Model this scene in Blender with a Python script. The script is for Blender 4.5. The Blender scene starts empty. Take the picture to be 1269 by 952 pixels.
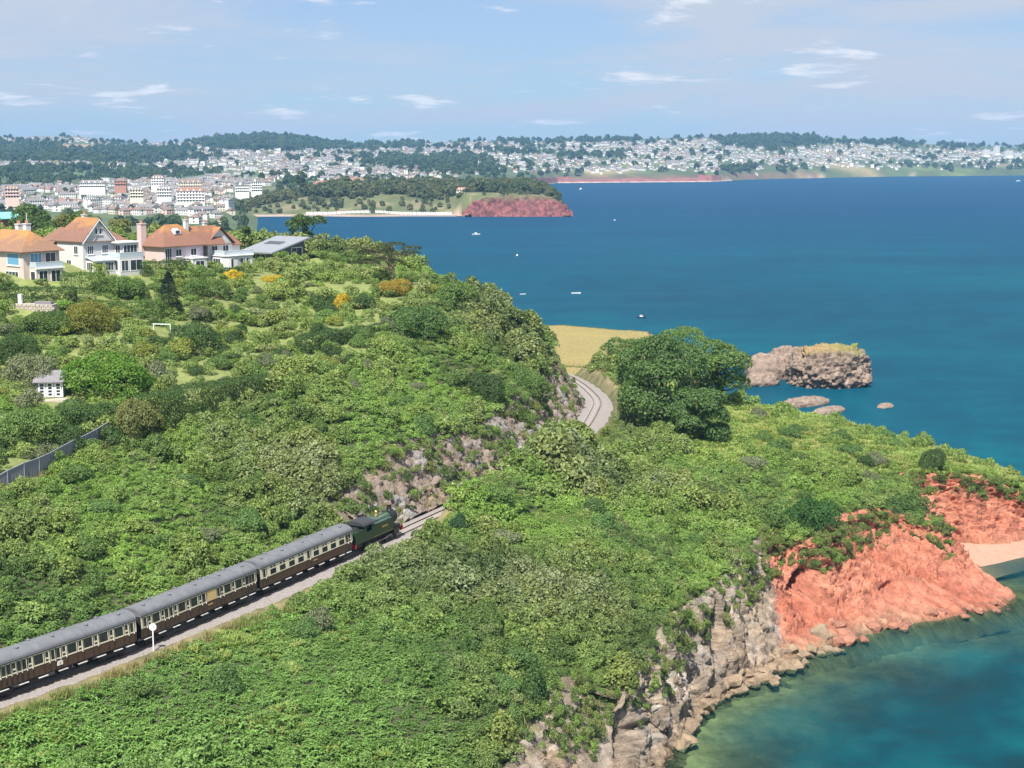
import bpy, bmesh, math, random
import numpy as np
from mathutils import Vector, Matrix

random.seed(7)
RNG = np.random.default_rng(11)
SC = bpy.context.scene
COL = SC.collection

# ------------------------------------------------------------------ camera
CAM_H = 68.0                      # metres above the sea
F_PX = 1900.0                     # focal length in pixels of a 1269 px wide frame
PITCH = math.atan(284.0 / F_PX)
cam_data = bpy.data.cameras.new("camera")
cam_data.sensor_width = 36.0
cam_data.lens = F_PX / 1269.0 * 36.0
cam_data.clip_start = 1.0
cam_data.clip_end = 30000.0
cam = bpy.data.objects.new("camera", cam_data)
COL.objects.link(cam)
cam.location = (0.0, 0.0, CAM_H)
cam.rotation_euler = (math.radians(90.0) - PITCH, 0.0, 0.0)
SC.camera = cam

# ------------------------------------------------------------------ sun, sky, exposure
SUN_EL = math.radians(54.0)
SUN_AZ = Vector((-0.25, -0.968, 0.0)).normalized()      # horizontal direction towards the sun
sun_data = bpy.data.lights.new("sun", 'SUN')
sun_data.energy = 5.0
sun_data.angle = math.radians(0.5)
sun_data.color = (1.0, 0.955, 0.88)
sun = bpy.data.objects.new("sun", sun_data)
COL.objects.link(sun)
sdir = Vector((SUN_AZ.x * math.cos(SUN_EL), SUN_AZ.y * math.cos(SUN_EL), math.sin(SUN_EL)))
sun.rotation_euler = (-sdir).to_track_quat('-Z', 'Y').to_euler()
sun.location = (-100, -160, 300)

world = bpy.data.worlds.new("World")
SC.world = world
world.use_nodes = True
wn, wl = world.node_tree.nodes, world.node_tree.links
wn.clear()
w_out = wn.new('ShaderNodeOutputWorld')
w_bg = wn.new('ShaderNodeBackground')
w_bg.inputs['Strength'].default_value = 0.087
w_sky = wn.new('ShaderNodeTexSky')
w_sky.sky_type = 'NISHITA'
w_sky.sun_disc = False
w_sky.sun_elevation = SUN_EL
w_sky.sun_rotation = math.atan2(SUN_AZ.x, SUN_AZ.y)
w_sky.altitude = 60.0
w_sky.air_density = 1.0
w_sky.dust_density = 0.25
w_sky.ozone_density = 2.5
# thin veil of high cloud and a few small puffs, as a function of direction over a cloud layer
w_tc = wn.new('ShaderNodeTexCoord')
w_sep = wn.new('ShaderNodeSeparateXYZ')
wl.new(w_tc.outputs['Generated'], w_sep.inputs[0])
def wmath(op, a, b=None, c=None):
    n = wn.new('ShaderNodeMath'); n.operation = op
    for i, v in enumerate((a, b, c)):
        if v is None: continue
        if isinstance(v, (int, float)): n.inputs[i].default_value = v
        else: wl.new(v, n.inputs[i])
    return n.outputs[0]
w_zc = wmath('ADD', wmath('MAXIMUM', w_sep.outputs['Z'], 0.0), 0.11)
w_cx = wmath('DIVIDE', w_sep.outputs['X'], w_zc)
w_cy = wmath('DIVIDE', w_sep.outputs['Y'], w_zc)
w_comb = wn.new('ShaderNodeCombineXYZ')
wl.new(w_cx, w_comb.inputs[0]); wl.new(w_cy, w_comb.inputs[1])
def wnoise(scale, detail, rough, dist=0.0, seed=0.0):
    m = wn.new('ShaderNodeMapping'); m.inputs['Location'].default_value = (seed, seed * 1.7, seed * 0.3)
    wl.new(w_comb.outputs[0], m.inputs[0])
    n = wn.new('ShaderNodeTexNoise')
    n.inputs['Scale'].default_value = scale; n.inputs['Detail'].default_value = detail
    n.inputs['Roughness'].default_value = rough; n.inputs['Distortion'].default_value = dist
    wl.new(m.outputs[0], n.inputs['Vector'])
    return n.outputs['Fac']
def wramp(v, a, b, lo, hi):
    n = wn.new('ShaderNodeMapRange'); n.interpolation_type = 'SMOOTHSTEP'
    n.inputs['From Min'].default_value = a; n.inputs['From Max'].default_value = b
    n.inputs['To Min'].default_value = lo; n.inputs['To Max'].default_value = hi
    wl.new(v, n.inputs['Value'])
    return n.outputs['Result']
veil = wramp(wnoise(0.55, 8, 0.62, 0.6, 3.0), 0.38, 0.60, 0.42, 0.98)
puff = wramp(wnoise(2.3, 9, 0.60, 0.2, 9.4), 0.57, 0.69, 0.0, 0.95)
w_mix1 = wn.new('ShaderNodeMix'); w_mix1.data_type = 'RGBA'
wl.new(veil, w_mix1.inputs['Factor']); w_tint = wn.new('ShaderNodeMix'); w_tint.data_type = 'RGBA'; w_tint.blend_type = 'MULTIPLY'; w_tint.inputs['Factor'].default_value = 1.0
wl.new(w_sky.outputs[0], w_tint.inputs['A']); w_tint.inputs['B'].default_value = (0.42, 0.60, 0.86, 1)
wl.new(w_tint.outputs['Result'], w_mix1.inputs['A'])
w_mix1.inputs['B'].default_value = (4.25, 4.65, 5.4, 1)
w_mix2 = wn.new('ShaderNodeMix'); w_mix2.data_type = 'RGBA'
wl.new(puff, w_mix2.inputs['Factor']); wl.new(w_mix1.outputs['Result'], w_mix2.inputs['A'])
w_mix2.inputs['B'].default_value = (6.2, 6.4, 6.9, 1)
wl.new(w_mix2.outputs['Result'], w_bg.inputs['Color'])
wl.new(w_bg.outputs[0], w_out.inputs['Surface'])

SC.view_settings.view_transform = 'Standard'
SC.view_settings.look = 'None'
SC.view_settings.exposure = 0.7
SC.view_settings.gamma = 1.0
SC.view_settings.use_curve_mapping = False
SC.cycles.max_bounces = 6
SC.cycles.diffuse_bounces = 2
SC.cycles.glossy_bounces = 2
SC.cycles.transmission_bounces = 2
SC.cycles.transparent_max_bounces = 6
SC.cycles.volume_bounces = 0
SC.cycles.use_denoising = True

# ------------------------------------------------------------------ geometry of the view (pixel -> place)
SP, CP = math.sin(PITCH), math.cos(PITCH)
def ray(px, py):
    u, v = px - 634.5, py - 476.0
    return u, F_PX * CP - v * SP, F_PX * SP + v * CP          # right, forward, down
def at(px, py, z=None, d=None):
    r, f, dn = ray(px, py)
    k = d / f if d is not None else (CAM_H - z) / dn
    return (r * k, f * k, CAM_H - dn * k)
def to_px(x, y, z):
    x, y, z = np.asarray(x, float), np.asarray(y, float), np.asarray(z, float)
    dn = CAM_H - z
    dep = y * CP + dn * SP
    return 634.5 + F_PX * x / dep, 476.0 + F_PX * (dn * CP - y * SP) / dep

# ------------------------------------------------------------------ noise
_P = np.random.default_rng(5).permutation(512).astype(np.int64)
_G = np.random.default_rng(6).normal(size=(512, 3)); _G /= np.linalg.norm(_G, axis=1)[:, None]
def pnoise(p):
    p = np.asarray(p, float)
    i = np.floor(p).astype(np.int64); f = p - i
    w = f * f * f * (f * (f * 6 - 15) + 10)
    out = np.zeros(len(p))
    for dx in (0, 1):
        for dy in (0, 1):
            for dz in (0, 1):
                h = _P[(i[:, 0] + dx) & 511]
                h = _P[(h + i[:, 1] + dy) & 511]
                h = _P[(h + i[:, 2] + dz) & 511]
                g = _G[h]
                d = ((f - (dx, dy, dz)) * g).sum(1)
                wt = (w[:, 0] if dx else 1 - w[:, 0]) * (w[:, 1] if dy else 1 - w[:, 1]) * (w[:, 2] if dz else 1 - w[:, 2])
                out += d * wt
    return out
def fbm(p, octaves=4, gain=0.5, lac=2.03):
    p = np.asarray(p, float); a, s, t = 1.0, np.zeros(len(p)), 0.0
    for k in range(octaves):
        s += a * pnoise(p + 17.3 * k); t += a; a *= gain; p = p * lac
    return s / t * 1.6
def ridged(p, octaves=4, gain=0.5):
    p = np.asarray(p, float); a, s, t = 1.0, np.zeros(len(p)), 0.0
    for k in range(octaves):
        s += a * (1 - 2.2 * np.abs(pnoise(p + 9.1 * k))); t += a; a *= gain; p = p * 2.05
    return s / t
def worley(P):
    """distance to nearest and second nearest cell point, and a random value per cell"""
    P = np.asarray(P, float); i = np.floor(P).astype(np.int64); f1 = np.full(len(P), 9.0); f2 = f1.copy(); rid = np.zeros(len(P))
    for dx in (-1, 0, 1):
        for dy in (-1, 0, 1):
            for dz in (-1, 0, 1):
                h = _P[(i[:, 0] + dx) & 511]; h = _P[(h + i[:, 1] + dy) & 511]; h = _P[(h + i[:, 2] + dz) & 511]
                c = i + (dx, dy, dz) + 0.5 + 0.46 * _G[h]
                d = np.sqrt(((P - c) ** 2).sum(1)); k = d < f1
                f2 = np.where(k, f1, np.minimum(f2, d)); rid = np.where(k, h / 511.0, rid); f1 = np.where(k, d, f1)
    return f1, f2, rid
def blocks(P, sc, gap=0.10):
    """broken rock: every block stands proud by its own amount, joints recessed"""
    f1, f2, r = worley(P / sc); j = np.clip((f2 - f1) / gap, 0, 1)
    return (r - 0.5) + 0.12 * (0.6 - f1) - 0.6 * (1 - j), r
def n2(x, y, sc, octaves=4, seed=0.0):
    x = np.asarray(x, float).ravel(); y = np.asarray(y, float).ravel()
    return fbm(np.stack([x / sc + seed, y / sc + seed * 0.37, np.full_like(x, seed * 1.13 + 0.5)], 1), octaves)

# ------------------------------------------------------------------ mesh and object helpers
def tag(o, label=None, cat=None, group=None, kind=None):
    if label: o['label'] = label
    if cat: o['category'] = cat
    if group: o['group'] = group
    if kind: o['kind'] = kind
    return o
def empty(name, loc=(0, 0, 0), rz=0.0):
    o = bpy.data.objects.new(name, None); COL.objects.link(o)
    o.location = loc; o.rotation_euler = (0, 0, rz); o.empty_display_size = 0.5
    return o
def link(name, me, mat=None, parent=None, loc=None, rz=None):
    o = bpy.data.objects.new(name, me); COL.objects.link(o)
    if mat is not None:
        for m in (mat if isinstance(mat, (list, tuple)) else [mat]): me.materials.append(m)
    if parent is not None: o.parent = parent
    if loc is not None: o.location = loc
    if rz is not None: o.rotation_euler = (0, 0, rz)
    return o
def mesh_np(name, v, f, smooth=False):
    """v (n,3); f (m,k) with a constant number of corners"""
    me = bpy.data.meshes.new(name)
    v = np.asarray(v, np.float32); f = np.asarray(f, np.int32)
    me.vertices.add(len(v)); me.vertices.foreach_set('co', v.ravel())
    k = f.shape[1]
    me.loops.add(f.size); me.loops.foreach_set('vertex_index', f.ravel())
    me.polygons.add(len(f))
    me.polygons.foreach_set('loop_start', np.arange(0, f.size, k, dtype=np.int32))
    me.polygons.foreach_set('loop_total', np.full(len(f), k, np.int32))
    if smooth: me.polygons.foreach_set('use_smooth', np.ones(len(f), bool))
    me.update(calc_edges=True); me.validate()
    return me
def grid_faces(ny, nx):
    i = np.arange(ny * nx).reshape(ny, nx)
    return np.stack([i[:-1, :-1], i[:-1, 1:], i[1:, 1:], i[1:, :-1]], -1).reshape(-1, 4)
def color_attr(me, name, col):
    a = me.color_attributes.new(name, 'FLOAT_COLOR', 'POINT')
    c = np.ones((len(me.vertices), 4), np.float32); c[:, :3] = col
    a.data.foreach_set('color', c.ravel())
def float_attr(me, name, val):
    a = me.attributes.new(name, 'FLOAT', 'POINT'); a.data.foreach_set('value', np.asarray(val, np.float32))

class MB:
    """collects boxes, prisms and tubes; build() links them as one mesh object"""
    def __init__(s): s.v = []; s.f = []
    def add(s, vs, fs):
        b = len(s.v); s.v += [tuple(p) for p in vs]; s.f += [tuple(b + i for i in q) for q in fs]; return s
    def box(s, x0, x1, y0, y1, z0, z1):
        return s.add([(x0, y0, z0), (x1, y0, z0), (x1, y1, z0), (x0, y1, z0), (x0, y0, z1), (x1, y0, z1), (x1, y1, z1), (x0, y1, z1)],
                     [(0, 3, 2, 1), (4, 5, 6, 7), (0, 1, 5, 4), (1, 2, 6, 5), (2, 3, 7, 6), (3, 0, 4, 7)])
    def prism(s, prof, x0, x1, axis='x'):
        """prof: list of (a,b) counter-clockwise seen from +axis; extruded along axis"""
        n = len(prof)
        def P(t, a, b): return (t, a, b) if axis == 'x' else ((a, t, b) if axis == 'y' else (a, b, t))
        vs = [P(x0, a, b) for a, b in prof] + [P(x1, a, b) for a, b in prof]
        fs = [(i, (i + 1) % n, n + (i + 1) % n, n + i) for i in range(n)]
        return s.add(vs, fs + [tuple(range(n - 1, -1, -1)), tuple(range(n, 2 * n))])
    def lathe(s, prof, c=(0, 0, 0), n=16, axis='z'):
        """prof: list of (radius, t) along the axis"""
        vs = []
        for r, t in prof:
            for k in range(n):
                a = 2 * math.pi * k / n; p, q = r * math.cos(a), r * math.sin(a)
                w = (p, q, t) if axis == 'z' else ((t, p, q) if axis == 'x' else (q, t, p))
                vs.append((c[0] + w[0], c[1] + w[1], c[2] + w[2]))
        fs = [(i * n + k, i * n + (k + 1) % n, (i + 1) * n + (k + 1) % n, (i + 1) * n + k) for i in range(len(prof) - 1) for k in range(n)]
        fs += [tuple(range(n - 1, -1, -1)), tuple((len(prof) - 1) * n + k for k in range(n))]
        return s.add(vs, fs)
    def tube(s, pts, rad, n=7):
        pts = [Vector(p) for p in pts]; m = len(pts)
        if not isinstance(rad, (list, tuple)): rad = [rad] * m
        vs = []
        for i, p in enumerate(pts):
            t = (pts[min(i + 1, m - 1)] - pts[max(i - 1, 0)]).normalized()
            a = t.orthogonal().normalized() if abs(t.z) > 0.9 else t.cross(Vector((0, 0, 1))).normalized()
            b = t.cross(a)
            for k in range(n):
                q = 2 * math.pi * k / n
                vs.append(p + (a * math.cos(q) + b * math.sin(q)) * rad[i])
        fs = [(i * n + k, i * n + (k + 1) % n, (i + 1) * n + (k + 1) % n, (i + 1) * n + k) for i in range(m - 1) for k in range(n)]
        fs += [tuple(range(n - 1, -1, -1)), tuple((m - 1) * n + k for k in range(n))]
        return s.add(vs, fs)
    def mesh(s, name, smooth=False):
        me = bpy.data.meshes.new(name); me.from_pydata(s.v, [], s.f)
        if smooth: me.polygons.foreach_set('use_smooth', [True] * len(me.polygons))
        me.update(); return me
    def build(s, name, mat, parent=None, smooth=False, **k):
        return link(name, s.mesh(name, smooth), mat, parent, **k)

# ------------------------------------------------------------------ materials
def new_mat(name):
    m = bpy.data.materials.new(name); m.use_nodes = True
    nt = m.node_tree; bs = nt.nodes['Principled BSDF']
    return m, nt, bs
def N(nt, t, **kw):
    n = nt.nodes.new(t)
    for k, v in kw.items(): setattr(n, k, v)
    return n
def noise_node(nt, scale, detail=4, rough=0.55, coord='Object', dist=0.0):
    tc = N(nt, 'ShaderNodeTexCoord'); n = N(nt, 'ShaderNodeTexNoise')
    n.inputs['Scale'].default_value = scale; n.inputs['Detail'].default_value = detail
    n.inputs['Roughness'].default_value = rough; n.inputs['Distortion'].default_value = dist
    nt.links.new(tc.outputs[coord], n.inputs['Vector'])
    return n
def ramp_node(nt, fac, stops):
    r = N(nt, 'ShaderNodeValToRGB'); e = r.color_ramp.elements
    while len(e) < len(stops): e.new(0.5)
    for i, (p, c) in enumerate(stops):
        e[i].position = p; e[i].color = (*c, 1)
    nt.links.new(fac, r.inputs['Fac']); return r
def mixc(nt, fac, a, b, mode='MIX'):
    m = N(nt, 'ShaderNodeMix', data_type='RGBA', blend_type=mode)
    for s, v in (('Factor', fac), ('A', a), ('B', b)):
        if isinstance(v, (int, float)): m.inputs[s].default_value = v
        elif isinstance(v, tuple): m.inputs[s].default_value = (*v, 1)
        else: nt.links.new(v, m.inputs[s])
    return m.outputs['Result']
def bump(nt, bs, h, strength=0.4, dist=0.1):
    b = N(nt, 'ShaderNodeBump'); b.inputs['Strength'].default_value = strength; b.inputs['Distance'].default_value = dist
    nt.links.new(h, b.inputs['Height']); nt.links.new(b.outputs[0], bs.inputs['Normal'])
def plain(name, col, rough=0.6, metal=0.0, var=0.12, scale=3.0, bmp=0.0):
    m, nt, bs = new_mat(name)
    bs.inputs['Roughness'].default_value = rough; bs.inputs['Metallic'].default_value = metal
    n = noise_node(nt, scale, 5, 0.6)
    lo = tuple(c * (1 - var) for c in col); hi = tuple(min(1, c * (1 + var)) for c in col)
    r = ramp_node(nt, n.outputs['Fac'], [(0.3, lo), (0.7, hi)])
    nt.links.new(r.outputs[0], bs.inputs['Base Color'])
    if bmp: bump(nt, bs, n.outputs['Fac'], bmp, 0.05)
    return m
def foliage_mat(name, source):
    """leaf material: 'INSTANCER' reads the scattered point's tint, 'OBJECT' the object's own colour"""
    m, nt, bs = new_mat(name)
    if source == 'INSTANCER':
        a = N(nt, 'ShaderNodeAttribute', attribute_type='INSTANCER', attribute_name='tint'); col = a.outputs['Color']
    else:
        a = N(nt, 'ShaderNodeObjectInfo'); col = a.outputs['Color']
    lv = N(nt, 'ShaderNodeAttribute', attribute_type='GEOMETRY', attribute_name='lv')
    mr = N(nt, 'ShaderNodeMapRange'); mr.inputs['To Min'].default_value = 0.62; mr.inputs['To Max'].default_value = 1.4
    nt.links.new(lv.outputs['Fac'], mr.inputs['Value'])
    vm = N(nt, 'ShaderNodeVectorMath', operation='SCALE')
    nt.links.new(col, vm.inputs[0]); nt.links.new(mr.outputs[0], vm.inputs['Scale'])
    bs.inputs['Roughness'].default_value = 0.55
    bs.inputs['Specular IOR Level'].default_value = 0.3
    nt.links.new(vm.outputs[0], bs.inputs['Base Color'])
    tr = N(nt, 'ShaderNodeBsdfTranslucent')
    warm = mixc(nt, 1.0, vm.outputs[0], (1.15, 1.25, 0.6), 'MULTIPLY')
    nt.links.new(warm, tr.inputs['Color'])
    mx = N(nt, 'ShaderNodeMixShader'); mx.inputs[0].default_value = 0.36
    nt.links.new(bs.outputs[0], mx.inputs[1]); nt.links.new(tr.outputs[0], mx.inputs[2])
    nt.links.new(mx.outputs[0], nt.nodes['Material Output'].inputs['Surface'])
    return m
M_LEAF_I = foliage_mat('scattered_leaf', 'INSTANCER')
M_LEAF_O = foliage_mat('bush_leaf', 'OBJECT')
M_BARK = plain('bark', (0.13, 0.10, 0.07), 0.9, 0, 0.35, 6, 0.6)
# ================================================================== railway line (world metres)
TRACK_PTS = [(-84, 94, 18.2), (-63, 118, 18.1), (-48.6, 136.2, 18.05), (-39.3, 151.0, 18.0), (-21.1, 187.8, 18.0), (-12.5, 206.5, 17.9), (1.0, 240, 17.3),
             (11.0, 275, 16.7), (16.6, 308, 16.1), (18.0, 332, 15.8), (12.3, 370, 15.2), (-3, 405, 14.8), (-26, 436, 14.4)]
def catmull(pts, n=24):
    p = np.asarray(pts, float); p = np.vstack([2 * p[0] - p[1], p, 2 * p[-1] - p[-2]]); out = []
    for i in range(1, len(p) - 2):
        t = np.linspace(0, 1, n, endpoint=False)[:, None]
        a, b, c, d = p[i - 1], p[i], p[i + 1], p[i + 2]
        out.append(0.5 * ((2 * b) + (c - a) * t + (2 * a - 5 * b + 4 * c - d) * t ** 2 + (3 * b - a - 3 * c + d) * t ** 3))
    out.append(p[-2][None])
    return np.vstack(out)
TRK = catmull(TRACK_PTS)
TRK_S = np.concatenate([[0], np.cumsum(np.linalg.norm(np.diff(TRK[:, :2], axis=0), axis=1))])
def trk(s):
    s = np.atleast_1d(np.asarray(s, float))
    p = np.stack([np.interp(s, TRK_S, TRK[:, k]) for k in range(3)], 1)
    q = np.stack([np.interp(s + 0.5, TRK_S, TRK[:, k]) for k in range(2)], 1) - np.stack([np.interp(s - 0.5, TRK_S, TRK[:, k]) for k in range(2)], 1)
    q /= np.linalg.norm(q, axis=1)[:, None]
    return p, q
def seg_dist(x, y, poly, closed=False):
    """distance to a polyline, index+fraction of the nearest place, side (+ = left of travel)"""
    x, y = np.ravel(x), np.ravel(y)
    best = np.full(x.shape, 1e18); pos = np.zeros(x.shape); side = np.zeros(x.shape)
    m = len(poly) if closed else len(poly) - 1
    for i in range(m):
        a, b = poly[i], poly[(i + 1) % len(poly)]
        dx, dy = b[0] - a[0], b[1] - a[1]; L = dx * dx + dy * dy + 1e-12
        t = np.clip(((x - a[0]) * dx + (y - a[1]) * dy) / L, 0, 1)
        ex, ey = x - a[0] - t * dx, y - a[1] - t * dy
        d = ex * ex + ey * ey; k = d < best
        best = np.where(k, d, best); pos = np.where(k, i + t, pos); side = np.where(k, np.sign(dx * ey - dy * ex), side)
    return np.sqrt(best), pos, side
def inside(x, y, poly):
    x, y = np.ravel(x), np.ravel(y); c = np.zeros(x.shape, bool)
    for i in range(len(poly)):
        (x1, y1), (x2, y2) = poly[i][:2], poly[i - 1][:2]
        k = ((y1 > y) != (y2 > y)) & (x < (x2 - x1) * (y - y1) / (y2 - y1 + 1e-12) + x1)
        c ^= k
    return c

# ================================================================== coast: cliff tops and cliff feet
def A(px, py, z): return at(px, py, z=z)
COAST_T = [A(470, 1100, 9.5), A(560, 1030, 9.3), A(640, 930, 9.5), A(700, 836, 11.2), A(770, 858, 8.6), A(806, 810, 10.2), A(828, 762, 11.8), A(885, 728, 12.2),
           A(922, 690, 12.6), A(945, 656, 13.0), A(1000, 672, 10.8), A(1040, 640, 11.5), A(1085, 628, 11.6), A(1130, 640, 10.4), A(1152, 660, 8.6),
           A(1150, 640, 9.5), A(1118, 588, 12.7), A(1180, 588, 12.2), A(1222, 590, 11.6), A(1258, 606, 9.4), A(1310, 622, 7.0),
           (101, 268, 7.5), (91, 284, 10.0), (72, 303, 12.8), (55, 318, 14.0), (46, 336, 14.0), (42, 360, 12.5), (42, 400, 11.0), (46, 460, 9.5),
           (47, 516, 8.5), (20, 536, 9.0), (-40, 545, 10.0), (-110, 548, 11.0), (-190, 548, 12.0)]
COAST_B = [A(690, 1120, 0), A(770, 1040, 0), A(822, 965, 0), A(842, 926, 0), A(848, 912, 0), A(862, 890, 0), A(890, 866, 0), A(930, 846, 0),
           A(970, 824, 0), A(1020, 803, 0), A(1072, 785, 0), A(1120, 772, 0), A(1180, 762, 0), A(1236, 752, 0), A(1250, 738, 0),
           A(1195, 700, 1.2), A(1168, 668, 2.2), A(1225, 668, 2.2), A(1270, 662, 2.0), A(1330, 660, 1.0), A(1390, 650, 0),
           (112, 272, 0), (100, 292, 0), (78, 312, 0), (62, 328, 0), (55, 341, 0), (52, 362, 0), (52, 402, 0), (56, 462, 0),
           (56, 526, 0), (22, 550, 0), (-40, 560, 0), (-110, 563, 0), (-190, 563, 0)]
LAND_POLY = [(p[0], p[1]) for p in COAST_T] + [(-190, 60), (-30, 60)]
CT2 = [(p[0], p[1]) for p in COAST_T]; CB2 = [(p[0], p[1]) for p in COAST_B]
CT_Z = np.array([p[2] for p in COAST_T])

# ================================================================== ground heights: thin plate through surveyed places
SURVEY_D = [  # (pixel column, row, distance) of ground seen in the photograph
    (0, 760, 148), (0, 650, 172), (30, 605, 180), (135, 552, 200), (0, 505, 213), (60, 492, 222), (100, 422, 245), (200, 417, 250),
    (30, 382, 258), (100, 342, 281), (20, 347, 268), (240, 337, 299), (345, 332, 328), (400, 334, 333), (480, 338, 343), (420, 390, 290),
    (300, 424, 262), (300, 484, 232), (200, 524, 211), (400, 484, 228), (500, 424, 270), (560, 404, 285), (600, 378, 305), (540, 358, 330),
    (650, 401, 312), (680, 434, 318), (640, 456, 300), (560, 480, 262), (480, 535, 225), (520, 562, 222), (400, 602, 205), (450, 642, 198),
    (300, 640, 190), (440, 316, 352), (380, 318, 348), (505, 330, 352), (545, 352, 338), (330, 318, 345), (200, 682, 172), (100, 702, 163), (300, 562, 206), (200, 602, 190), (100, 622, 180)]
SURVEY_Z = [  # (pixel column, row, height)
    (0, 952, 17), (200, 952, 15), (400, 952, 12.5), (600, 952, 10.0), (300, 860, 16.3), (500, 860, 14.5), (620, 860, 12.6),
    (400, 762, 17.2), (540, 762, 15.8), (680, 782, 13.6), (780, 742, 13.2), (560, 682, 18.0), (660, 662, 17.8), (780, 652, 16.3), (880, 682, 13.6),
    (610, 604, 19.0), (700, 572, 18.4), (762, 524, 17.4), (766, 494, 16.6), (830, 562, 17.3), (830, 622, 16.6), (900, 602, 15.8), (960, 640, 13.2),
    (1040, 616, 12.6), (1000, 562, 15), (1100, 588, 12.6), (1200, 578, 12.2), (920, 502, 16.8), (1000, 514, 15.3), (1100, 542, 13.3), (870, 542, 17.4)]
SURVEY_W = [(-18, 366, 34), (-8, 395, 15.2), (-60, 398, 33), (-100, 395, 38), (-60, 440, 12), (-115, 450, 26), (-150, 420, 36), (-180, 340, 48), (-150, 300, 47.5),
            (-150, 250, 43), (-150, 190, 34), (-150, 130, 26), (-90, 110, 20), (-110, 150, 26), (31, 296, 18.5), (33, 318, 18.0), (26, 350, 16.0), (13, 383, 15),
            (30, 430, 12.5), (13, 525, 9.0), (43, 505, 8.6), (-40, 500, 10), (-100, 520, 12), (-60, 70, 19), (-20, 90, 12)]
def survey():
    pts = [at(a, b, d=d) for a, b, d in SURVEY_D] + [at(a, b, z=z) for a, b, z in SURVEY_Z] + list(SURVEY_W) + list(COAST_T)
    return np.array(pts)
SV = survey()
def _tps_k(r2): return np.where(r2 > 1e-12, 0.5 * r2 * np.log(np.maximum(r2, 1e-12)), 0)
_sx, _sy = SV[:, 0] / 100, SV[:, 1] / 100
_K = _tps_k((_sx[:, None] - _sx) ** 2 + (_sy[:, None] - _sy) ** 2) + np.eye(len(SV)) * 0.004
_Pm = np.stack([np.ones_like(_sx), _sx, _sy], 1)
_A = np.block([[_K, _Pm], [_Pm.T, np.zeros((3, 3))]])
_W = np.linalg.solve(_A, np.concatenate([SV[:, 2], np.zeros(3)]))
def tps(x, y):
    x, y = np.ravel(x) / 100, np.ravel(y) / 100; out = np.zeros(x.shape)
    for i in range(0, len(x), 20000):
        a, b = x[i:i + 20000], y[i:i + 20000]
        k = _tps_k((a[:, None] - _sx) ** 2 + (b[:, None] - _sy) ** 2)
        out[i:i + 20000] = k @ _W[:-3] + _W[-3] + _W[-2] * a + _W[-1] * b
    return out

GX0, GX1, GY0, GY1, GST = -190.0, 140.0, 70.0, 620.0, 1.0
gx = np.arange(GX0, GX1 + 0.1, GST); gy = np.arange(GY0, GY1 + 0.1, GST)
GXX, GYY = np.meshgrid(gx, gy)
g_dt, g_pos, g_side = seg_dist(GXX, GYY, TRK[::4])           # railway
g_zr = np.interp(g_pos, np.arange(len(TRK[::4])), TRK[::4][:, 2])
g_dc, g_cpos, _ = seg_dist(GXX, GYY, CT2)                    # cliff top
g_in = inside(GXX, GYY, LAND_POLY)
Z = tps(GXX, GYY) + 0.35 * n2(GXX, GYY, 9, 3, 2.0) + 0.9 * n2(GXX, GYY, 30, 2, 5.0)
yy, xx = GYY.ravel(), GXX.ravel()
zform = g_zr - 0.75
left = g_side > 0
rock = np.clip((yy - 196) / 10, 0, 1) * np.clip((352 - yy) / 12, 0, 1)
k_left = 0.52 + 1.15 * rock
bank = np.clip((yy - 197) / 8, 0, 1) * np.clip((262 - yy) / 8, 0, 1)
cut = zform + np.maximum(0, g_dt - np.where(left, 3.4, 3.4 - 0.9 * bank)) * np.where(left, k_left, 1.25 + 0.9 * bank) + np.maximum(0, g_dt - 16) * 2.0
mound = np.clip((yy - 199) / 8, 0, 1) * np.clip((256 - yy) / 10, 0, 1) * np.clip(1.3 - np.abs(g_dt - 6.5) / 5.0, 0, 1) * (~left)
Z = Z + 3.2 * mound
fill = zform - np.maximum(0, g_dt - 4.6) * 0.75
Z = np.minimum(Z, cut)
Z = np.maximum(Z, np.where(g_dt < 14, fill, -99))
ztop = np.interp(g_cpos, np.arange(len(CT_Z)), CT_Z)
seabed = -0.5 - np.minimum(8.0, 0.10 * g_dc) + 0.3 * n2(GXX, GYY, 6, 3, 7.0)
zout = np.maximum(ztop - 1.5 - 9.0 * g_dc, seabed)
Z = np.where(g_in, np.minimum(Z, ztop + 0.9 * g_dc + 1.0), zout).reshape(GXX.shape)
Z = Z - (1.3 * rock * left * np.clip((g_dt - 3.4) / 1.0, 0, 1) * np.clip((10.5 - g_dt) / 1.5, 0, 1)).reshape(GXX.shape)
g_in = g_in.reshape(GXX.shape)
def ground(x, y):
    x = np.clip((np.asarray(x, float) - GX0) / GST, 0, len(gx) - 1.001); y = np.clip((np.asarray(y, float) - GY0) / GST, 0, len(gy) - 1.001)
    i, j = x.astype(int), y.astype(int); a, b = x - i, y - j
    return (Z[j, i] * (1 - a) + Z[j, i + 1] * a) * (1 - b) + (Z[j + 1, i] * (1 - a) + Z[j + 1, i + 1] * a) * b
def on_ground(px, py, d0=100, d1=560):
    """where the sight line through a pixel meets the ground"""
    d = np.linspace(d0, d1, 1400); r, f, dn = ray(px, py)
    x, y, z = r / f * d, d, CAM_H - dn / f * d
    h = ground(x, y); k = np.argmax(z <= h)
    if z[k] > h[k]: k = len(d) - 1
    return float(x[k]), float(y[k]), float(h[k])

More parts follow.
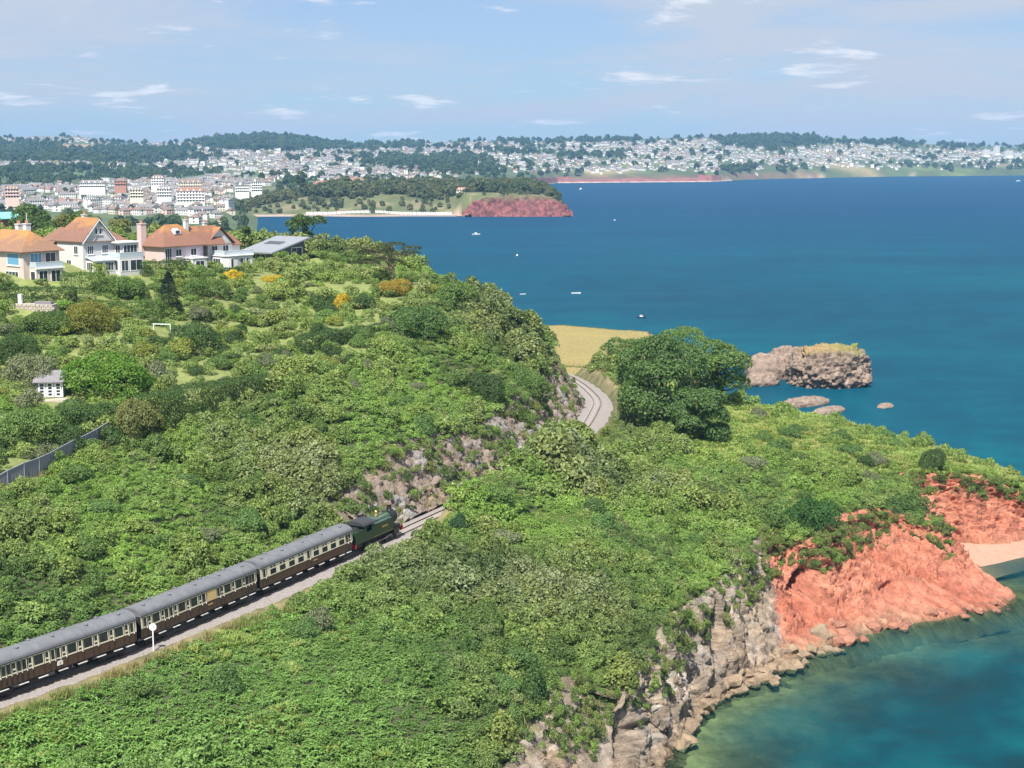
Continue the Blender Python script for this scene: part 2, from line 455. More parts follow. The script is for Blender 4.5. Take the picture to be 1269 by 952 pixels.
# field (mown meadow), garden zone
FIELD = [(6, 372), (24, 372), (31, 392), (38, 420), (44, 470), (46, 514), (18, 533), (-40, 541), (-60, 470), (-10, 402)]
GARDEN = [at(a, b, d=d)[:2] for a, b, d in ((-80, 640, 168), (30, 600, 181), (135, 545, 200), (215, 520, 211), (335, 482, 231), (430, 450, 252), (560, 392, 288), (520, 345, 335), (380, 318, 345), (150, 318, 330), (-120, 318, 300))]
g_field = inside(GXX, GYY, FIELD); g_gard = inside(GXX, GYY, GARDEN)
na = n2(GXX, GYY, 12, 4, 1.0)[:, None]; nb = n2(GXX, GYY, 3.0, 3, 3.3)[:, None]
gcol = np.array([0.060, 0.076, 0.028]) * (1 + 0.35 * nb) + np.clip(na, 0, 1) * np.array([0.03, 0.02, 0.005])
lawn = np.array([0.19, 0.225, 0.07]) * (1 + 0.25 * nb + 0.2 * na)
gcol = np.where(g_gard[:, None], lawn, gcol)
fieldc = np.array([0.27, 0.22, 0.075]) * (1 + 0.13 * na + 0.08 * nb)
gcol = np.where(g_field[:, None], fieldc, gcol)
dry = np.clip(1 - np.abs(g_dt - 5.5) / 3.0, 0, 1)[:, None] * np.clip(0.6 + nb, 0, 1)
gcol = gcol * (1 - dry) + dry * np.array([0.30, 0.235, 0.12])
steep = (~g_in.ravel())[:, None]; gcol = np.where(steep, np.array([0.20, 0.15, 0.11]) * (1 + 0.4 * nb), gcol)
gcol = np.where((left & (g_dt < 10.5) & (rock > 0.3))[:, None], np.array([0.19, 0.15, 0.115]) * (1 + 0.4 * nb), gcol)
under = (Z.ravel() < 0.4)[:, None]
bedc = np.array([0.30, 0.235, 0.12]) * (1 + 1.0 * nb + 0.5 * na)
gcol = np.where(under, np.clip(bedc, 0.012, 1), gcol)
terrain_me = mesh_np('hillside', np.stack([GXX.ravel(), GYY.ravel(), Z.ravel()], 1), grid_faces(len(gy), len(gx)), smooth=True)
color_attr(terrain_me, 'gcol', np.clip(gcol, 0.008, 1))
m, nt, bs = new_mat('hillside_ground')
ca = N(nt, 'ShaderNodeAttribute', attribute_name='gcol')
nz = noise_node(nt, 0.9, 8, 0.65)
rp = ramp_node(nt, nz.outputs['Fac'], [(0.25, (0.6, 0.6, 0.6)), (0.75, (1.35, 1.35, 1.3))])
nt.links.new(mixc(nt, 1.0, ca.outputs['Color'], rp.outputs[0], 'MULTIPLY'), bs.inputs['Base Color'])
bs.inputs['Roughness'].default_value = 0.95
bump(nt, bs, nz.outputs['Fac'], 0.7, 0.5)
hill = link('hillside', terrain_me, m)
tag(hill, 'green coastal hillside ground under the scrub and gardens', 'hillside', kind='structure')

# ================================================================== rock
def rock_mat(name, sc=0.6):
    m, nt, bs = new_mat(name)
    ca = N(nt, 'ShaderNodeAttribute', attribute_name='rcol')
    n1 = noise_node(nt, sc, 9, 0.68, dist=0.4)
    r1 = ramp_node(nt, n1.outputs['Fac'], [(0.28, (0.50, 0.48, 0.47)), (0.5, (0.95, 0.95, 0.95)), (0.74, (1.35, 1.33, 1.3))])
    c = mixc(nt, 1.0, ca.outputs['Color'], r1.outputs[0], 'MULTIPLY')
    tc = N(nt, 'ShaderNodeTexCoord'); vo = N(nt, 'ShaderNodeTexVoronoi', feature='DISTANCE_TO_EDGE')
    vo.inputs['Scale'].default_value = sc * 2.2; nt.links.new(tc.outputs['Object'], vo.inputs['Vector'])
    n2_ = noise_node(nt, 2.6, 6, 0.7)
    add = N(nt, 'ShaderNodeMath', operation='ADD'); nt.links.new(n1.outputs['Fac'], add.inputs[0]); nt.links.new(n2_.outputs['Fac'], add.inputs[1])
    n3_ = noise_node(nt, sc * 12, 6, 0.75); r3 = ramp_node(nt, n3_.outputs['Fac'], [(0.3, (0.78, 0.77, 0.76)), (0.7, (1.2, 1.2, 1.2))])
    c = mixc(nt, 1.0, c, r3.outputs[0], 'MULTIPLY')
    crk = N(nt, 'ShaderNodeMapRange'); crk.inputs['From Max'].default_value = 0.08; nt.links.new(vo.outputs['Distance'], crk.inputs['Value'])
    add2 = N(nt, 'ShaderNodeMath', operation='MULTIPLY_ADD'); add2.inputs[1].default_value = 0.06; nt.links.new(crk.outputs[0], add2.inputs[0]); nt.links.new(add.outputs[0], add2.inputs[2])
    nt.links.new(c, bs.inputs['Base Color']); bs.inputs['Roughness'].default_value = 0.9
    bump(nt, bs, add2.outputs[0], 1.0, 0.45)
    return m
M_ROCK = rock_mat('cliff_rock')

def resample(pts, n):
    p = np.asarray(pts, float); s = np.concatenate([[0], np.cumsum(np.linalg.norm(np.diff(p, axis=0), axis=1))])
    t = np.linspace(0, s[-1], n)
    return np.stack([np.interp(t, s, p[:, k]) for k in range(3)], 1)
def pair_resample(T, B, step):
    T, B = np.asarray(T, float), np.asarray(B, float); L = [0]
    for i in range(1, len(T)): L.append(L[-1] + max(np.linalg.norm(T[i] - T[i - 1]), np.linalg.norm(B[i] - B[i - 1])))
    n = int(L[-1] / step) + 2; t = np.linspace(0, L[-1], n)
    f = lambda Q: np.stack([np.interp(t, L, Q[:, k]) for k in range(3)], 1)
    return f(T), f(B), np.interp(t, L, np.arange(len(T)))
def grid_normals(V):
    du = np.gradient(V, axis=0); dv = np.gradient(V, axis=1)
    n = np.cross(du, dv); n /= np.linalg.norm(n, axis=2)[..., None] + 1e-9
    return n
def loft(T, B, rows, hpow, disp, notches=(), skirt=2.5, wob=1.2):
    """rock face between a top line and a foot line; returns vertex grid"""
    ns = len(T); t = np.linspace(0, 1, rows)
    h = t[None, :] ** hpow[:, None]
    V = T[:, None, :] * (1 - h[..., None]) + B[:, None, :] * h[..., None]
    V[..., 2] = T[:, None, 2] * (1 - t) + B[:, None, 2] * t
    out = (B - T)[:, :2]; out = out / (np.linalg.norm(out, axis=1)[:, None] + 1e-6)
    V[:, 0, :2] -= out * 1.2; V[:, 0, 2] -= 0.5
    if skirt:
        ex = np.stack([np.concatenate([B[:, :2] + out * 1.5 * k, np.full((ns, 1), -0.9 * k)], 1) for k in (1, 2, 3)], 1)
        V = np.concatenate([V, ex], 1)
    n = grid_normals(V)
    if (n[..., 2].mean()) < 0: n = -n
    nf = n.reshape(-1, 3); P = V.reshape(-1, 3)
    d = disp(P)
    fade = np.ones(V.shape[:2]); fade[:, :10] = np.linspace(0.1, 1, 10)
    P2 = P + nf * (d * fade.ravel())[:, None]
    px, py = to_px(P[:, 0], P[:, 1], P[:, 2])
    for (cx, cy, rx, ry, ang, depth) in notches:
        a = math.radians(ang); ux = (px - cx) * math.cos(a) + (py - cy) * math.sin(a); uy = -(px - cx) * math.sin(a) + (py - cy) * math.cos(a)
        w = np.clip(1.35 - np.sqrt((ux / rx) ** 2 + (uy / ry) ** 2), 0, 1); w = w * w * (3 - 2 * w)
        o2 = np.repeat(np.concatenate([out, np.zeros((ns, 1))], 1)[:, None], V.shape[1], 1).reshape(-1, 3)
        P2 -= o2 * (w * depth)[:, None]
    return P2.reshape(V.shape)
def step_noise(P, sc, k=3.0):
    q = fbm(P / sc, 3) * k; f = np.floor(q); r = q - f
    return (f + np.clip((r - 0.35) / 0.3, 0, 1)) / k

T_, B_, I_ = pair_resample(COAST_T[:21], COAST_B[:21], 0.21)
red = np.clip((I_ - 8.6) / 0.9, 0, 1)
redv = lambda P: np.clip((P[:, 0] - 36.0) / 3.0, 0, 1)
hp = np.interp(I_, [0, 2, 3, 3.6, 4.5, 6, 8, 9, 10, 11, 13, 14, 15.5, 17, 20], [1.0, 1.0, 1.1, 1.3, 1.4, 1.5, 2.0, 1.8, 1.7, 1.8, 1.7, 1.5, 1.3, 1.4, 1.2])
def cliff_disp(P):
    slab = np.clip(1 - np.abs(P[:, 0] - 9.0) / 5.0, 0, 1) * np.clip((172 - P[:, 1]) / 4, 0, 1)
    rv = redv(P)
    st = P @ np.array([[0.9, 0.2, 0.1], [0.1, 0.5, 0.2], [-0.3, 0.35, 1.9]])       # tilted strata
    rib = np.stack([P[:, 0] * 0.8 - P[:, 1] * 0.3, P[:, 1] * 0.8 + P[:, 0] * 0.3, P[:, 2] * 0.30], 1)            # upright joints
    wp = P + 0.5 * np.stack([fbm(P / 1.7, 2), fbm(P / 1.7 + 9, 2), fbm(P / 1.7 + 23, 2)], 1)
    rib = rib + (wp - P)
    lean = P[:, 2] * 0.25
    rb3 = np.stack([rib[:, 0] + lean, rib[:, 1] - lean, P[:, 2] * 0.13], 1); rb4 = np.stack([rib[:, 0] + lean, rib[:, 1] - lean, P[:, 2] * 0.42], 1)
    face = 1.5 * ridged(rb3 / 3.4, 4, 0.5) + 1.35 * blocks(rb3, 1.75, 0.07)[0] + 0.5 * blocks(rb4 + 3, 0.75, 0.08)[0] + 0.14 * ridged(wp / 0.5, 3) - 0.3
    toe = 0.9 * blocks(wp, 1.5, 0.08)[0] + 0.4 * blocks(wp + 3, 0.7, 0.08)[0]; tw = np.clip((3.0 - P[:, 2]) / 1.5, 0, 1)
    d = face * (1 - tw) + toe * tw
    sr = wp @ np.array([[0.36, 0.10, 0.30], [-0.12, 0.36, 0.16], [0.10, -0.12, 1.5]])      # beds dipping seaward
    bed = wp @ np.array([0.40, 0.10, 0.91]) + 0.5 * fbm(P / 6.0, 2); saw = lambda q: q - np.floor(q)
    dr = 2.2 * fbm(P / 7.0 + 3, 3) + 0.9 * ridged(np.stack([P[:, 0] - 0.3 * P[:, 1], P[:, 1] * 0.35, P[:, 2] * 0.3], 1) / 3.5, 3) + 1.15 * saw(bed / 1.35) * np.clip(0.5 + 1.2 * fbm(P / 5 + 11, 2), 0, 1) + 0.5 * saw(bed / 0.52 + 0.3) + 0.95 * blocks(sr, 1.25, 0.07)[0] + 0.6 * blocks(sr + 5, 0.55, 0.08)[0] + 0.2 * ridged(wp / 0.5, 3) + 0.0 * ridged(P @ np.array([[0.55, 0.4, 0.0], [-0.4, 0.55, 0.0], [0.5, 0.2, 1.2]]) / 3.4, 5)
    d = d * (1 - rv) + dr * (1 - 0.65 * tw) * rv
    sl = 0.35 * ridged(np.stack([P[:, 0] * 0.75 + P[:, 1] * 0.55, P[:, 1] * 0.10, P[:, 2] * 0.10], 1), 3) + 0.1 * fbm(P / 1.2, 2)
    return d * (1 - slab) + sl * slab
NOTCH = [(778, 900, 16, 46, 12, 5.0), (858, 850, 9, 36, -18, 3.6), (886, 790, 6, 30, -8, 2.2), (812, 930, 6, 24, -12, 1.6), (992, 738, 16, 28, 14, 8.0), (975, 690, 7, 30, 10, 2.5), (1098, 736, 12, 6, -15, 1.2), (1150, 665, 8, 8, 0, 1.0), (905, 700, 5, 20, 0, 1.2)]
CV = loft(T_, B_, 84, hp, cliff_disp, NOTCH)
def cliff_colors(V):
    P = V.reshape(-1, 3); N_ = grid_normals(V).reshape(-1, 3); N_ = np.where(N_[:, 2:3] < 0, -N_, N_)
    n1, n2_, n3 = fbm(P / 5.0, 4)[:, None], fbm(P / 1.4 + 7, 4)[:, None], fbm(P / 9.0 + 31, 3)[:, None]
    bl_ = worley(P / 1.1 + 3)[2][:, None]
    pale = np.array([0.37, 0.295, 0.22]) * (1 + 0.35 * n1) + np.clip(n3, 0, 1) * np.array([0.04, -0.01, -0.03])
    grey = np.array([0.33, 0.315, 0.30])
    w = np.clip(n1 * 2 + 0.15, 0, 1) * 0.65; pale = pale * (1 - w) + grey * w
    quartz = np.clip((n2_ + 0.5 * n3 - 0.18) * 3.5, 0, 1) * np.clip(1.4 - np.abs(P[:, 0:1] - 19.5) / 6.0, 0, 1)
    pale = pale * (1 - quartz) + np.array([0.62, 0.58, 0.53]) * quartz
    rust = np.clip((n2_ - 0.15 + 0.3 * n1) * 2, 0, 1) * 0.6
    pale = pale * (1 - rust) + np.array([0.34, 0.17, 0.10]) * rust
    bedq = P @ np.array([0.40, 0.10, 0.91]) + 0.5 * fbm(P / 6.0, 2) + 0.25 * fbm(P / 1.5, 2); hb = lambda q: _P[(np.floor(q).astype(np.int64)) & 511] / 511.0
    band = (0.55 * hb(bedq / 1.35) + 0.45 * hb(bedq / 0.52 + 40))[:, None] - 0.5
    redc = np.array([0.56, 0.205, 0.125]) * (1 + 0.30 * n1 + 0.25 * n2_) + np.clip(n3, 0, 1) * np.array([0.10, 0.09, 0.07]) + band * np.array([0.22, 0.14, 0.10]) - np.clip(-n3 + 0.4 * n2_ - 0.1, 0, 1) * np.array([0.16, 0.07, 0.03])
    rv = np.clip((P[:, 0:1] - 36.5 + 1.5 * n2_) / 1.5, 0, 1)
    c = pale * (1 - rv) + redc * rv
    # dry grass and weeds caught on ledges
    lz = np.clip((N_[:, 2:3] - 0.55) * 4, 0, 1) * np.clip((n2_ + 0.7 * n1 - 0.12) * 4, 0, 1) * np.clip((P[:, 2:3] - 4.5) / 2.5, 0, 1)
    c = c * (1 - 0.85 * lz) + np.array([0.17, 0.165, 0.06]) * 0.85 * lz
    # pale boulder shore, dark weed and wet line at the sea
    sh = np.clip(1 - (P[:, 2:3] - 0.4) / 1.5, 0, 1) * np.clip((64 - P[:, 0:1]) / 6, 0, 1) * np.clip(0.75 + n1, 0, 1)
    c = c * (1 - sh) + np.array([0.36, 0.25, 0.155]) * (1 + 0.4 * n2_) * sh
    wet = np.clip(1 - (P[:, 2:3] + 0.25 * n2_) / 0.55, 0, 1)
    c = c * (1 - wet) + np.array([0.085, 0.062, 0.03]) * (1 + 0.5 * n2_) * wet
    sunk = np.clip((-P[:, 2:3] - 0.35) / 0.5, 0, 1); c = c * (1 - sunk) + np.array([0.24, 0.19, 0.10]) * (1 + 0.8 * n2_ + 0.4 * n1) * sunk
    c = c * (1 + (0.56 - 0.34 * rv) * (bl_ - 0.5))
    return np.clip(c, 0.01, 0.9)
me = mesh_np('sea_cliff', CV.reshape(-1, 3), grid_faces(*CV.shape[:2]), smooth=False)
color_attr(me, 'rcol', cliff_colors(CV))
cliff = link('sea_cliff', me, M_ROCK)
tag(cliff, 'pale limestone and red sandstone cliff falling from the scrub to the sea', 'cliff', kind='structure')
# hidden far side of the headland and the meadow shore
T2, B2, I2 = pair_resample(COAST_T[20:], COAST_B[20:], 1.6)
CV2 = loft(T2, B2, 14, np.full(len(T2), 1.2), lambda P: 0.9 * ridged(P / 5, 3) + 0.3 * fbm(P / 1.5, 2))
me = mesh_np('shore_cliff', CV2.reshape(-1, 3), grid_faces(*CV2.shape[:2]))
P = CV2.reshape(-1, 3); k = fbm(P / 4, 3)[:, None]
color_attr(me, 'rcol', np.clip(np.array([0.30, 0.20, 0.14]) * (1 + 0.5 * k), 0.02, 1))
tag(link('shore_cliff', me, M_ROCK), 'low reddish shore cliff behind the headland and meadow', 'cliff', kind='structure')

# rock face of the railway cutting
s0 = float(TRK_S[np.argmin(np.abs(TRK[:, 1] - 198))]); s1 = float(TRK_S[np.argmin(np.abs(TRK[:, 1] - 352))])
ss = np.arange(s0, s1, 0.28); tp, tq = trk(ss); nl = np.stack([-tq[:, 1], tq[:, 0]], 1)
foot = np.concatenate([tp[:, :2] + nl * 3.3, tp[:, 2:3] - 0.6], 1)
wd = 6.0 + 1.3 * n2(ss, ss * 0, 14, 3, 4.0)
topx = tp[:, :2] + nl * (3.3 + wd)[:, None]
top = np.concatenate([topx, ground(topx[:, 0], topx[:, 1])[:, None] + 0.3], 1)
CVc = loft(top, foot, 48, np.full(len(ss), 1.15), lambda P: 0.7 * ridged(P / 4.0, 4) + 1.0 * blocks(P, 1.9)[0] + 0.5 * blocks(P + 4, 0.8)[0], skirt=0)
me = mesh_np('cutting_rock_face', CVc.reshape(-1, 3), grid_faces(*CVc.shape[:2]))
P = CVc.reshape(-1, 3); k1, k2, k3 = fbm(P / 4, 4)[:, None], fbm(P / 1.2 + 5, 4)[:, None], fbm(P / 8 + 40, 3)[:, None]
c = np.array([0.33, 0.26, 0.215]) * (1 + 0.35 * k1); w = np.clip(k3 * 2.5 + 0.35, 0, 1); c = c * (1 - w) + np.array([0.36, 0.345, 0.34]) * w
w = np.clip(k2 * 2 - 0.3, 0, 1) * 0.7; c = c * (1 - w) + np.array([0.36, 0.185, 0.115]) * w
w = np.clip((k2 + k1 - 0.55) * 4, 0, 1); c = c * (1 - w) + np.array([0.55, 0.52, 0.48]) * w
Nn = np.abs(grid_normals(CVc).reshape(-1, 3)[:, 2:3]); w = np.clip((Nn - 0.5) * 3, 0, 1) * np.clip(0.4 + k1 * 2, 0, 1); c = c * (1 - w) + np.array([0.20, 0.165, 0.07]) * w
color_attr(me, 'rcol', np.clip(c, 0.02, 0.9))
tag(link('cutting_rock_face', me, M_ROCK), 'grey and rusty rock face of the railway cutting', 'rock face', kind='structure')

# red sand beach in the cove
bx = []
back = resample([A(1150, 664, 2.6), A(1175, 666, 2.4), A(1225, 666, 2.4), A(1275, 658, 2.2), A(1340, 655, 1.6)], 60)
front = resample([A(1190, 706, -0.9), A(1215, 722, -1.0), A(1250, 712, -1.0), A(1290, 702, -1.0), A(1390, 690, -1.0)], 60)
back[:, 1] += 2.0
t = np.linspace(0, 1, 24)[None, :, None]; V = back[:, None] * (1 - t) + front[:, None] * t
V[..., 2] += 0.10 * n2(V[..., 0], V[..., 1], 2.5, 3, 8).reshape(V.shape[:2])
me = mesh_np('beach', V.reshape(-1, 3), grid_faces(*V.shape[:2]), smooth=True)
tag(link('beach', me, plain('beach_sand', (0.43, 0.235, 0.165), 0.9, 0, 0.14, 1.2, 0.3)), 'pinkish sand beach in the small cove below red cliff', 'beach', kind='structure')
# ================================================================== sea
px_ = np.concatenate([np.linspace(-2600, -250, 24), np.arange(-240, 1520, 8.0), np.linspace(1530, 4200, 24)])
d_ = np.concatenate([np.geomspace(90, 620, 170), np.geomspace(630, 8600, 130)])
PXg, Dg = np.meshgrid(px_, d_)
X = (PXg - 634.5) / F_PX * Dg; Y = Dg
dcb, _, _ = seg_dist(X, Y, CB2)
dep = np.clip(0.15 + 0.06 * dcb + 0.0 * X.ravel(), 0, 12)
far = np.clip((Y.ravel() - 350) / 1500, 0, 1)
# bed seen through the water: shoal sand, weed banks
weed = n2(X, Y, 26, 4, 12.0) + 0.6 * n2(X, Y, 9, 3, 14.0)
weed2 = n2(X / 2.2, Y, 90, 4, 21.0)
body = np.array([0.002, 0.050, 0.070]) * (1 - far[:, None]) + np.array([0.000, 0.048, 0.110]) * far[:, None]
near_ = np.clip((380 - Y.ravel()) / 120, 0, 1)[:, None]; body = body + (1 - near_) * (1 - far[:, None]) * np.array([-0.002, 0.012, 0.030])
sand = np.clip(-weed * 2.2 + 0.15, 0, 1)[:, None] * (0.25 + 0.75 * near_) * (1 - far[:, None])
body = body + sand * np.array([0.002, 0.045, 0.042])
wk = np.clip(weed * 2.6 - 0.12, 0, 1)[:, None] * (1 - far[:, None]) * np.clip((Y.ravel()[:, None] < 300) * 1.0 + 0.25, 0, 1)
body = body * (1 - 0.5 * wk) + np.array([0.008, 0.018, 0.024]) * 0.5 * wk
mid = np.clip(1 - np.abs(Y.ravel() - 900) / 700, 0, 1)[:, None]
w2 = np.clip(weed2 * 2, -1, 1)[:, None]
body = body * (1 - 0.08 * w2 * mid) + mid * np.clip(-w2, 0, 1) * np.array([0.002, 0.016, 0.006])
purple = np.clip(1 - np.abs(Y.ravel() - 720) / 200, 0, 1)[:, None] * np.clip(w2 + 0.2, 0, 1)
body = body * (1 - 0.3 * purple) + np.array([0.018, 0.026, 0.060]) * 0.3 * purple
turq = np.clip(1 - np.abs(X.ravel() - 115) / 40, 0, 1)[:, None] * np.clip(1 - np.abs(Y.ravel() - 300) / 60, 0, 1)[:, None]
body = body + turq * np.array([0.0, 0.04, 0.035])
clar = np.exp(-np.maximum(dep - 0.2, 0) / 0.6) * 0.94 * np.clip(1 - (Y.ravel() - 330) / 60, 0, 1)
sea_me = mesh_np('sea', np.stack([X.ravel(), Y.ravel(), np.zeros(X.size)], 1), grid_faces(*X.shape), smooth=True)
color_attr(sea_me, 'scol', np.clip(body, 0.002, 1)); float_attr(sea_me, 'clear', clar)
m, nt, bs = new_mat('sea_water')
sc_ = N(nt, 'ShaderNodeAttribute', attribute_name='scol'); cl_ = N(nt, 'ShaderNodeAttribute', attribute_name='clear')
geo = N(nt, 'ShaderNodeNewGeometry')
def wave(sx, sy, scale, rot, detail=3):
    mp = N(nt, 'ShaderNodeMapping'); mp.inputs['Scale'].default_value = (sx, sy, 1); mp.inputs['Rotation'].default_value = (0, 0, rot)
    nt.links.new(geo.outputs['Position'], mp.inputs[0]); n = N(nt, 'ShaderNodeTexNoise'); n.inputs['Scale'].default_value = scale; n.inputs['Detail'].default_value = detail
    n.inputs['Roughness'].default_value = 0.6
    nt.links.new(mp.outputs[0], n.inputs['Vector']); return n.outputs['Fac']
h1 = wave(1.0, 2.4, 0.45, 0.35, 5); h2 = wave(1.0, 3.0, 0.04, -0.15, 4)
pat = wave(0.35, 1.6, 0.011, 0.1, 6)
gust = ramp_node(nt, pat, [(0.35, (0.95, 0.95, 0.97)), (0.60, (1.04, 1.04, 1.03)), (0.74, (1.9, 1.22, 1.14))])
nearp = wave(1, 1.6, 0.10, 0.2, 7)
gust2 = ramp_node(nt, nearp, [(0.3, (0.95, 0.95, 0.96)), (0.7, (1.05, 1.05, 1.04))])
colr = mixc(nt, 1.0, mixc(nt, 1.0, sc_.outputs['Color'], gust.outputs[0], 'MULTIPLY'), gust2.outputs[0], 'MULTIPLY')
ad = N(nt, 'ShaderNodeMath', operation='ADD'); nt.links.new(h1, ad.inputs[0]); nt.links.new(h2, ad.inputs[1])
nt.links.new(colr, bs.inputs['Base Color'])
bs.inputs['Roughness'].default_value = 0.22; bs.inputs['IOR'].default_value = 1.333
bs.inputs['Specular IOR Level'].default_value = 0.0; bs.inputs['Roughness'].default_value = 0.9
bump(nt, bs, ad.outputs[0], 0.55, 0.6)
tr = N(nt, 'ShaderNodeBsdfTransparent'); tr.inputs['Color'].default_value = (0.66, 0.86, 0.76, 1)
mx = N(nt, 'ShaderNodeMixShader')
gl = N(nt, 'ShaderNodeBsdfGlossy'); gl.inputs['Roughness'].default_value = 0.25; fr = N(nt, 'ShaderNodeFresnel'); fr.inputs['IOR'].default_value = 1.333
bn = bs.inputs['Normal'].links[0].from_socket; nt.links.new(bn, gl.inputs['Normal']); nt.links.new(bn, fr.inputs['Normal'])
fm = N(nt, 'ShaderNodeMath', operation='MULTIPLY'); fm.inputs[1].default_value = 0.15; nt.links.new(fr.outputs[0], fm.inputs[0])
mg = N(nt, 'ShaderNodeMixShader'); nt.links.new(fm.outputs[0], mg.inputs[0]); nt.links.new(bs.outputs[0], mg.inputs[1]); nt.links.new(gl.outputs[0], mg.inputs[2])
nt.links.new(cl_.outputs['Fac'], mx.inputs[0]); nt.links.new(mg.outputs[0], mx.inputs[1]); nt.links.new(tr.outputs[0], mx.inputs[2])
nt.links.new(mx.outputs[0], nt.nodes['Material Output'].inputs['Surface'])
tag(link('sea', sea_me, m), 'calm blue and turquoise sea filling the bay', 'sea', kind='structure')

# ---------------- rocks in the sea
def rock_mesh(name, rx, ry, rz, seed, flat=0.0, n=(72, 40), rough=0.22, sink=0.25, grass=False, base=(0.31, 0.235, 0.185)):
    u = np.linspace(0, 2 * math.pi, n[0], endpoint=False); v = np.linspace(-0.5 * math.pi, 0.5 * math.pi, n[1])
    U, Vv = np.meshgrid(u, v); s = np.array
    sgn = lambda a, e: np.sign(a) * np.abs(a) ** e
    x = sgn(np.cos(U), 0.85) * np.cos(Vv) ** 0.72; y = sgn(np.sin(U), 0.85) * np.cos(Vv) ** 0.72; z = sgn(np.sin(Vv), 0.9)
    D = np.stack([x, y, z], -1).reshape(-1, 3); size = min(rx, ry, rz)
    P = D * (rx, ry, rz)
    d = 0.55 * blocks(P + seed, size * 0.34)[0] + 0.3 * blocks(P + seed * 2, size * 0.13)[0] + ridged(P / (size * 0.55) + seed, 4) * 0.4 + 0.7 * step_noise(P + seed * 3, size * 0.4) + 0.35 * ridged(P / (size * 0.16) + seed, 3) + 0.25 * step_noise(P + seed, size * 0.14, 4.0)
    dn = D / np.linalg.norm(D, axis=1)[:, None]
    w = np.where(dn[:, 2] > 0.75, 0.35, 1.0) if grass else 1.0
    P = P + dn * (d * rough * size * w)[:, None]
    P[:, 2] += rz * (1 - 2 * sink)
    i = np.arange(n[0] * n[1]).reshape(n[1], n[0]); j = np.roll(i, -1, 1)
    F = np.stack([i[:-1], j[:-1], j[1:], i[1:]], -1).reshape(-1, 4)
    me = mesh_np(name, P, F)
    k1, k2 = fbm(P / (size * 0.6) + seed, 4)[:, None], fbm(P / (size * 0.2) + seed * 2, 3)[:, None]
    c = np.array(base) * (1 + 0.4 * k1 + 0.3 * k2)
    w = np.clip(k2 * 2 - 0.4, 0, 1) * 0.5; c = c * (1 - w) + np.array([0.5, 0.42, 0.36]) * w
    if grass:
        g = np.clip((P[:, 2:3] / P[:, 2].max() - 0.74 + 0.25 * k1) * 6, 0, 1); c = c * (1 - g) + (np.array([0.31, 0.245, 0.10]) + np.clip(P[:, 0:1] / rx, -0.4, 1) * np.array([-0.14, -0.03, -0.05])) * g
    wet = np.clip(1 - (P[:, 2:3] - 0.2) / (0.12 * rz + 0.4), 0, 1) * 0.75; c = c * (1 - wet) + np.array([0.07, 0.05, 0.035]) * wet
    color_attr(me, 'rcol', np.clip(c, 0.01, 0.9)); return me
x, y, z = at(1020, 478, z=0)
isl = link('rock_islet', rock_mesh('rock_islet', 10.4, 8.5, 7.8, 3.0, grass=True, n=(200, 110), rough=0.36, sink=0.22), M_ROCK, loc=(x + 2.2, y + 3, -0.8), rz=0.12)
tag(isl, 'large steep rock islet topped with dry grass, standing in the sea', 'islet')
for i, (px, py, rx, ry, rz, lab) in enumerate([
        (955, 470, 7.0, 5.0, 4.8, 'rugged low rock joining the islet on the headland side'),
        (978, 462, 5.5, 5.0, 5.2, 'brown rock wedged against the flank of the big islet'),
        (945, 478, 5.0, 3.5, 2.6, 'dark flat rock between the islet and the green headland'),
        (1000, 503, 8.0, 3.2, 1.6, 'low wave-washed reef in front of the islet'),
        (1028, 512, 6.5, 2.4, 1.2, 'thin pinkish reef slab awash near the headland'),
        (1098, 505, 3.2, 1.8, 0.9, 'small dark rock awash apart from the other reefs')]):
    x, y, z = at(px, py, z=0)
    o = link('sea_rock', rock_mesh('sea_rock', rx, ry, rz, 10.0 + i * 3.1, n=(56, 30), rough=0.3), M_ROCK, loc=(x, y + ry * 0.5, -0.5), rz=0.2 * i)
    tag(o, lab, 'rock')

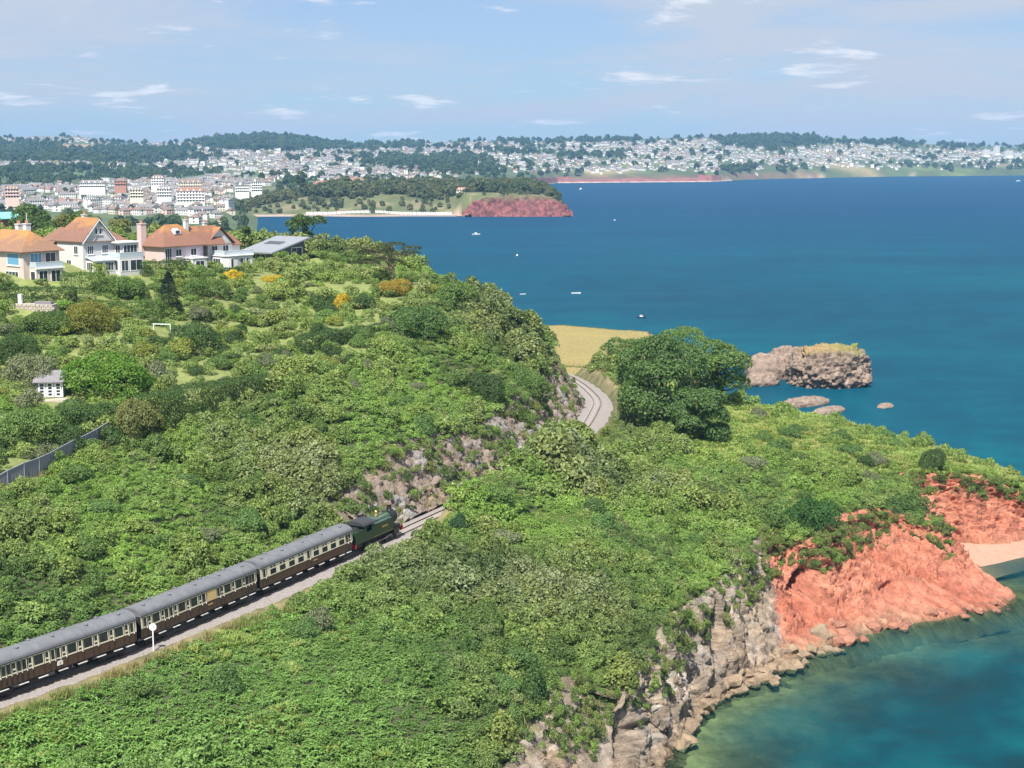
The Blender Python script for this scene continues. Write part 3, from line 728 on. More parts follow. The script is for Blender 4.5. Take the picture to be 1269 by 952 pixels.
# ---------------- boulders at the foot of the cliffs
def angular(seed, base):
    g = np.random.default_rng(seed); d = g.normal(size=(26, 3)); d /= np.linalg.norm(d, axis=1)[:, None]; pts = d * g.uniform(.8, 1.1, (26, 1)) * (1.0, 0.75, 0.55) + (0, 0, .3)
    b = bmesh.new()
    for p in pts: b.verts.new(p)
    bmesh.ops.convex_hull(b, input=b.verts)
    for v in [v for v in b.verts if not v.link_faces]: b.verts.remove(v)
    me = bpy.data.meshes.new('boulder'); b.to_mesh(me); b.free(); me.materials.append(M_ROCK)
    color_attr(me, 'rcol', np.array(base) * g.uniform(.75, 1.25, (len(me.vertices), 1))); return me
bl = [angular(40 + i, (0.36, 0.265, 0.175)) for i in range(6)]
br = [angular(60 + i, (0.42, 0.19, 0.125)) for i in range(4)]
rr = random.Random(3)
for i in range(190):
    t = rr.uniform(3.0, 13.4) if i > 60 else rr.uniform(6.6, 9.8)
    k = int(t); a, b = np.array(COAST_B[k]), np.array(COAST_B[k + 1]); p = a + (b - a) * (t - k)
    ti, bi = np.array(COAST_T[k]), p
    o2 = (p - ti)[:2]; o2 /= np.linalg.norm(o2) + 1e-6
    off = rr.uniform(-3.2, 2.6) if 6.4 < t < 10 else rr.uniform(-0.8, 1.8)
    redk = t > 9.3
    me = rr.choice(br if redk else bl)
    o = bpy.data.objects.new('boulder', me); COL.objects.link(o)
    s = rr.choice((0.35, 0.5, 0.7, 1.0, 1.5)) * rr.uniform(.8, 1.2) * (1.1 if off < 1 else 0.8)
    o.location = (p[0] + o2[0] * off, p[1] + o2[1] * off, max(-0.25, -off * 0.42) - 0.1)
    o.scale = (s, s * rr.uniform(0.8, 1.2), s * rr.uniform(0.8, 1.2)); o.rotation_euler = (rr.uniform(-.3, .3), rr.uniform(-.3, .3), rr.uniform(0, 6.28))
    if redk: tag(o, 'reddish boulder lying along the foot of the red sandstone cliff', 'boulder', 'boulders below the red cliff')
    else: tag(o, 'tan limestone boulder lying along the foot of the pale cliff', 'boulder', 'boulders below the pale cliff')

# ---------------- boats
M_HULL = plain('boat_white', (0.80, 0.80, 0.78), 0.35, 0, 0.03); M_HULLD = plain('boat_dark', (0.03, 0.035, 0.05), 0.4, 0, 0.05); M_BGL = plain('boat_glass', (0.02, 0.025, 0.03), 0.1, 0, 0)
def boat(px, py, L, rz, lab, dark=False, cabin=True, sail=False):
    x, y, z = at(px, py, z=0); e = empty('boat', (x, y, 0), rz); W, H = L * 0.3, L * 0.14
    st = [(-0.5, 0.8, 0.85), (-0.2, 1.0, 0.8), (0.15, 0.95, 0.85), (0.38, 0.55, 1.0), (0.5, 0.03, 1.15)]
    vs, fs = [], []
    for t, w, h in st:
        vs += [(t * L, -w * W / 2, h * H), (t * L, -w * W * 0.3, -0.25), (t * L, w * W * 0.3, -0.25), (t * L, w * W / 2, h * H)]
    for i in range(4):
        for k in range(4): fs.append((i * 4 + k, i * 4 + (k + 1) % 4, i * 4 + 4 + (k + 1) % 4, i * 4 + 4 + k))
    fs += [(3, 2, 1, 0), (16, 17, 18, 19)]
    MB().add(vs, fs).build('hull', M_HULLD if dark else M_HULL, e)
    if cabin:
        c = MB().prism([(-0.18 * L, H * 0.8), (0.16 * L, H * 0.8), (0.06 * L, H * 2.0), (-0.16 * L, H * 2.0)], -W * 0.3, W * 0.3, 'y').build('cabin', M_HULL, e)
        MB().box(-0.14 * L, 0.05 * L, -W * 0.31, W * 0.31, H * 1.35, H * 1.75).build('cabin_window', M_BGL, c)
    tag(e, lab, 'boat'); return e
boat(590, 291, 7.0, 0.2, 'small white motor boat alone off the wooded headland')
boat(720, 235, 12.0, 1.2, 'white cruiser moored beyond the tip of the red headland')
boat(795, 394, 4.2, 0.1, 'dark-hulled boat with pale cabin off the meadow shore', dark=True)
boat(714, 364, 4.6, 0.0, 'low open white boat drifting off the meadow shore', cabin=False)
boat(641, 317, 3.6, 1.4, 'tiny white boat in the middle of the near bay')
boat(604, 361, 3.6, 0.7, 'little white dinghy close under the green hillside', cabin=False)
boat(648, 365, 3.0, 0.3, 'little white rowing boat on the pale streak of water', cabin=False)
boat(668, 268.5, 6.5, 0.1, 'white boat tight under the red headland cliffs')
boat(1262, 225, 14.0, 0.4, 'white yacht hull anchored off the far harbour')
boat(762, 273.5, 4.0, 0.9, 'speck of a white boat in open water past red headland')
# ================================================================== far coast and hills
SKY_PX = [-400, -100, 0, 60, 85, 100, 170, 230, 280, 330, 370, 420, 480, 540, 600, 690, 760, 860, 920, 960, 1040, 1080, 1140, 1200, 1269, 1400, 1700]
SKY_ROW = [172, 171, 171, 171, 169, 171, 178, 178, 172, 168, 172, 179, 177, 178, 175, 175, 173, 170, 171, 169, 171, 172, 178, 180, 183, 186, 190]
def f_dw(p): return np.interp(p, [-400, 250, 300, 545, 600, 690, 880, 930, 1100, 1269, 1700], [1740, 1740, 1850, 1900, 2500, 3780, 3950, 4300, 4900, 5150, 5300])
G_T = [0, 0.012, 0.03, 0.145, 0.335, 0.525, 0.68, 0.8]; G_G = [0, 0.10, 0.22, 0.42, 0.64, 0.82, 0.93, 1.0]
DMAX = 7000.0
def far_z(p, d):
    p, d = np.ravel(p), np.ravel(d); dw = f_dw(p); t = (d - dw) / (DMAX - dw)
    wr = 476 + (CAM_H / dw * F_PX * CP - F_PX * SP) / (CP + CAM_H / dw * SP)
    sky = np.interp(p, SKY_PX, SKY_ROW)
    row = wr + (sky - wr) * np.interp(t, G_T, G_G)
    u, f, dn = ray(p, row)
    z = CAM_H - d * dn / f
    z = np.where(t > 0.8, z - (t - 0.8) * 900, z)
    x = (p - 634.5) / F_PX * d
    amp = np.clip(t * 60, 0, 9) * np.clip(1.15 - t, 0, 1)
    z = z + amp * n2(x, d, 520, 4, 3.0) + amp * 0.35 * n2(x, d, 120, 3, 9.0)
    land = np.where(p < 330, np.interp(p, [285, 330], [1.0, 0.0]), 0)
    low = np.interp(d, [380, 700, 1300, 1740], [8, 8, 10, 12]) + 2.0 * n2(x, d, 150, 3, 2.0)
    z = np.where(t < 0, np.where(land > 0.02, low * land - 3 * (1 - land), -6 - 0 * t), np.maximum(z, np.where(land > 0.02, low * land, -6)))
    return z
fp = np.arange(-330, 1640, 7.0); fd = np.concatenate([np.linspace(560, 1700, 40), np.geomspace(1725, 7900, 150)])
FP, FD = np.meshgrid(fp, fd); FZ = far_z(FP, FD); FX = (FP.ravel() - 634.5) / F_PX * FD.ravel()
me = mesh_np('far_hills', np.stack([FX, FD.ravel(), FZ], 1), grid_faces(*FP.shape), smooth=True)
ft = ((FD.ravel() - f_dw(FP.ravel())) / (DMAX - f_dw(FP.ravel())))[:, None]
k1, k2 = n2(FX, FD, 420, 3, 6.0)[:, None], n2(FX, FD, 170, 3, 8.0)[:, None]
c = np.array([0.075, 0.105, 0.045]) * (1 + 0.3 * k2)
fld = np.clip((k1 - 0.22) * 6, 0, 1); c = c * (1 - fld) + np.array([0.26, 0.215, 0.11]) * fld
gr = np.clip((-k1 - 0.2) * 5, 0, 1); c = c * (1 - gr) + np.array([0.13, 0.17, 0.06]) * gr
def patch(px0, px1, r0, r1, col, soft=6):
    global c
    pxx, pyy = to_px(FX, FD.ravel(), FZ)
    w = np.clip((pxx - px0) / soft, 0, 1) * np.clip((px1 - pxx) / soft, 0, 1) * np.clip((pyy - r0) / 2, 0, 1) * np.clip((r1 - pyy) / 2, 0, 1) * (ft.ravel() < 0.82)
    c = c * (1 - w[:, None]) + np.array(col) * w[:, None]
patch(72, 122, 178, 187, (0.30, 0.20, 0.12)); patch(436, 500, 172, 180, (0.42, 0.34, 0.20)); patch(100, 168, 172, 176, (0.30, 0.27, 0.14)); patch(225, 262, 190, 194, (0.30, 0.27, 0.15))
shore = np.clip(1 - np.abs(FZ - 1.0) / 2.5, 0, 1)[:, None] * (ft > -0.02) * (ft < 0.05)
c = c * (1 - shore) + np.array([0.40, 0.30, 0.24]) * shore
redc = np.clip(1 - np.abs(FZ - 9) / 9, 0, 1)[:, None] * (ft > 0) * (ft < 0.03) * ((FP.ravel() > 660) & (FP.ravel() < 1010))[:, None]
c = c * (1 - redc) + np.array([0.20, 0.10, 0.08]) * redc
color_attr(me, 'gcol', np.clip(c, 0.01, 0.9))
m, nt, bs = new_mat('far_hill_ground'); ca = N(nt, 'ShaderNodeAttribute', attribute_name='gcol'); nz = noise_node(nt, 0.012, 8, 0.65)
rp = ramp_node(nt, nz.outputs['Fac'], [(0.3, (0.65, 0.68, 0.7)), (0.7, (1.3, 1.28, 1.2))])
nt.links.new(mixc(nt, 1.0, ca.outputs['Color'], rp.outputs[0], 'MULTIPLY'), bs.inputs['Base Color']); bs.inputs['Roughness'].default_value = 1.0
M_FARG = m
tag(link('far_hills', me, m), 'wooded hills carrying the town across the bay', 'hills', kind='structure')
def far_ground(x, y):
    return far_z(np.ravel(x) / np.ravel(y) * F_PX + 634.5, np.ravel(y))

# ---------------- wooded headland with red cliffs (about 1.7 km off)
hx = np.linspace(-335, 78, 170); hy = np.linspace(1640, 2060, 80); HX, HY = np.meshgrid(hx, hy)
def head_z(x, y):
    x, y = np.ravel(x), np.ravel(y)
    yf = 1722 + 4 * np.sin(x / 21.0) + 7 * n2(x, y * 0, 60, 3, 1.0)
    s = np.clip((y - yf), -60, 400); west = np.clip((-52 - x) / 25, 0, 1)
    cl = np.interp(s, [-60, -6, 0, 17, 23, 60, 400], [-9, -3, -1.5, -1.0, 21.5, 25, 27]); sl = np.interp(s, [-60, -8, 0, 12, 90, 130, 400], [-6, -1, 0.6, 2.5, 22, 25, 27])
    z = cl * (1 - west) + sl * west
    tip = np.interp(x, [20, 44, 55, 64], [1.0, 0.82, 0.45, -0.1]); z = np.where(z > 0, z * tip, z) - np.where(x > 54, (x - 54) * 0.8, 0)
    z = np.minimum(z, np.interp(x, [-335, -300, -240, -180], [3, 8, 20, 40]))
    return z + np.clip(z / 8, 0, 1) * (1.2 * n2(x, y, 26, 3, 4.0))
HZ = head_z(HX, HY)
me = mesh_np('wooded_headland', np.stack([HX.ravel(), HY.ravel(), HZ], 1), grid_faces(*HX.shape), smooth=True)
k1 = n2(HX, HY, 24, 4, 2.0)[:, None]
c = np.array([0.105, 0.12, 0.05]) * (1 + 0.5 * k1); c = np.where(np.clip(k1 - 0.2, 0, 1) > 0, np.array([0.17, 0.15, 0.085]) * (1 + 0.3 * k1), c)
w = np.clip(1 - (HZ - 0.8) / 1.2, 0, 1)[:, None]; c = c * (1 - w) + np.array([0.40, 0.29, 0.23]) * w
color_attr(me, 'gcol', np.clip(c, 0.01, 0.9)); tag(link('wooded_headland', me, M_FARG), 'green headland slope behind the beach across the near bay', 'headland', kind='structure')
hT = [(-52, 1738, 8), (-44, 1740, 16), (-30, 1742, 21), (0, 1744, 23.5), (25, 1744, 24), (46, 1742, 21), (56, 1745, 14), (63, 1752, 5)]
hB = [(-55, 1716, 0), (-44, 1714, 0), (-30, 1716, 0), (0, 1712, 0), (25, 1715, 0), (46, 1714, 0), (58, 1718, 0), (66, 1730, 0)]
T3, B3, _ = pair_resample(hT, hB, 0.9)
CV3 = loft(T3, B3, 30, np.full(len(T3), 1.3), lambda P: 4.0 * ridged(P / 20, 3) + 5.5 * blocks(P * (1, 1, 1.6), 9.0)[0] + 2.5 * blocks(P + 5, 4.0)[0], skirt=3)
me = mesh_np('red_headland_cliff', CV3.reshape(-1, 3), grid_faces(*CV3.shape[:2])); P = CV3.reshape(-1, 3); k1, k2 = fbm(P / 10, 4)[:, None], fbm(P / 4, 3)[:, None]
c = np.array([0.18, 0.062, 0.060]) * (1 + 0.4 * k1 + 0.3 * k2) * (0.55 + 0.9 * worley(P * (1, 1, 1.6) / 6.0)[2][:, None]); w = np.clip(k2 * 2, 0, 1) * 0.5; c = c * (1 - w) + np.array([0.30, 0.15, 0.13]) * w
g = np.clip((P[:, 2:3] - 17 + 5 * k1) / 3, 0, 1) * 0.8; c = c * (1 - g) + np.array([0.13, 0.13, 0.06]) * g
color_attr(me, 'rcol', np.clip(c, 0.01, 0.9)); tag(link('red_headland_cliff', me, rock_mat('far_red_rock', 0.12)), 'dark red sandstone cliff at the tip of the wooded headland', 'cliff', kind='structure')
# red shore cliffs further round the bay
fpx = np.arange(655, 905, 1.5); dws = f_dw(fpx)
hgt = 9 + 5 * n2(fpx, fpx * 0, 30, 3, 1.0) + np.where(fpx < 705, 6, 0) - np.clip((fpx - 860) / 6, 0, 9) + np.where((fpx > 862) & (fpx < 892), 10, 0)
T4 = np.stack([(fpx - 634.5) / F_PX * (dws + 22), dws + 22, np.clip(hgt, 3, 40)], 1); B4 = np.stack([(fpx - 634.5) / F_PX * (dws - 6), dws - 6, 0 * fpx], 1)
CV4 = loft(T4, B4, 9, np.full(len(T4), 1.2), lambda P: 3.0 * ridged(P / 16, 3), skirt=3)
me = mesh_np('red_shore_cliff', CV4.reshape(-1, 3), grid_faces(*CV4.shape[:2])); P = CV4.reshape(-1, 3)
c = np.array([0.24, 0.095, 0.085]) * (1 + 0.35 * fbm(P / 30, 3)[:, None]); w = np.clip(1 - (P[:, 2:3] - 1) / 2, 0, 1); c = c * (1 - w) + np.array([0.50, 0.36, 0.30]) * w
color_attr(me, 'rcol', np.clip(c, 0.01, 0.9)); tag(link('red_shore_cliff', me, rock_mat('shore_red_rock', 0.06)), 'long low red shore cliff below the far town', 'cliff', kind='structure')

# ================================================================== the town: houses
WALLS = {'white': (0.80, 0.79, 0.76), 'cream': (0.72, 0.66, 0.53), 'pink': (0.68, 0.50, 0.44), 'brick': (0.42, 0.22, 0.16)}
ROOFS = {'grey': (0.20, 0.19, 0.19), 'brown': (0.20, 0.155, 0.135), 'red': (0.27, 0.145, 0.11)}
M_TW = {k: plain('town_wall_' + k, v, 0.9, 0, 0.05, 0.2) for k, v in WALLS.items()}
M_TR = {k: plain('town_roof_' + k, v, 0.9, 0, 0.15, 0.4) for k, v in ROOFS.items()}
M_TG = plain('town_glass', (0.045, 0.05, 0.06), 0.3, 0, 0.1)
M_TG.diffuse_color = (0.1, 0.1, 0.1, 1)
def house_geo(L, W, H, R, flat=False, cols=3, floors=2, hip=False):
    """one small house: verts, faces, material index (0 wall 1 roof 2 glass); local x long side"""
    b = MB(); mi = []
    def put(fn, m):
        n0 = len(b.f); fn(); mi.extend([m] * (len(b.f) - n0))
    put(lambda: b.box(-L / 2, L / 2, -W / 2, W / 2, -6, H), 0)
    o = 0.45
    if flat: put(lambda: b.box(-L / 2 - .2, L / 2 + .2, -W / 2 - .2, W / 2 + .2, H, H + 0.5), 1)
    else:
        e = L / 2 * (0.55 if hip else 1.0) + (0 if hip else o)
        put(lambda: b.add([(-L / 2 - o, -W / 2 - o, H - .1), (L / 2 + o, -W / 2 - o, H - .1), (L / 2 + o, W / 2 + o, H - .1), (-L / 2 - o, W / 2 + o, H - .1), (-e, 0, H + R), (e, 0, H + R)],
                          [(0, 1, 5, 4), (2, 3, 4, 5), (0, 4, 3), (1, 2, 5)]), 1)
        if not hip: put(lambda: b.add([(-L / 2 - .01, -W / 2, H), (-L / 2 - .01, W / 2, H), (-L / 2 - .01, 0, H + R * .95), (L / 2 + .01, -W / 2, H), (L / 2 + .01, W / 2, H), (L / 2 + .01, 0, H + R * .95)], [(0, 2, 1), (3, 4, 5)]), 0)
        put(lambda: b.box(L * .28, L * .28 + .9, -.45, .45, H + R * .4, H + R + 1.0), 0)
    fh = H / floors
    for fl in range(floors):
        for k in range(cols):
            cx = -L / 2 + L * (k + 0.5) / cols; w = min(1.7, L / cols * 0.55)
            for s in (-1, 1):
                y = s * (W / 2 + 0.06)
                put(lambda: b.box(cx - w / 2, cx + w / 2, min(y, y - s * .1), max(y, y - s * .1), fl * fh + 0.9, fl * fh + 0.9 + fh * .48), 2)
        for s in (-1, 1):
            xx_ = s * (L / 2 + 0.06)
            put(lambda: b.box(min(xx_, xx_ - s * .1), max(xx_, xx_ - s * .1), -.8, .8, fl * fh + 0.9, fl * fh + 0.9 + fh * .48), 2)
    return np.array(b.v), b.f, mi
def house_mesh(name, geo, wall, roof):
    me = bpy.data.meshes.new(name); me.from_pydata(geo[0].tolist(), [], geo[1]); me.polygons.foreach_set('material_index', geo[2])
    for mm in (M_TW[wall], M_TR[roof], M_TG): me.materials.append(mm)
    me.update(); return me
H_KINDS = [('white gabled house with grey slate roof', 'white', 'grey', house_geo(10, 8, 5.4, 3.0)), ('white hipped house with brown tiled roof', 'white', 'brown', house_geo(11, 9, 5.6, 3.2, hip=True)),
           ('cream gabled house with brown roof', 'cream', 'brown', house_geo(9, 8, 5.2, 3.0)), ('white house with red tiled roof', 'white', 'red', house_geo(10, 8.5, 5.4, 3.0)),
           ('long white terrace with grey roof', 'white', 'grey', house_geo(26, 9, 6.5, 3.2, cols=8)), ('pink rendered house with brown roof', 'pink', 'brown', house_geo(10, 8, 5.4, 3.0, hip=True)),
           ('white flat-roofed apartment block', 'white', 'grey', house_geo(20, 11, 11, 0, flat=True, cols=6, floors=4)), ('brick villa with grey roof', 'brick', 'grey', house_geo(11, 9, 6.5, 3.4))]
H_W = np.array([0.34, 0.24, 0.14, 0.04, 0.14, 0.04, 0.02, 0.02])
H_ME = [house_mesh('town_house', k[3], k[1], k[2]) for k in H_KINDS]
# where the built-up ground lies, in plan: dense districts and woods
TR = np.random.default_rng(21)
cand = []
def dens(px, py):
    """share of built-up ground by bearing and look-down row, from a survey of the photograph"""
    D = np.zeros_like(px)
    def blob(cx, cy, rx, ry, a):
        nonlocal D
        D = np.maximum(D, a * np.clip(1.5 - np.sqrt(((px - cx) / rx) ** 2 + ((py - cy) / ry) ** 2), 0, 1))
    for b in [(440, 208, 130, 12, 1.0), (360, 200, 90, 14, .95), (250, 205, 90, 8, .7), (300, 190, 70, 8, .8), (180, 240, 100, 9, .95), (60, 205, 75, 3.0, .9), (100, 238, 110, 6, .6),
              (160, 262, 130, 14, .9), (240, 228, 80, 6, .8), (30, 252, 50, 12, .55), (60, 174, 100, 3, .7), (210, 182, 70, 4, .7), (470, 232, 60, 5, .6), (530, 192, 70, 6, .8), (600, 182, 60, 4, .6), (650, 200, 50, 6, .85),
              (740, 206, 110, 8, .8), (760, 184, 90, 6, .8), (860, 195, 90, 14, .7), (960, 200, 90, 12, .75), (1060, 195, 100, 14, .75), (1170, 196, 90, 10, .8), (1240, 192, 60, 8, .85), (1060, 172, 60, 3, .8), (880, 178, 70, 6, .6), (560, 240, 12, 3, .3)]: blob(*b)
    return D
def wood(px, py):
    Wd = np.zeros_like(px)
    for cx, cy, rx, ry in [(330, 178, 80, 9), (520, 203, 75, 8), (130, 193, 120, 8), (100, 218, 130, 8), (30, 190, 60, 8), (960, 176, 60, 6), (560, 208, 50, 8), (370, 232, 20, 8), (920, 211, 18, 4), (980, 211, 14, 4)]:
        Wd = np.maximum(Wd, np.clip(1.45 - np.sqrt(((px - cx) / rx) ** 2 + ((py - cy) / ry) ** 2), 0, 1))
    return Wd
n = 60000
cp = TR.uniform(-40, 1310, n); cd = np.sqrt(TR.uniform(760.0 ** 2, 6500.0 ** 2, n))
cz = far_z(cp, cd); cx_ = (cp - 634.5) / F_PX * cd
qx, qy = to_px(cx_, cd, cz); ok = (cz > 3.5) & (((cd - f_dw(cp)) > 25) | (cp < 290)) & (cd > np.interp(cp, [0, 285, 310], [760, 760, 1800]))
pr = dens(qx, qy) * (1 - 0.95 * np.clip(wood(qx, qy) * 1.5, 0, 1)) * np.clip(0.75 + 1.2 * n2(cx_, cd, 140, 3, 3.0), 0.1, 1)
pr *= np.where(cd > 3000, 0.55, 1.0)
ok &= TR.uniform(0, 1, n) < pr
cp, cd, cz, cx_ = cp[ok], cd[ok], cz[ok], cx_[ok]
cell = {}; keep = []
for i in range(len(cp)):
    g = 15.0; kx, ky = int(cx_[i] // g), int(cd[i] // g)
    if any((kx + a, ky + b) in cell and (cx_[cell[(kx + a, ky + b)]] - cx_[i]) ** 2 + (cd[cell[(kx + a, ky + b)]] - cd[i]) ** 2 < 13.5 ** 2 for a in (-1, 0, 1) for b in (-1, 0, 1)): continue
    cell[(kx, ky)] = i; keep.append(i)
keep = np.array(keep); cp, cd, cz, cx_ = cp[keep], cd[keep], cz[keep], cx_[keep]
order = np.argsort(cd)[:4200]; HOUSE_XY = np.stack([cx_, cd], 1)
v_all, f_all, m_all, nv = [], [], [], 0; made = 0
kind_i = TR.choice(len(H_KINDS), len(cd), p=H_W / H_W.sum()); yaw = 0.35 * n2(cx_, cd, 300, 2, 1.0) * 6 + TR.choice([0, 1.57], len(cd)) + TR.normal(0, 0.12, len(cd)); scl = TR.uniform(0.7, 1.02, len(cd))
pxs, pys = to_px(cx_, cd, cz)
for i in order:
    k = kind_i[i]
    hidden = (pys[i] > np.interp(pxs[i], [0, 60, 180, 235, 245, 330, 340], [262, 262, 268, 268, 284, 284, 268])) and pxs[i] < 330
    if made < 296 and not hidden and -5 < pxs[i] < 1274:
        o = bpy.data.objects.new('town_house', H_ME[k]); COL.objects.link(o); made += 1
        o.location = (cx_[i], cd[i], cz[i]); o.rotation_euler = (0, 0, yaw[i]); o.scale = (scl[i],) * 3
        zone = 'on the low ground of the town' if cd[i] < 2150 else 'in the hillside streets of the town'
        tag(o, H_KINDS[k][0] + ' ' + zone, 'house', H_KINDS[k][0] + 's ' + zone)
    elif not hidden:
        V, Fc, mi = H_KINDS[k][3]; nq = 6 if H_KINDS[k][3] is H_KINDS[6][3] else 4
        ca_, sa_ = math.cos(yaw[i]), math.sin(yaw[i]); W_ = V * scl[i]
        v_all.append(np.stack([W_[:, 0] * ca_ - W_[:, 1] * sa_ + cx_[i], W_[:, 0] * sa_ + W_[:, 1] * ca_ + cd[i], W_[:, 2] + cz[i]], 1))
        wi = list(WALLS).index(H_KINDS[k][1]); ri = 4 + list(ROOFS).index(H_KINDS[k][2])
        f_all += [tuple(nv + j for j in q) for q in Fc]; m_all += [wi if a == 0 else (ri if a == 1 else 7) for a in mi]; nv += len(V)
me = bpy.data.meshes.new('distant_town'); me.from_pydata(np.concatenate(v_all).tolist(), [], f_all); me.polygons.foreach_set('material_index', m_all)
for mm in list(M_TW.values()) + list(M_TR.values()) + [M_TG]: me.materials.append(mm)
me.update(); tag(link('distant_town', me), 'mass of small pale houses spread over the far hills', 'town', kind='stuff')
print('town houses', made, len(order) - made)

# larger town buildings, each with walls, roof and windows
def block(px, py, d, L, W, floors, wall, roof, yaw_, lab, cols, flat=False, cat='hotel', name='hotel'):
    x, y, z = at(px, py, d=d); e = empty(name, (x, y, z), yaw_); H = floors * 3.1
    MB().box(-L / 2, L / 2, -W / 2, W / 2, -8, H).build('wall', M_TW[wall], e)
    if flat:
        r = MB().box(-L / 2 - .4, L / 2 + .4, -W / 2 - .4, W / 2 + .4, H, H + .6).build('roof', M_TR[roof], e)
        MB().box(-L * .2, -L * .05, -2, 2, H + .6, H + 3).build('plant_room', M_TW[wall], r)
    else:
        r = MB().add([(-L / 2 - .6, -W / 2 - .6, H), (L / 2 + .6, -W / 2 - .6, H), (L / 2 + .6, W / 2 + .6, H), (-L / 2 - .6, W / 2 + .6, H), (-L / 2 + W * .3, 0, H + W * .35), (L / 2 - W * .3, 0, H + W * .35)],
                 [(0, 1, 5, 4), (2, 3, 4, 5), (0, 4, 3), (1, 2, 5)]).build('roof', M_TR[roof], e)
        for k in range(4): MB().box(-L * .35 + k * L * .22, -L * .35 + k * L * .22 + 1.6, -W / 2 - .2, -W / 2 + 2.2, H - .4, H + 2.0).build('dormer', M_TW[wall], r)
    me_ = MB().box(-.75, .75, -.08, .04, 0, 1.7).mesh('window'); me_.materials.append(M_TG)
    for fl in range(floors):
        for k in range(cols):
            o = bpy.data.objects.new('window', me_); COL.objects.link(o); o.parent = e; o.location = (-L / 2 + L * (k + .5) / cols, -W / 2, fl * 3.1 + .9)
    for fl in range(1, floors):
        MB().box(-L * .48, L * .48, -W / 2 - .9, -W / 2 - .02, fl * 3.1 - .15, fl * 3.1 + .05).build('balcony', M_TW[wall], e)
    tag(e, lab, cat); return e
block(237, 251, 1690, 30, 12, 4, 'white', 'red', 0.12, 'white seafront hotel with a row of dormers and red roof', 9)
block(237, 236, 1850, 28, 12, 3, 'cream', 'brown', 0.1, 'long cream hotel with orange-brown roof above the white seafront hotel', 10)
block(318, 238, 1920, 13, 11, 4, 'white', 'grey', 0.2, 'white square apartment tower beside the green seafront slope', 5, True, 'apartments', 'apartment_block')
block(300, 239, 1930, 17, 10, 3, 'white', 'grey', 0.2, 'low white apartment wing left of the square tower', 7, True, 'apartments', 'apartment_block')
block(170, 246, 1650, 14, 11, 3, 'cream', 'grey', 0.15, 'cream guest house of three storeys over the seafront rooftops', 5)
block(204, 245, 1660, 15, 11, 3, 'white', 'grey', 0.15, 'white guest house of three storeys next to the red-roofed hotel', 6)
block(196, 230, 1950, 16, 12, 3, 'white', 'brown', 0.1, 'pale villa hotel with brown roof among dark trees', 5)
block(115, 233, 1900, 31, 10, 2, 'white', 'grey', 0.1, 'very long low white terrace between the tree belts', 14)
block(150, 231, 1900, 14, 11, 2, 'brick', 'brown', 0.1, 'brown brick villa at the end of the long terrace', 4)
block(15, 246, 1500, 13, 11, 3, 'pink', 'brown', 0.3, 'pink stone church-like house on the edge of town', 5, cat='house', name='villa')
block(400, 234, 2000, 24, 12, 2, 'brick', 'red', 0.1, 'low red brick building at the top of green slope', 7, cat='house', name='villa')
block(437, 233, 2010, 30, 12, 3, 'pink', 'red', 0.1, 'pinkish red mansion on the ridge above the beach', 8, cat='house', name='villa')
block(573, 242, 1800, 14, 9, 2, 'cream', 'red', 0.1, 'cream house with orange roof among headland trees', 4, cat='house', name='villa')
block(622, 236, 1900, 26, 10, 1, 'white', 'grey', 0.05, 'long low white pavilion on the headland top', 8, True, 'pavilion', 'pavilion')
for i, (px, py, L, fl, c_) in enumerate([(1222, 192, 22, 6, 5), (1235, 190, 18, 8, 4), (1250, 193, 26, 6, 6), (1262, 195, 20, 5, 5), (1190, 197, 24, 5, 6), (1150, 201, 26, 4, 6)]):
    block(px, py, 5500 + 40 * i, L, 14, fl, 'white', 'grey', 0.2, ['white tower block on the far harbour hill', 'tallest white tower of the far harbour hill', 'broad white block right of the tall harbour towers', 'short white block at the end of harbour hill', 'white hotel stepping down towards far harbour', 'wide cream hotel standing low by far harbour'][i], c_, True, 'apartments', 'apartment_block')
# beach huts along the promenade, sea walls
M_HUT = plain('beach_hut_paint', (0.80, 0.78, 0.76), 0.6, 0, 0.04); M_PROM = plain('promenade_concrete', (0.46, 0.36, 0.32), 0.9, 0, 0.1, 0.2)
hut = MB().box(-1.1, 1.1, -1.2, 1.2, 0, 2.2).add([(-1.25, -1.35, 2.15), (1.25, -1.35, 2.15), (1.25, 1.35, 2.15), (-1.25, 1.35, 2.15), (0, -1.35, 3.0), (0, 1.35, 3.0)], [(0, 1, 4), (2, 3, 5), (1, 2, 5, 4), (3, 0, 4, 5)]).mesh('beach_hut'); hut.materials.append(M_HUT)
for i, px in enumerate(np.concatenate([np.arange(382, 561, 2.9), np.arange(288, 306, 2.9)])):
    o = bpy.data.objects.new('beach_hut', hut); COL.objects.link(o); x = (px - 634.5) / F_PX * 1733; o.location = (x, 1733 + 1.5 * (i % 2), max(1.6, float(head_z(x, 1733)[0]) - 0.2))
    tag(o, 'small white gabled beach hut in the row along the promenade', 'beach hut', 'beach huts along the promenade')
x0, x1 = (270 - 634.5) / F_PX * 1725, (566 - 634.5) / F_PX * 1725
tag(MB().box(x0, x1, 1721.5, 1729.5, -1.0, 1.75).build('promenade', M_PROM), 'pink-grey promenade and sea wall under the headland slope', 'promenade', kind='structure')
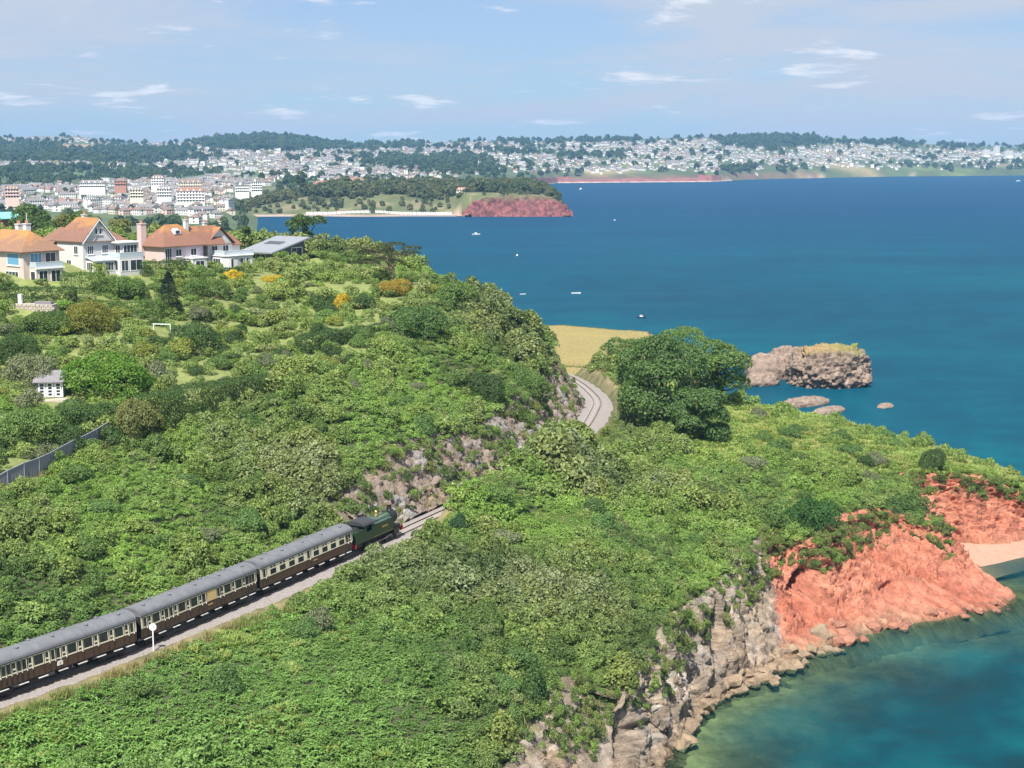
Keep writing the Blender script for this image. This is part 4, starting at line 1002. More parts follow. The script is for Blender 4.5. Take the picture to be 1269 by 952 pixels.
# ================================================================== railway track
M_BAL = plain('ballast_stone', (0.27, 0.24, 0.225), 0.95, 0, 0.45, 7.0, 1.0)
M_SLP = plain('sleeper_concrete', (0.33, 0.30, 0.275), 0.9, 0, 0.25, 3.0, 0.2)
M_RAIL = plain('rail_steel', (0.17, 0.105, 0.07), 0.5, 0.3, 0.25, 4.0)
trk_root = empty('railway_track', tuple(TRK[0])); trk_root.location = (0, 0, 0)
tag(trk_root, 'single railway line on pale ballast curving through the cutting', 'railway track', kind='structure')
s_vis0 = 30.0; s_end = float(TRK_S[-1])
ss = np.arange(0, s_end, 0.7); tp, tq = trk(ss); nl = np.stack([-tq[:, 1], tq[:, 0]], 1)
prof = [(4.4, -1.15), (3.0, -0.62), (2.0, -0.2), (1.5, -0.14), (0.75, -0.17), (-0.75, -0.17), (-1.5, -0.14), (-2.1, -0.2), (-3.2, -0.56), (-4.2, -0.66), (-5.4, -0.85), (-6.3, -1.5)]
V = np.stack([np.concatenate([tp[:, :2] + nl * a, tp[:, 2:3] + b], 1) for a, b in prof], 1)
# finer, uneven stones
P = V.reshape(-1, 3).copy(); P[:, 2] += 0.05 * fbm(P / 0.7, 2) + 0.05 * fbm(P / 3.0 + 4, 2)
link('ballast', mesh_np('ballast', P, grid_faces(*V.shape[:2])[:, ::-1], smooth=True), M_BAL, trk_root)
for sgn in (-1, 1):
    rp_ = [(-.035, 0), (.035, 0), (.035, -.04), (.01, -.05), (.01, -.13), (.07, -.15), (-.07, -.15), (-.01, -.13), (-.01, -.05), (-.035, -.04)]
    V = np.stack([np.concatenate([tp[:, :2] + nl * (sgn * 0.752 + a), tp[:, 2:3] + b], 1) for a, b in rp_ + rp_[:1]], 1)
    link('rail', mesh_np('rail', V.reshape(-1, 3), grid_faces(*V.shape[:2])), M_RAIL, trk_root)
slp = MB().box(-.13, .13, -1.3, 1.3, -.30, -.145).add([(-.1, -1.28, -.145), (.1, -1.28, -.145), (.1, -.45, -.145), (-.1, -.45, -.145), (-.1, -1.2, -.125), (.1, -1.2, -.125), (.1, -.5, -.125), (-.1, -.5, -.125)], [(4, 5, 6, 7), (0, 1, 5, 4), (2, 3, 7, 6)]).mesh('sleeper')
slp.materials.append(M_SLP)
def s_at(y): return float(np.interp(y, TRK[:, 1], TRK_S))
sl = list(np.arange(s_at(128), s_at(222), 0.72)) + list(np.arange(s_at(277), s_at(378), 0.72)); sl = sl[:298]
for s in sl:
    p, q = trk(s); o = bpy.data.objects.new('sleeper', slp); COL.objects.link(o); o.parent = trk_root
    o.location = p[0]; o.rotation_euler = (0, 0, math.atan2(q[0, 1], q[0, 0]))

# ================================================================== train
M_CREAM = plain('coach_cream', (0.74, 0.66, 0.47), 0.45, 0, 0.05, 1.5); M_CHOC = plain('coach_brown', (0.090, 0.050, 0.030), 0.4, 0, 0.15, 1.5)
M_CROOF = plain('coach_roof', (0.15, 0.155, 0.165), 0.6, 0, 0.16, 1.2); M_BLK = plain('underframe_black', (0.018, 0.017, 0.016), 0.7, 0, 0.3)
M_CWIN = plain('coach_glass', (0.028, 0.032, 0.034), 0.12, 0, 0.2); M_STEP = plain('step_board', (0.62, 0.60, 0.56), 0.8, 0, 0.15); M_TAN = plain('coach_panel_tan', (0.60, 0.42, 0.17), 0.5, 0, 0.06)
M_WH = plain('white_paint', (0.80, 0.80, 0.78), 0.5, 0, 0.05)
L_C = 19.7; HALF = L_C / 2
def coach(s_c, wins, lab, roof_tint=None, blank=None, emblem=False):
    p, q = trk(s_c); pa, _ = trk(s_c - 7); pb, _ = trk(s_c + 7); dv = pb[0] - pa[0]; mid = (pa[0] + pb[0]) / 2
    e = empty('railway_carriage', tuple(mid), math.atan2(dv[1], dv[0])); e.scale = (1, 1.04, 1.1)
    def side_strip(name, z0, y0, z1, y1, mat, both=True, x0=-HALF, x1=HALF, push=0.0):
        b = MB()
        for sg in ((-1, 1) if both else (-1,)):
            vs = [(x0, sg * (y0 + push), z0), (x1, sg * (y0 + push), z0), (x1, sg * (y1 + push), z1), (x0, sg * (y1 + push), z1), (x0, sg * (y0 - .08), z0), (x1, sg * (y0 - .08), z0), (x1, sg * (y1 - .08), z1), (x0, sg * (y1 - .08), z1)]
            fs = [(0, 1, 2, 3), (5, 4, 7, 6), (0, 4, 5, 1), (1, 5, 6, 2), (2, 6, 7, 3), (3, 7, 4, 0)]
            b.add(vs, fs if sg < 0 else [f[::-1] for f in fs])
        return b.build(name, mat, e)
    lo = side_strip('lower_panel', 1.12, 1.36, 1.98, 1.405, M_CHOC); up = side_strip('upper_panel', 1.98, 1.405, 3.16, 1.33, M_CREAM)
    side_strip('waist_line', 1.95, 1.407, 2.01, 1.408, M_BLK, push=0.006)
    # roof, with gutter edge
    n = 14; pr = []
    for k in range(n + 1):
        a = math.pi * (k / n); pr.append((-math.cos(a) * 1.36, 3.16 + 0.70 * math.sin(a) ** 0.82))
    rf = MB().prism([(-1.36, 3.13)] + pr + [(1.36, 3.13)], -HALF - .04, HALF + .04).build('roof', M_CROOF, e, smooth=False)
    g = MB()
    for sg in (-1, 1): g.box(-HALF, HALF, sg * 1.37 - .03, sg * 1.37 + .03, 3.10, 3.17)
    g.build('gutter', M_BLK, rf)
    vm = MB().lathe([(.16, 0), (.2, .06), (.2, .14), (.08, .2)], n=10).mesh('roof_ventilator'); vm.materials.append(M_CROOF)
    for k in range(9):
        for yy_ in (-0.45, 0.45):
            if (k % 2 == 0) == (yy_ < 0):
                o = bpy.data.objects.new('roof_ventilator', vm); COL.objects.link(o); o.parent = rf; o.location = (-8.4 + k * 2.1, yy_, 3.80)
    rb = MB()
    for xk in (-6.5, -3.2, 0, 3.2, 6.5):
        for k in range(n): 
            (a0, b0), (a1, b1) = pr[k], pr[k + 1]
            rb.add([(xk - .03, a0 * 1.004, b0 + .012), (xk + .03, a0 * 1.004, b0 + .012), (xk + .03, a1 * 1.004, b1 + .012), (xk - .03, a1 * 1.004, b1 + .012)], [(0, 1, 2, 3)])
    rb.build('roof_seam', M_CROOF, rf)
    # ends and gangways
    ep = [(-1.36, 1.12), (-1.405, 1.98), (-1.33, 3.15)] + pr[1:-1] + [(1.33, 3.15), (1.405, 1.98), (1.36, 1.12)]
    ep = [(a * .985, b - .012) for a, b in ep][::-1]
    for xk in (-HALF, HALF - .1): MB().prism(ep, xk, xk + .1).build('end_wall', M_BLK, e)
    for sg in (-1, 1):
        x = sg * (HALF + .2); gw = MB().box(x - .2, x + .2, -.55, .55, 1.2, 3.35).build('gangway', M_BLK, e)
        for yk in (-.86, .86): MB().lathe([(.07, 0), (.07, .35), (.22, .36), (.22, .42)] if sg > 0 else [(.22, -.42), (.22, -.36), (.07, -.35), (.07, 0)], (sg * HALF, yk, 1.05), 10, 'x').build('buffer', M_BLK, e)
    MB().box(-HALF + .1, HALF - .1, -1.30, 1.30, 1.0, 1.15).build('floor_frame', M_BLK, e)
    # windows of the side that shows
    def pane(x, w, z0, z1, kind='window', mat=M_CWIN):
        ym = lambda z: -(1.405 + (z - 1.98) / 1.18 * (1.33 - 1.405))
        f = MB().add([(x - w / 2 - .045, ym(z0) - .006, z0 - .045), (x + w / 2 + .045, ym(z0) - .006, z0 - .045), (x + w / 2 + .045, ym(z1) - .006, z1 + .045), (x - w / 2 - .045, ym(z1) - .006, z1 + .045),
                      (x - w / 2, ym(z0) + .02, z0), (x + w / 2, ym(z0) + .02, z0), (x + w / 2, ym(z1) + .02, z1), (x - w / 2, ym(z1) + .02, z1)], [(0, 1, 5, 4), (1, 2, 6, 5), (2, 3, 7, 6), (3, 0, 4, 7)])
        o = MB().add([(x - w / 2, ym(z0) - .003, z0), (x + w / 2, ym(z0) - .003, z0), (x + w / 2, ym(z1) - .003, z1), (x - w / 2, ym(z1) - .003, z1), (x - w / 2, ym(z0) + .03, z0), (x + w / 2, ym(z0) + .03, z0), (x + w / 2, ym(z1) + .03, z1), (x - w / 2, ym(z1) + .03, z1)],
                     [(0, 1, 2, 3), (0, 4, 5, 1), (1, 5, 6, 2), (2, 6, 7, 3), (3, 7, 4, 0)]).build(kind, mat, e)
        f.build('window_frame', M_CREAM, o)
    for c_, kind in wins:
        x = -HALF + c_
        if kind == 'B': pane(x, 1.05, 2.14, 2.98)
        elif kind == 'n': pane(x, 0.40, 2.12, 2.98)
        elif kind == 's': pane(x, 0.34, 2.48, 2.96); pane(x, 0.34, 2.14, 2.32)
        elif kind == 'V':
            pane(x, 1.15, 2.12, 2.66)
            for k in (-.30, .30): pane(x + k, 0.36, 2.80, 3.00, 'ventilator_pane')
        if kind in ('s', 'n'):
            for k in (-.36, .36): MB().box(x + k - .012, x + k + .012, -1.412, -1.36, 1.2, 3.05).build('door_gap', M_BLK, e)
            MB().box(x + .24, x + .30, -1.47, -1.40, 1.9, 2.05).build('door_handle', M_STEP, e)
    if blank: side_strip('blank_panel', 2.04, 1.401, 3.08, 1.336, M_TAN, False, -HALF + blank[0], -HALF + blank[1], push=0.012)
    if emblem:
        pl = MB().box(-.34, .34, -1.42, -1.36, 1.40, 1.80).build('crest_plate', M_WH, e); MB().lathe([(.13, -.006), (.13, .006)], (0, -1.425, 1.6), 14, 'y').build('crest', M_TAN, pl)
    else:
        MB().box(1.0, 1.8, -1.41, -1.36, 1.62, 1.72).build('name_plate', M_TAN, e)
    # step boards, boxes, trusses, bogies
    for xk in (-8.9, -6.6, -4.3, -2.0, 0.4, 2.8, 5.2, 7.4, 9.0): MB().box(xk - .55, xk + .55, -1.44, -1.22, .86, .91).build('step_board', M_STEP, e)
    MB().prism([(-5.2, 1.0), (-2.4, .42), (2.4, .42), (5.2, 1.0), (5.0, 1.0), (2.3, .5), (-2.3, .5), (-5.0, 1.0)][::-1], -1.1, -1.02, 'y').build('truss', M_BLK, e)
    for x0_, x1_ in ((-3.6, -1.7), (.2, 1.6), (2.5, 3.4)): MB().box(x0_, x1_, -1.15, -.35, .45, 1.0).build('equipment_box', M_BLK, e)
    for sg in (-1, 1):
        bg = empty('bogie'); bg.parent = e; bg.location = (sg * 7.0, 0, 0)
        for yk in (-1.02, 1.02): MB().prism([(-1.75, .55), (-1.3, .38), (1.3, .38), (1.75, .55), (1.75, .78), (-1.75, .78)], yk - .06, yk + .06, 'y').build('side_frame', M_BLK, bg)
        MB().box(-.25, .25, -1.0, 1.0, .5, .95).build('bolster', M_BLK, bg)
        for xk in (-1.3, 1.3):
            for yk in (-.75, .75): MB().lathe([(.50, -.07), (.46, -.05), (.46, .06), (.2, .065)] if yk > 0 else [(.2, -.065), (.46, -.06), (.46, .05), (.50, .07)], (xk, yk, .46), 20, 'y').build('wheel', M_BLK, bg)
    tag(e, lab, 'carriage'); return e
S_J = s_at(187.8)                                 # junction between front carriage and engine
W3 = [(.75, 'n')] + [(2.5 + 1.9 * k, 'V') for k in range(4)] + [(9.85, 'n')] + [(11.5 + 1.9 * k, 'V') for k in range(4)] + [(18.45, 'n'), (19.1, 's')]
W2 = [(.6, 'n'), (1.3, 's'), (2.35, 'B'), (3.4, 's'), (4.05, 'n'), (4.75, 'n'), (5.45, 's'), (6.5, 'B'), (7.5, 's'), (8.55, 'B'), (9.6, 's'), (10.25, 'n'), (12.75, 'n'), (13.4, 's'), (14.4, 'B'), (15.4, 's'), (16.4, 'B'), (17.35, 's'), (17.95, 'n'), (18.5, 'n'), (19.1, 'n')]
W1 = [(L_C - a, k) for a, k in [(.6, 'n'), (1.3, 's'), (2.3, 'B'), (3.3, 's'), (4.3, 'B'), (5.3, 's'), (6.3, 'B'), (7.3, 's'), (8.3, 'B'), (9.3, 's'), (10, 'n'), (10.65, 'n'), (11.35, 's'), (12.35, 'B'), (13.35, 's'), (14, 'n'), (14.6, 'n'), (15.2, 's'), (15.8, 'n'), (16.4, 'n'), (17.05, 's'), (18.05, 'B'), (19.05, 's')]]
coach(S_J - .35 - HALF, W3, 'cream and brown carriage coupled to the engine, wide windows with top ventilators')
coach(S_J - .35 - HALF - 20.5, W2, 'cream and brown carriage with a blank tan panel, in the middle of the train', blank=(10.7, 12.3))
coach(S_J - .35 - HALF - 41.0, W1, 'cream and brown carriage with white crest plate, last of the visible train', emblem=True)

# ---------------- tank engine
M_GRN = plain('engine_green', (0.022, 0.050, 0.026), 0.32, 0, 0.15, 1.5); M_GRNT = plain('engine_tank_top', (0.055, 0.095, 0.085), 0.5, 0, 0.2, 1.5)
M_EBL = plain('engine_black', (0.016, 0.016, 0.017), 0.45, 0, 0.25, 2.0); M_CAB = plain('engine_cab_roof', (0.040, 0.040, 0.043), 0.6, 0, 0.2)
M_RED = plain('buffer_beam_red', (0.42, 0.022, 0.018), 0.5, 0, 0.1); M_BRS = plain('brass', (0.72, 0.52, 0.20), 0.25, 0.85, 0.05); M_COP = plain('copper_cap', (0.60, 0.27, 0.15), 0.3, 0.8, 0.05)
M_STL = plain('rod_steel', (0.38, 0.37, 0.36), 0.4, 0.6, 0.1); M_COAL = plain('coal', (0.010, 0.010, 0.010), 0.8, 0, 0.5, 9, 1.0)
s_e = S_J + .35 + 6.15; p, q = trk(s_e); pa, _ = trk(s_e - 4); pb, _ = trk(s_e + 4); dv = pb[0] - pa[0]
E = empty('tank_engine', tuple((pa[0] + pb[0]) / 2), math.atan2(dv[1], dv[0])); E.scale = (1, 1.04, 1.08); tag(E, 'dark green steam tank engine with brass valve bonnet and red buffer beams', 'steam engine')
MB().box(-5.75, 5.75, -1.28, 1.28, 1.22, 1.32).build('running_plate', M_EBL, E)
for sg in (-1, 1):
    t_ = MB().prism([(-1.7, 1.32), (3.5, 1.32), (3.5, 2.35), (3.2, 2.86), (-1.7, 2.86)][::-1], *((-1.30, -.72) if sg < 0 else (.72, 1.30)), 'y').build('side_tank', M_GRN, E)
    MB().box(-1.65, 3.15, sg * 1.01 - .27, sg * 1.01 + .27, 2.862, 2.89).build('tank_top', M_GRNT, t_)
    MB().lathe([(.2, 0), (.2, .1), (.08, .14)], (2.4, sg * 1.0, 2.89), 12).build('filler_cap', M_GRNT, t_)
    if sg < 0:
        MB().box(0.55, 2.0, -1.312, -1.29, 2.12, 2.30).build('tank_lettering', M_BRS, t_); MB().box(-3.0, -2.2, -1.312, -1.28, 1.78, 2.0).build('number_plate', M_BRS, t_)
        MB().box(-1.7, 3.4, -1.308, -1.29, 1.36, 1.40).build('lining', M_BRS, t_)
MB().lathe([(.74, -2.0), (.74, 3.6), (.80, 3.62), (.80, 4.0)], (0, 0, 2.52), 28, 'x').build('boiler', M_GRN, E, smooth=True)
MB().prism([(-.8, 1.5), (.8, 1.5), (.84, 3.1), (.6, 3.32), (-.6, 3.32), (-.84, 3.1)], -1.7, .5).build('firebox', M_GRNT, E)
sb = MB().lathe([(.86, 3.95), (.86, 5.35), (.82, 5.42), (.72, 5.45), (.66, 5.52), (.3, 5.62), (.05, 5.64)], (0, 0, 2.52), 28, 'x').build('smokebox', M_EBL, E)
MB().box(5.6, 5.72, -.04, .04, 2.4, 2.64).build('door_dart', M_STL, sb)
ch = MB().lathe([(.42, 3.28), (.33, 3.42), (.29, 3.6), (.29, 4.0)], (4.75, 0, 0), 20).build('chimney', M_EBL, E); MB().lathe([(.30, 4.0), (.38, 4.06), (.36, 4.16), (.29, 4.18)], (4.75, 0, 0), 20).build('chimney_cap', M_COP, ch)
MB().lathe([(.36, 3.25), (.24, 3.4), (.19, 3.6), (.21, 3.85), (.14, 3.95)], (1.3, 0, 0), 20).build('safety_valve_bonnet', M_BRS, E, smooth=True)
MB().lathe([(.05, 3.3), (.05, 3.7), (.08, 3.72)], (-1.2, .3, 0), 10).build('whistle', M_BRS, E)
MB().box(3.5, 5.55, -1.1, 1.1, 1.32, 1.62).build('smokebox_saddle', M_EBL, E)
cab = empty('cab'); cab.parent = E
for sg in (-1, 1):
    y0, y1 = sg * 1.30 - .03, sg * 1.30 + .03
    MB().box(-3.75, -1.7, y0, y1, 1.32, 2.35).box(-3.75, -3.3, y0, y1, 2.35, 3.2).box(-2.0, -1.7, y0, y1, 2.35, 3.2).box(-3.3, -2.0, y0, y1, 3.05, 3.2).build('cab_side', M_GRN, cab)
MB().box(-1.74, -1.68, -1.27, 1.27, 1.35, 3.35).build('cab_front', M_GRN, cab); MB().box(-3.78, -3.72, -1.27, 1.27, 1.35, 3.3).build('cab_back', M_GRN, cab)
for yk in (-.75, .75):
    MB().lathe([(.22, -1.64), (.22, -1.67)], (0, yk, 2.95), 14, 'x').build('spectacle_window', M_CWIN, cab); MB().lathe([(.22, -3.80), (.22, -3.77)], (0, yk, 2.9), 14, 'x').build('spectacle_window', M_CWIN, cab)
pr = [(-1.38, 3.18)] + [(-math.cos(math.pi * k / 12) * 1.36, 3.2 + .45 * math.sin(math.pi * k / 12)) for k in range(13)] + [(1.38, 3.18)]
MB().prism(pr[::-1], -4.15, -1.35).build('cab_roof', M_CAB, cab)
MB().prism([(-5.75, 1.32), (-3.78, 1.32), (-3.78, 2.75), (-5.85, 2.75), (-5.85, 2.3)][::-1], -1.28, 1.28, 'y').build('bunker', M_GRN, E)
cm = rock_mesh('coal', .95, 1.05, .38, 5.0, n=(20, 12), rough=.35, sink=0.0); cm.materials.clear(); link('coal', cm, M_COAL, E, loc=(-4.75, 0, 2.25))
for sg in (-1, 1):
    x = sg * 5.85; bb = MB().box(x - .08, x + .08, -1.28, 1.28, .82, 1.30).build('buffer_beam', M_RED, E)
    for yk in (-.88, .88): MB().lathe([(.13, 0), (.13, .3), (.09, .3), (.09, .42), (.26, .44), (.26, .5)] if sg > 0 else [(.26, -.5), (.26, -.44), (.09, -.42), (.09, -.3), (.13, -.3), (.13, 0)], (x, yk, 1.05), 14, 'x').build('buffer', M_EBL, bb)
    MB().lathe([(.11, 1.34), (.11, 1.58), (.05, 1.66)], (x, -.55 * sg, 0), 10).build('lamp', M_WH, E)
MB().box(5.5, 5.58, -.35, .35, 2.98, 3.35).build('headboard', M_WH, E)
def spoked(x, y, r):
    b = MB(); s_ = -1 if y < 0 else 1
    b.lathe([(r - .07, -.06), (r, -.06), (r, .06), (r - .07, .06), (r - .07, -.06)], (x, y, r), 26, 'y'); b.lathe([(.14, -.08), (.14, .08)], (x, y, r), 12, 'y')
    for k in range(12):
        a = 2 * math.pi * k / 12; b.tube([(x + .1 * math.cos(a), y, r + .1 * math.sin(a)), (x + (r - .05) * math.cos(a), y, r + (r - .05) * math.sin(a))], .025, 5)
    return b
for sg in (-1, 1):
    for xk in (-2.2, -.6, 1.0, 2.6): spoked(xk, sg * .78, .70).build('driving_wheel', M_EBL, E)
    spoked(4.75, sg * .78, .46).build('pony_wheel', M_EBL, E)
    MB().box(-2.25, 2.65, sg * .95 - .04, sg * .95 + .04, .44, .56).build('coupling_rod', M_STL, E)
    MB().tube([(1.0, sg * 1.05, .5), (4.0, sg * 1.05, .82)], .05, 6).build('connecting_rod', M_STL, E)
    MB().lathe([(.32, 3.75), (.36, 3.8), (.36, 4.75), (.32, 4.8), (.1, 4.85)], (0, sg * 1.05, .88), 18, 'x').build('cylinder', M_EBL, E)
    MB().box(-5.6, 5.4, sg * .62 - .03, sg * .62 + .03, .55, 1.22).build('frame_plate', M_EBL, E)
    MB().box(-3.4, -2.3, sg * 1.25 - .1, sg * 1.25 + .1, .45, .5).box(-3.4, -2.3, sg * 1.25 - .1, sg * 1.25 + .1, .85, .9).build('cab_step', M_EBL, E)

# ---------------- round white lineside sign
x, y, z = at(190, 798, d=151); p0 = np.array([x, y]); dd, pos_, _ = seg_dist([x], [y], TRK)
e = empty('lineside_sign', (x, y, float(ground(x, y)))); zb = float(ground(x, y))
MB().tube([(0, 0, -.5), (0, 0, 3.2)], .07, 8).build('post', M_WH, e)
dsc = MB().lathe([(.36, -.03), (.38, 0), (.36, .03)], (0, 0, 3.1), 28, 'y').build('disc', M_WH, e); dsc.rotation_euler = (0, 0, 0.15)
mk = MB().box(-.10, .10, -.045, -.03, 3.18, 3.24).box(-.10, -.04, -.045, -.03, 3.08, 3.18).box(-.04, .10, -.045, -.03, 3.06, 3.12).box(.04, .10, -.045, -.03, 2.98, 3.06).box(-.10, .04, -.045, -.03, 2.95, 3.01).build('marking', M_CROOF, dsc)
tag(e, 'round white disc sign on a white post beside the train', 'sign')
x, y, z = on_ground(754, 462); e = empty('gate_hut', (x, y, z)); MB().box(-1, 1, -.9, .9, -.3, 2.1).build('wall', M_WH, e); MB().prism([(-1.2, 2.05), (1.2, 2.05), (1.2, 2.2), (0, 2.75), (-1.2, 2.2)][::-1], -1.1, 1.1, 'y').build('roof', M_CROOF, e); MB().box(-.35, .35, -.93, -.88, 0, 1.7).build('door', M_BLK, e)
tag(e, 'tiny white hut at the meadow edge beside the big trees', 'hut')
# ================================================================== houses on the hill
def lichen_roof(name, tile, lich, amt):
    m, nt, bs = new_mat(name)
    n1 = noise_node(nt, 0.55, 8, 0.7); n2_ = noise_node(nt, 3.5, 5, 0.7)
    tcn = N(nt, 'ShaderNodeTexCoord'); sp = N(nt, 'ShaderNodeSeparateXYZ'); nt.links.new(tcn.outputs['Object'], sp.inputs[0])
    mr = N(nt, 'ShaderNodeMapRange'); mr.inputs['From Min'].default_value = 5.0; mr.inputs['From Max'].default_value = 10.0; mr.inputs['To Min'].default_value = -0.25 + amt; mr.inputs['To Max'].default_value = 0.30 + amt
    nt.links.new(sp.outputs['Z'], mr.inputs['Value'])
    ad = N(nt, 'ShaderNodeMath', operation='ADD'); nt.links.new(n1.outputs['Fac'], ad.inputs[0]); nt.links.new(mr.outputs[0], ad.inputs[1])
    r = ramp_node(nt, ad.outputs[0], [(0.40, tile), (0.52, tuple(.5 * a + .5 * b for a, b in zip(tile, lich))), (0.66, lich)])
    r2 = ramp_node(nt, n2_.outputs['Fac'], [(0.3, (0.75, 0.75, 0.75)), (0.7, (1.2, 1.2, 1.2))])
    nt.links.new(mixc(nt, 1.0, r.outputs[0], r2.outputs[0], 'MULTIPLY'), bs.inputs['Base Color']); bs.inputs['Roughness'].default_value = 0.9
    wv = N(nt, 'ShaderNodeTexWave', wave_type='BANDS', bands_direction='Z'); wv.inputs['Scale'].default_value = 3.0
    nt.links.new(tcn.outputs['Object'], wv.inputs['Vector']); bump(nt, bs, wv.outputs['Fac'], 0.5, 0.06)
    return m
M_RA = lichen_roof('roof_tiles_orange', (0.27, 0.155, 0.10), (0.44, 0.215, 0.065), 0.0)
M_RB = lichen_roof('roof_tiles_brown', (0.235, 0.125, 0.09), (0.40, 0.20, 0.07), -0.20)
M_RC = lichen_roof('roof_tiles_russet', (0.25, 0.125, 0.085), (0.43, 0.205, 0.07), -0.13)
M_WW = plain('render_white', (0.58, 0.575, 0.57), 0.85, 0, 0.04, 0.6); M_WP = plain('render_pink', (0.60, 0.46, 0.44), 0.85, 0, 0.04, 0.6); M_WC = plain('render_cream', (0.56, 0.48, 0.42), 0.85, 0, 0.05, 0.6)
M_WPS = plain('render_pink_shade', (0.60, 0.50, 0.58), 0.85, 0, 0.05, 0.6); M_FRM = plain('window_frame_white', (0.82, 0.82, 0.82), 0.5, 0, 0.02); M_GL = plain('window_glass', (0.035, 0.045, 0.055), 0.08, 0, 0.2); M_GB = plain('window_blind_blue', (0.14, 0.33, 0.47), 0.35, 0, 0.08)  # lilac tone: pink render with the shade of the front mixed in
M_GLL = plain('glass_balustrade', (0.45, 0.52, 0.56), 0.1, 0, 0.05); M_ZINC = plain('zinc_roof', (0.29, 0.305, 0.33), 0.45, 0.2, 0.08, 0.8); M_DGR = plain('dark_grey_cladding', (0.075, 0.085, 0.095), 0.5, 0, 0.1)
M_STONE = plain('garden_stone', (0.42, 0.37, 0.31), 0.9, 0, 0.25, 2.5, 0.5); M_POT = plain('chimney_pot', (0.45, 0.22, 0.14), 0.8, 0, 0.1)
H_ROT = math.atan2(-0.62, 0.79)
def hip(b, x0, x1, y0, y1, z0, h, axis='x', g0=0.0, g1=0.0, o=0.45):
    """roof over a rectangle; g0, g1 = 1 makes that end a gable"""
    x0, x1, y0, y1 = x0 - o, x1 + o, y0 - o, y1 + o
    if axis == 'x':
        w = (y1 - y0) / 2; a = x0 + (0 if g0 else w * .9); c = x1 - (0 if g1 else w * .9); m_ = (y0 + y1) / 2; ra, rb_ = (a, m_, z0 + h), (c, m_, z0 + h)
        V = [(x0, y0, z0), (x1, y0, z0), (x1, y1, z0), (x0, y1, z0), ra, rb_]; F = [(0, 1, 5, 4), (2, 3, 4, 5)] + ([] if g0 else [(3, 0, 4)]) + ([] if g1 else [(1, 2, 5)])
    else:
        w = (x1 - x0) / 2; a = y0 + (0 if g0 else w * .9); c = y1 - (0 if g1 else w * .9); m_ = (x0 + x1) / 2
        V = [(x0, y0, z0), (x1, y0, z0), (x1, y1, z0), (x0, y1, z0), (m_, a, z0 + h), (m_, c, z0 + h)]; F = [(1, 2, 5, 4), (3, 0, 4, 5)] + ([] if g0 else [(0, 1, 4)]) + ([] if g1 else [(2, 3, 5)])
    n = len(V); V2 = [(p[0], p[1], p[2] - .16) for p in V[:4]]
    b.add(V + V2, F + [(0, n, n + 1, 1), (1, n + 1, n + 2, 2), (2, n + 2, n + 3, 3), (3, n + 3, n, 0), (n, n + 3, n + 2, n + 1)]); return b
def win(par, face, pos, a, z, w, h, mat=None, sill=True, bars=1):
    """face 'x': on plane x=pos looking +x, a = y; face 'y': plane y=pos looking -y, a = x"""
    def P(u0, u1, d0, d1, z0, z1): return (pos + d0, pos + d1, u0, u1, z0, z1) if face == 'x' else (u0, u1, pos - d1, pos - d0, z0, z1)
    o = MB().box(*P(a - w / 2, a + w / 2, -.05, .02, z, z + h)).build('window', mat or M_GL, par)
    f = MB()
    for u in (a - w / 2, a + w / 2): f.box(*P(u - .06, u + .06, -.04, .07, z - .06, z + h + .06))
    for zz in (z, z + h): f.box(*P(a - w / 2 + .06, a + w / 2 - .06, -.04, .065, zz - .06, zz + .06))
    for k in range(bars): u = a - w / 2 + w * (k + 1) / (bars + 1); f.box(*P(u - .035, u + .035, -.03, .05, z + .06, z + h - .06))
    f.build('frame', M_FRM, o)
    if sill: MB().box(*P(a - w / 2 - .15, a + w / 2 + .15, .0, .18, z - .16, z - .07)).build('sill', M_FRM, o)
def chimney(par, x, y, z0, z1, w, mat):
    c = MB().box(x - w / 2, x + w / 2, y - w / 2, y + w / 2, z0, z1).box(x - w / 2 - .1, x + w / 2 + .1, y - w / 2 - .1, y + w / 2 + .1, z1, z1 + .18).build('chimney', mat, par)
    for k in (-.22, .22): MB().lathe([(.14, z1 + .18), (.11, z1 + .75), (.14, z1 + .8)], (x + k, y, 0), 10).build('chimney_pot', M_POT, c)
def rail_balcony(par, x0, x1, y0, y1, z):
    b = MB().box(x0, x1, y0, y0 + .04, z, z + .9).box(x1 - .04, x1, y0 + .04, y1, z, z + .9).build('balustrade', M_GLL, par)
    MB().box(x0, x1 + .02, y0 - .03, y0 + .07, z + .9, z + .97).box(x1 - .07, x1 + .03, y0 + .07, y1, z + .9, z + .97).build('handrail', M_FRM, b)

# -- white house with the big sea-facing gable
x, y, z = at(104, 338, d=284); B = empty('white_house', (x, y, z), H_ROT); B.scale = (.88, .88, .95); tag(B, 'tall white rendered house with large gable and brown roof on the hill', 'house')
MB().box(-9, 0, 0, 8, -3, 6.0).build('wall', M_WW, B); MB().box(-17, -9, 1.0, 8, -3, 5.3).build('wing_wall', M_WW, B); MB().box(-9, -1.5, 8, 12.5, -3, 5.6).build('rear_wall', M_WW, B)
MB().add([(0.0, 0, 6.0), (0.0, 8, 6.0), (0.0, 4, 10.2), (-.12, 0, 6.0), (-.12, 8, 6.0), (-.12, 4, 10.2)], [(0, 1, 2), (5, 4, 3), (0, 2, 5, 3), (2, 1, 4, 5)]).build('gable_wall', M_WW, B)
r = hip(MB(), -10.5, 0.1, 0, 8, 6.0, 4.55, 'x', 0, 1).build('roof', M_RB, B)
hip(MB(), -17, -8, 1.0, 8, 5.25, 3.1, 'x', 0, 1, .5).build('wing_roof', M_RB, B); hip(MB(), -9, -1.5, 7.2, 12.6, 5.6, 2.9, 'y', 1, 0, .5).build('rear_roof', M_RB, B)
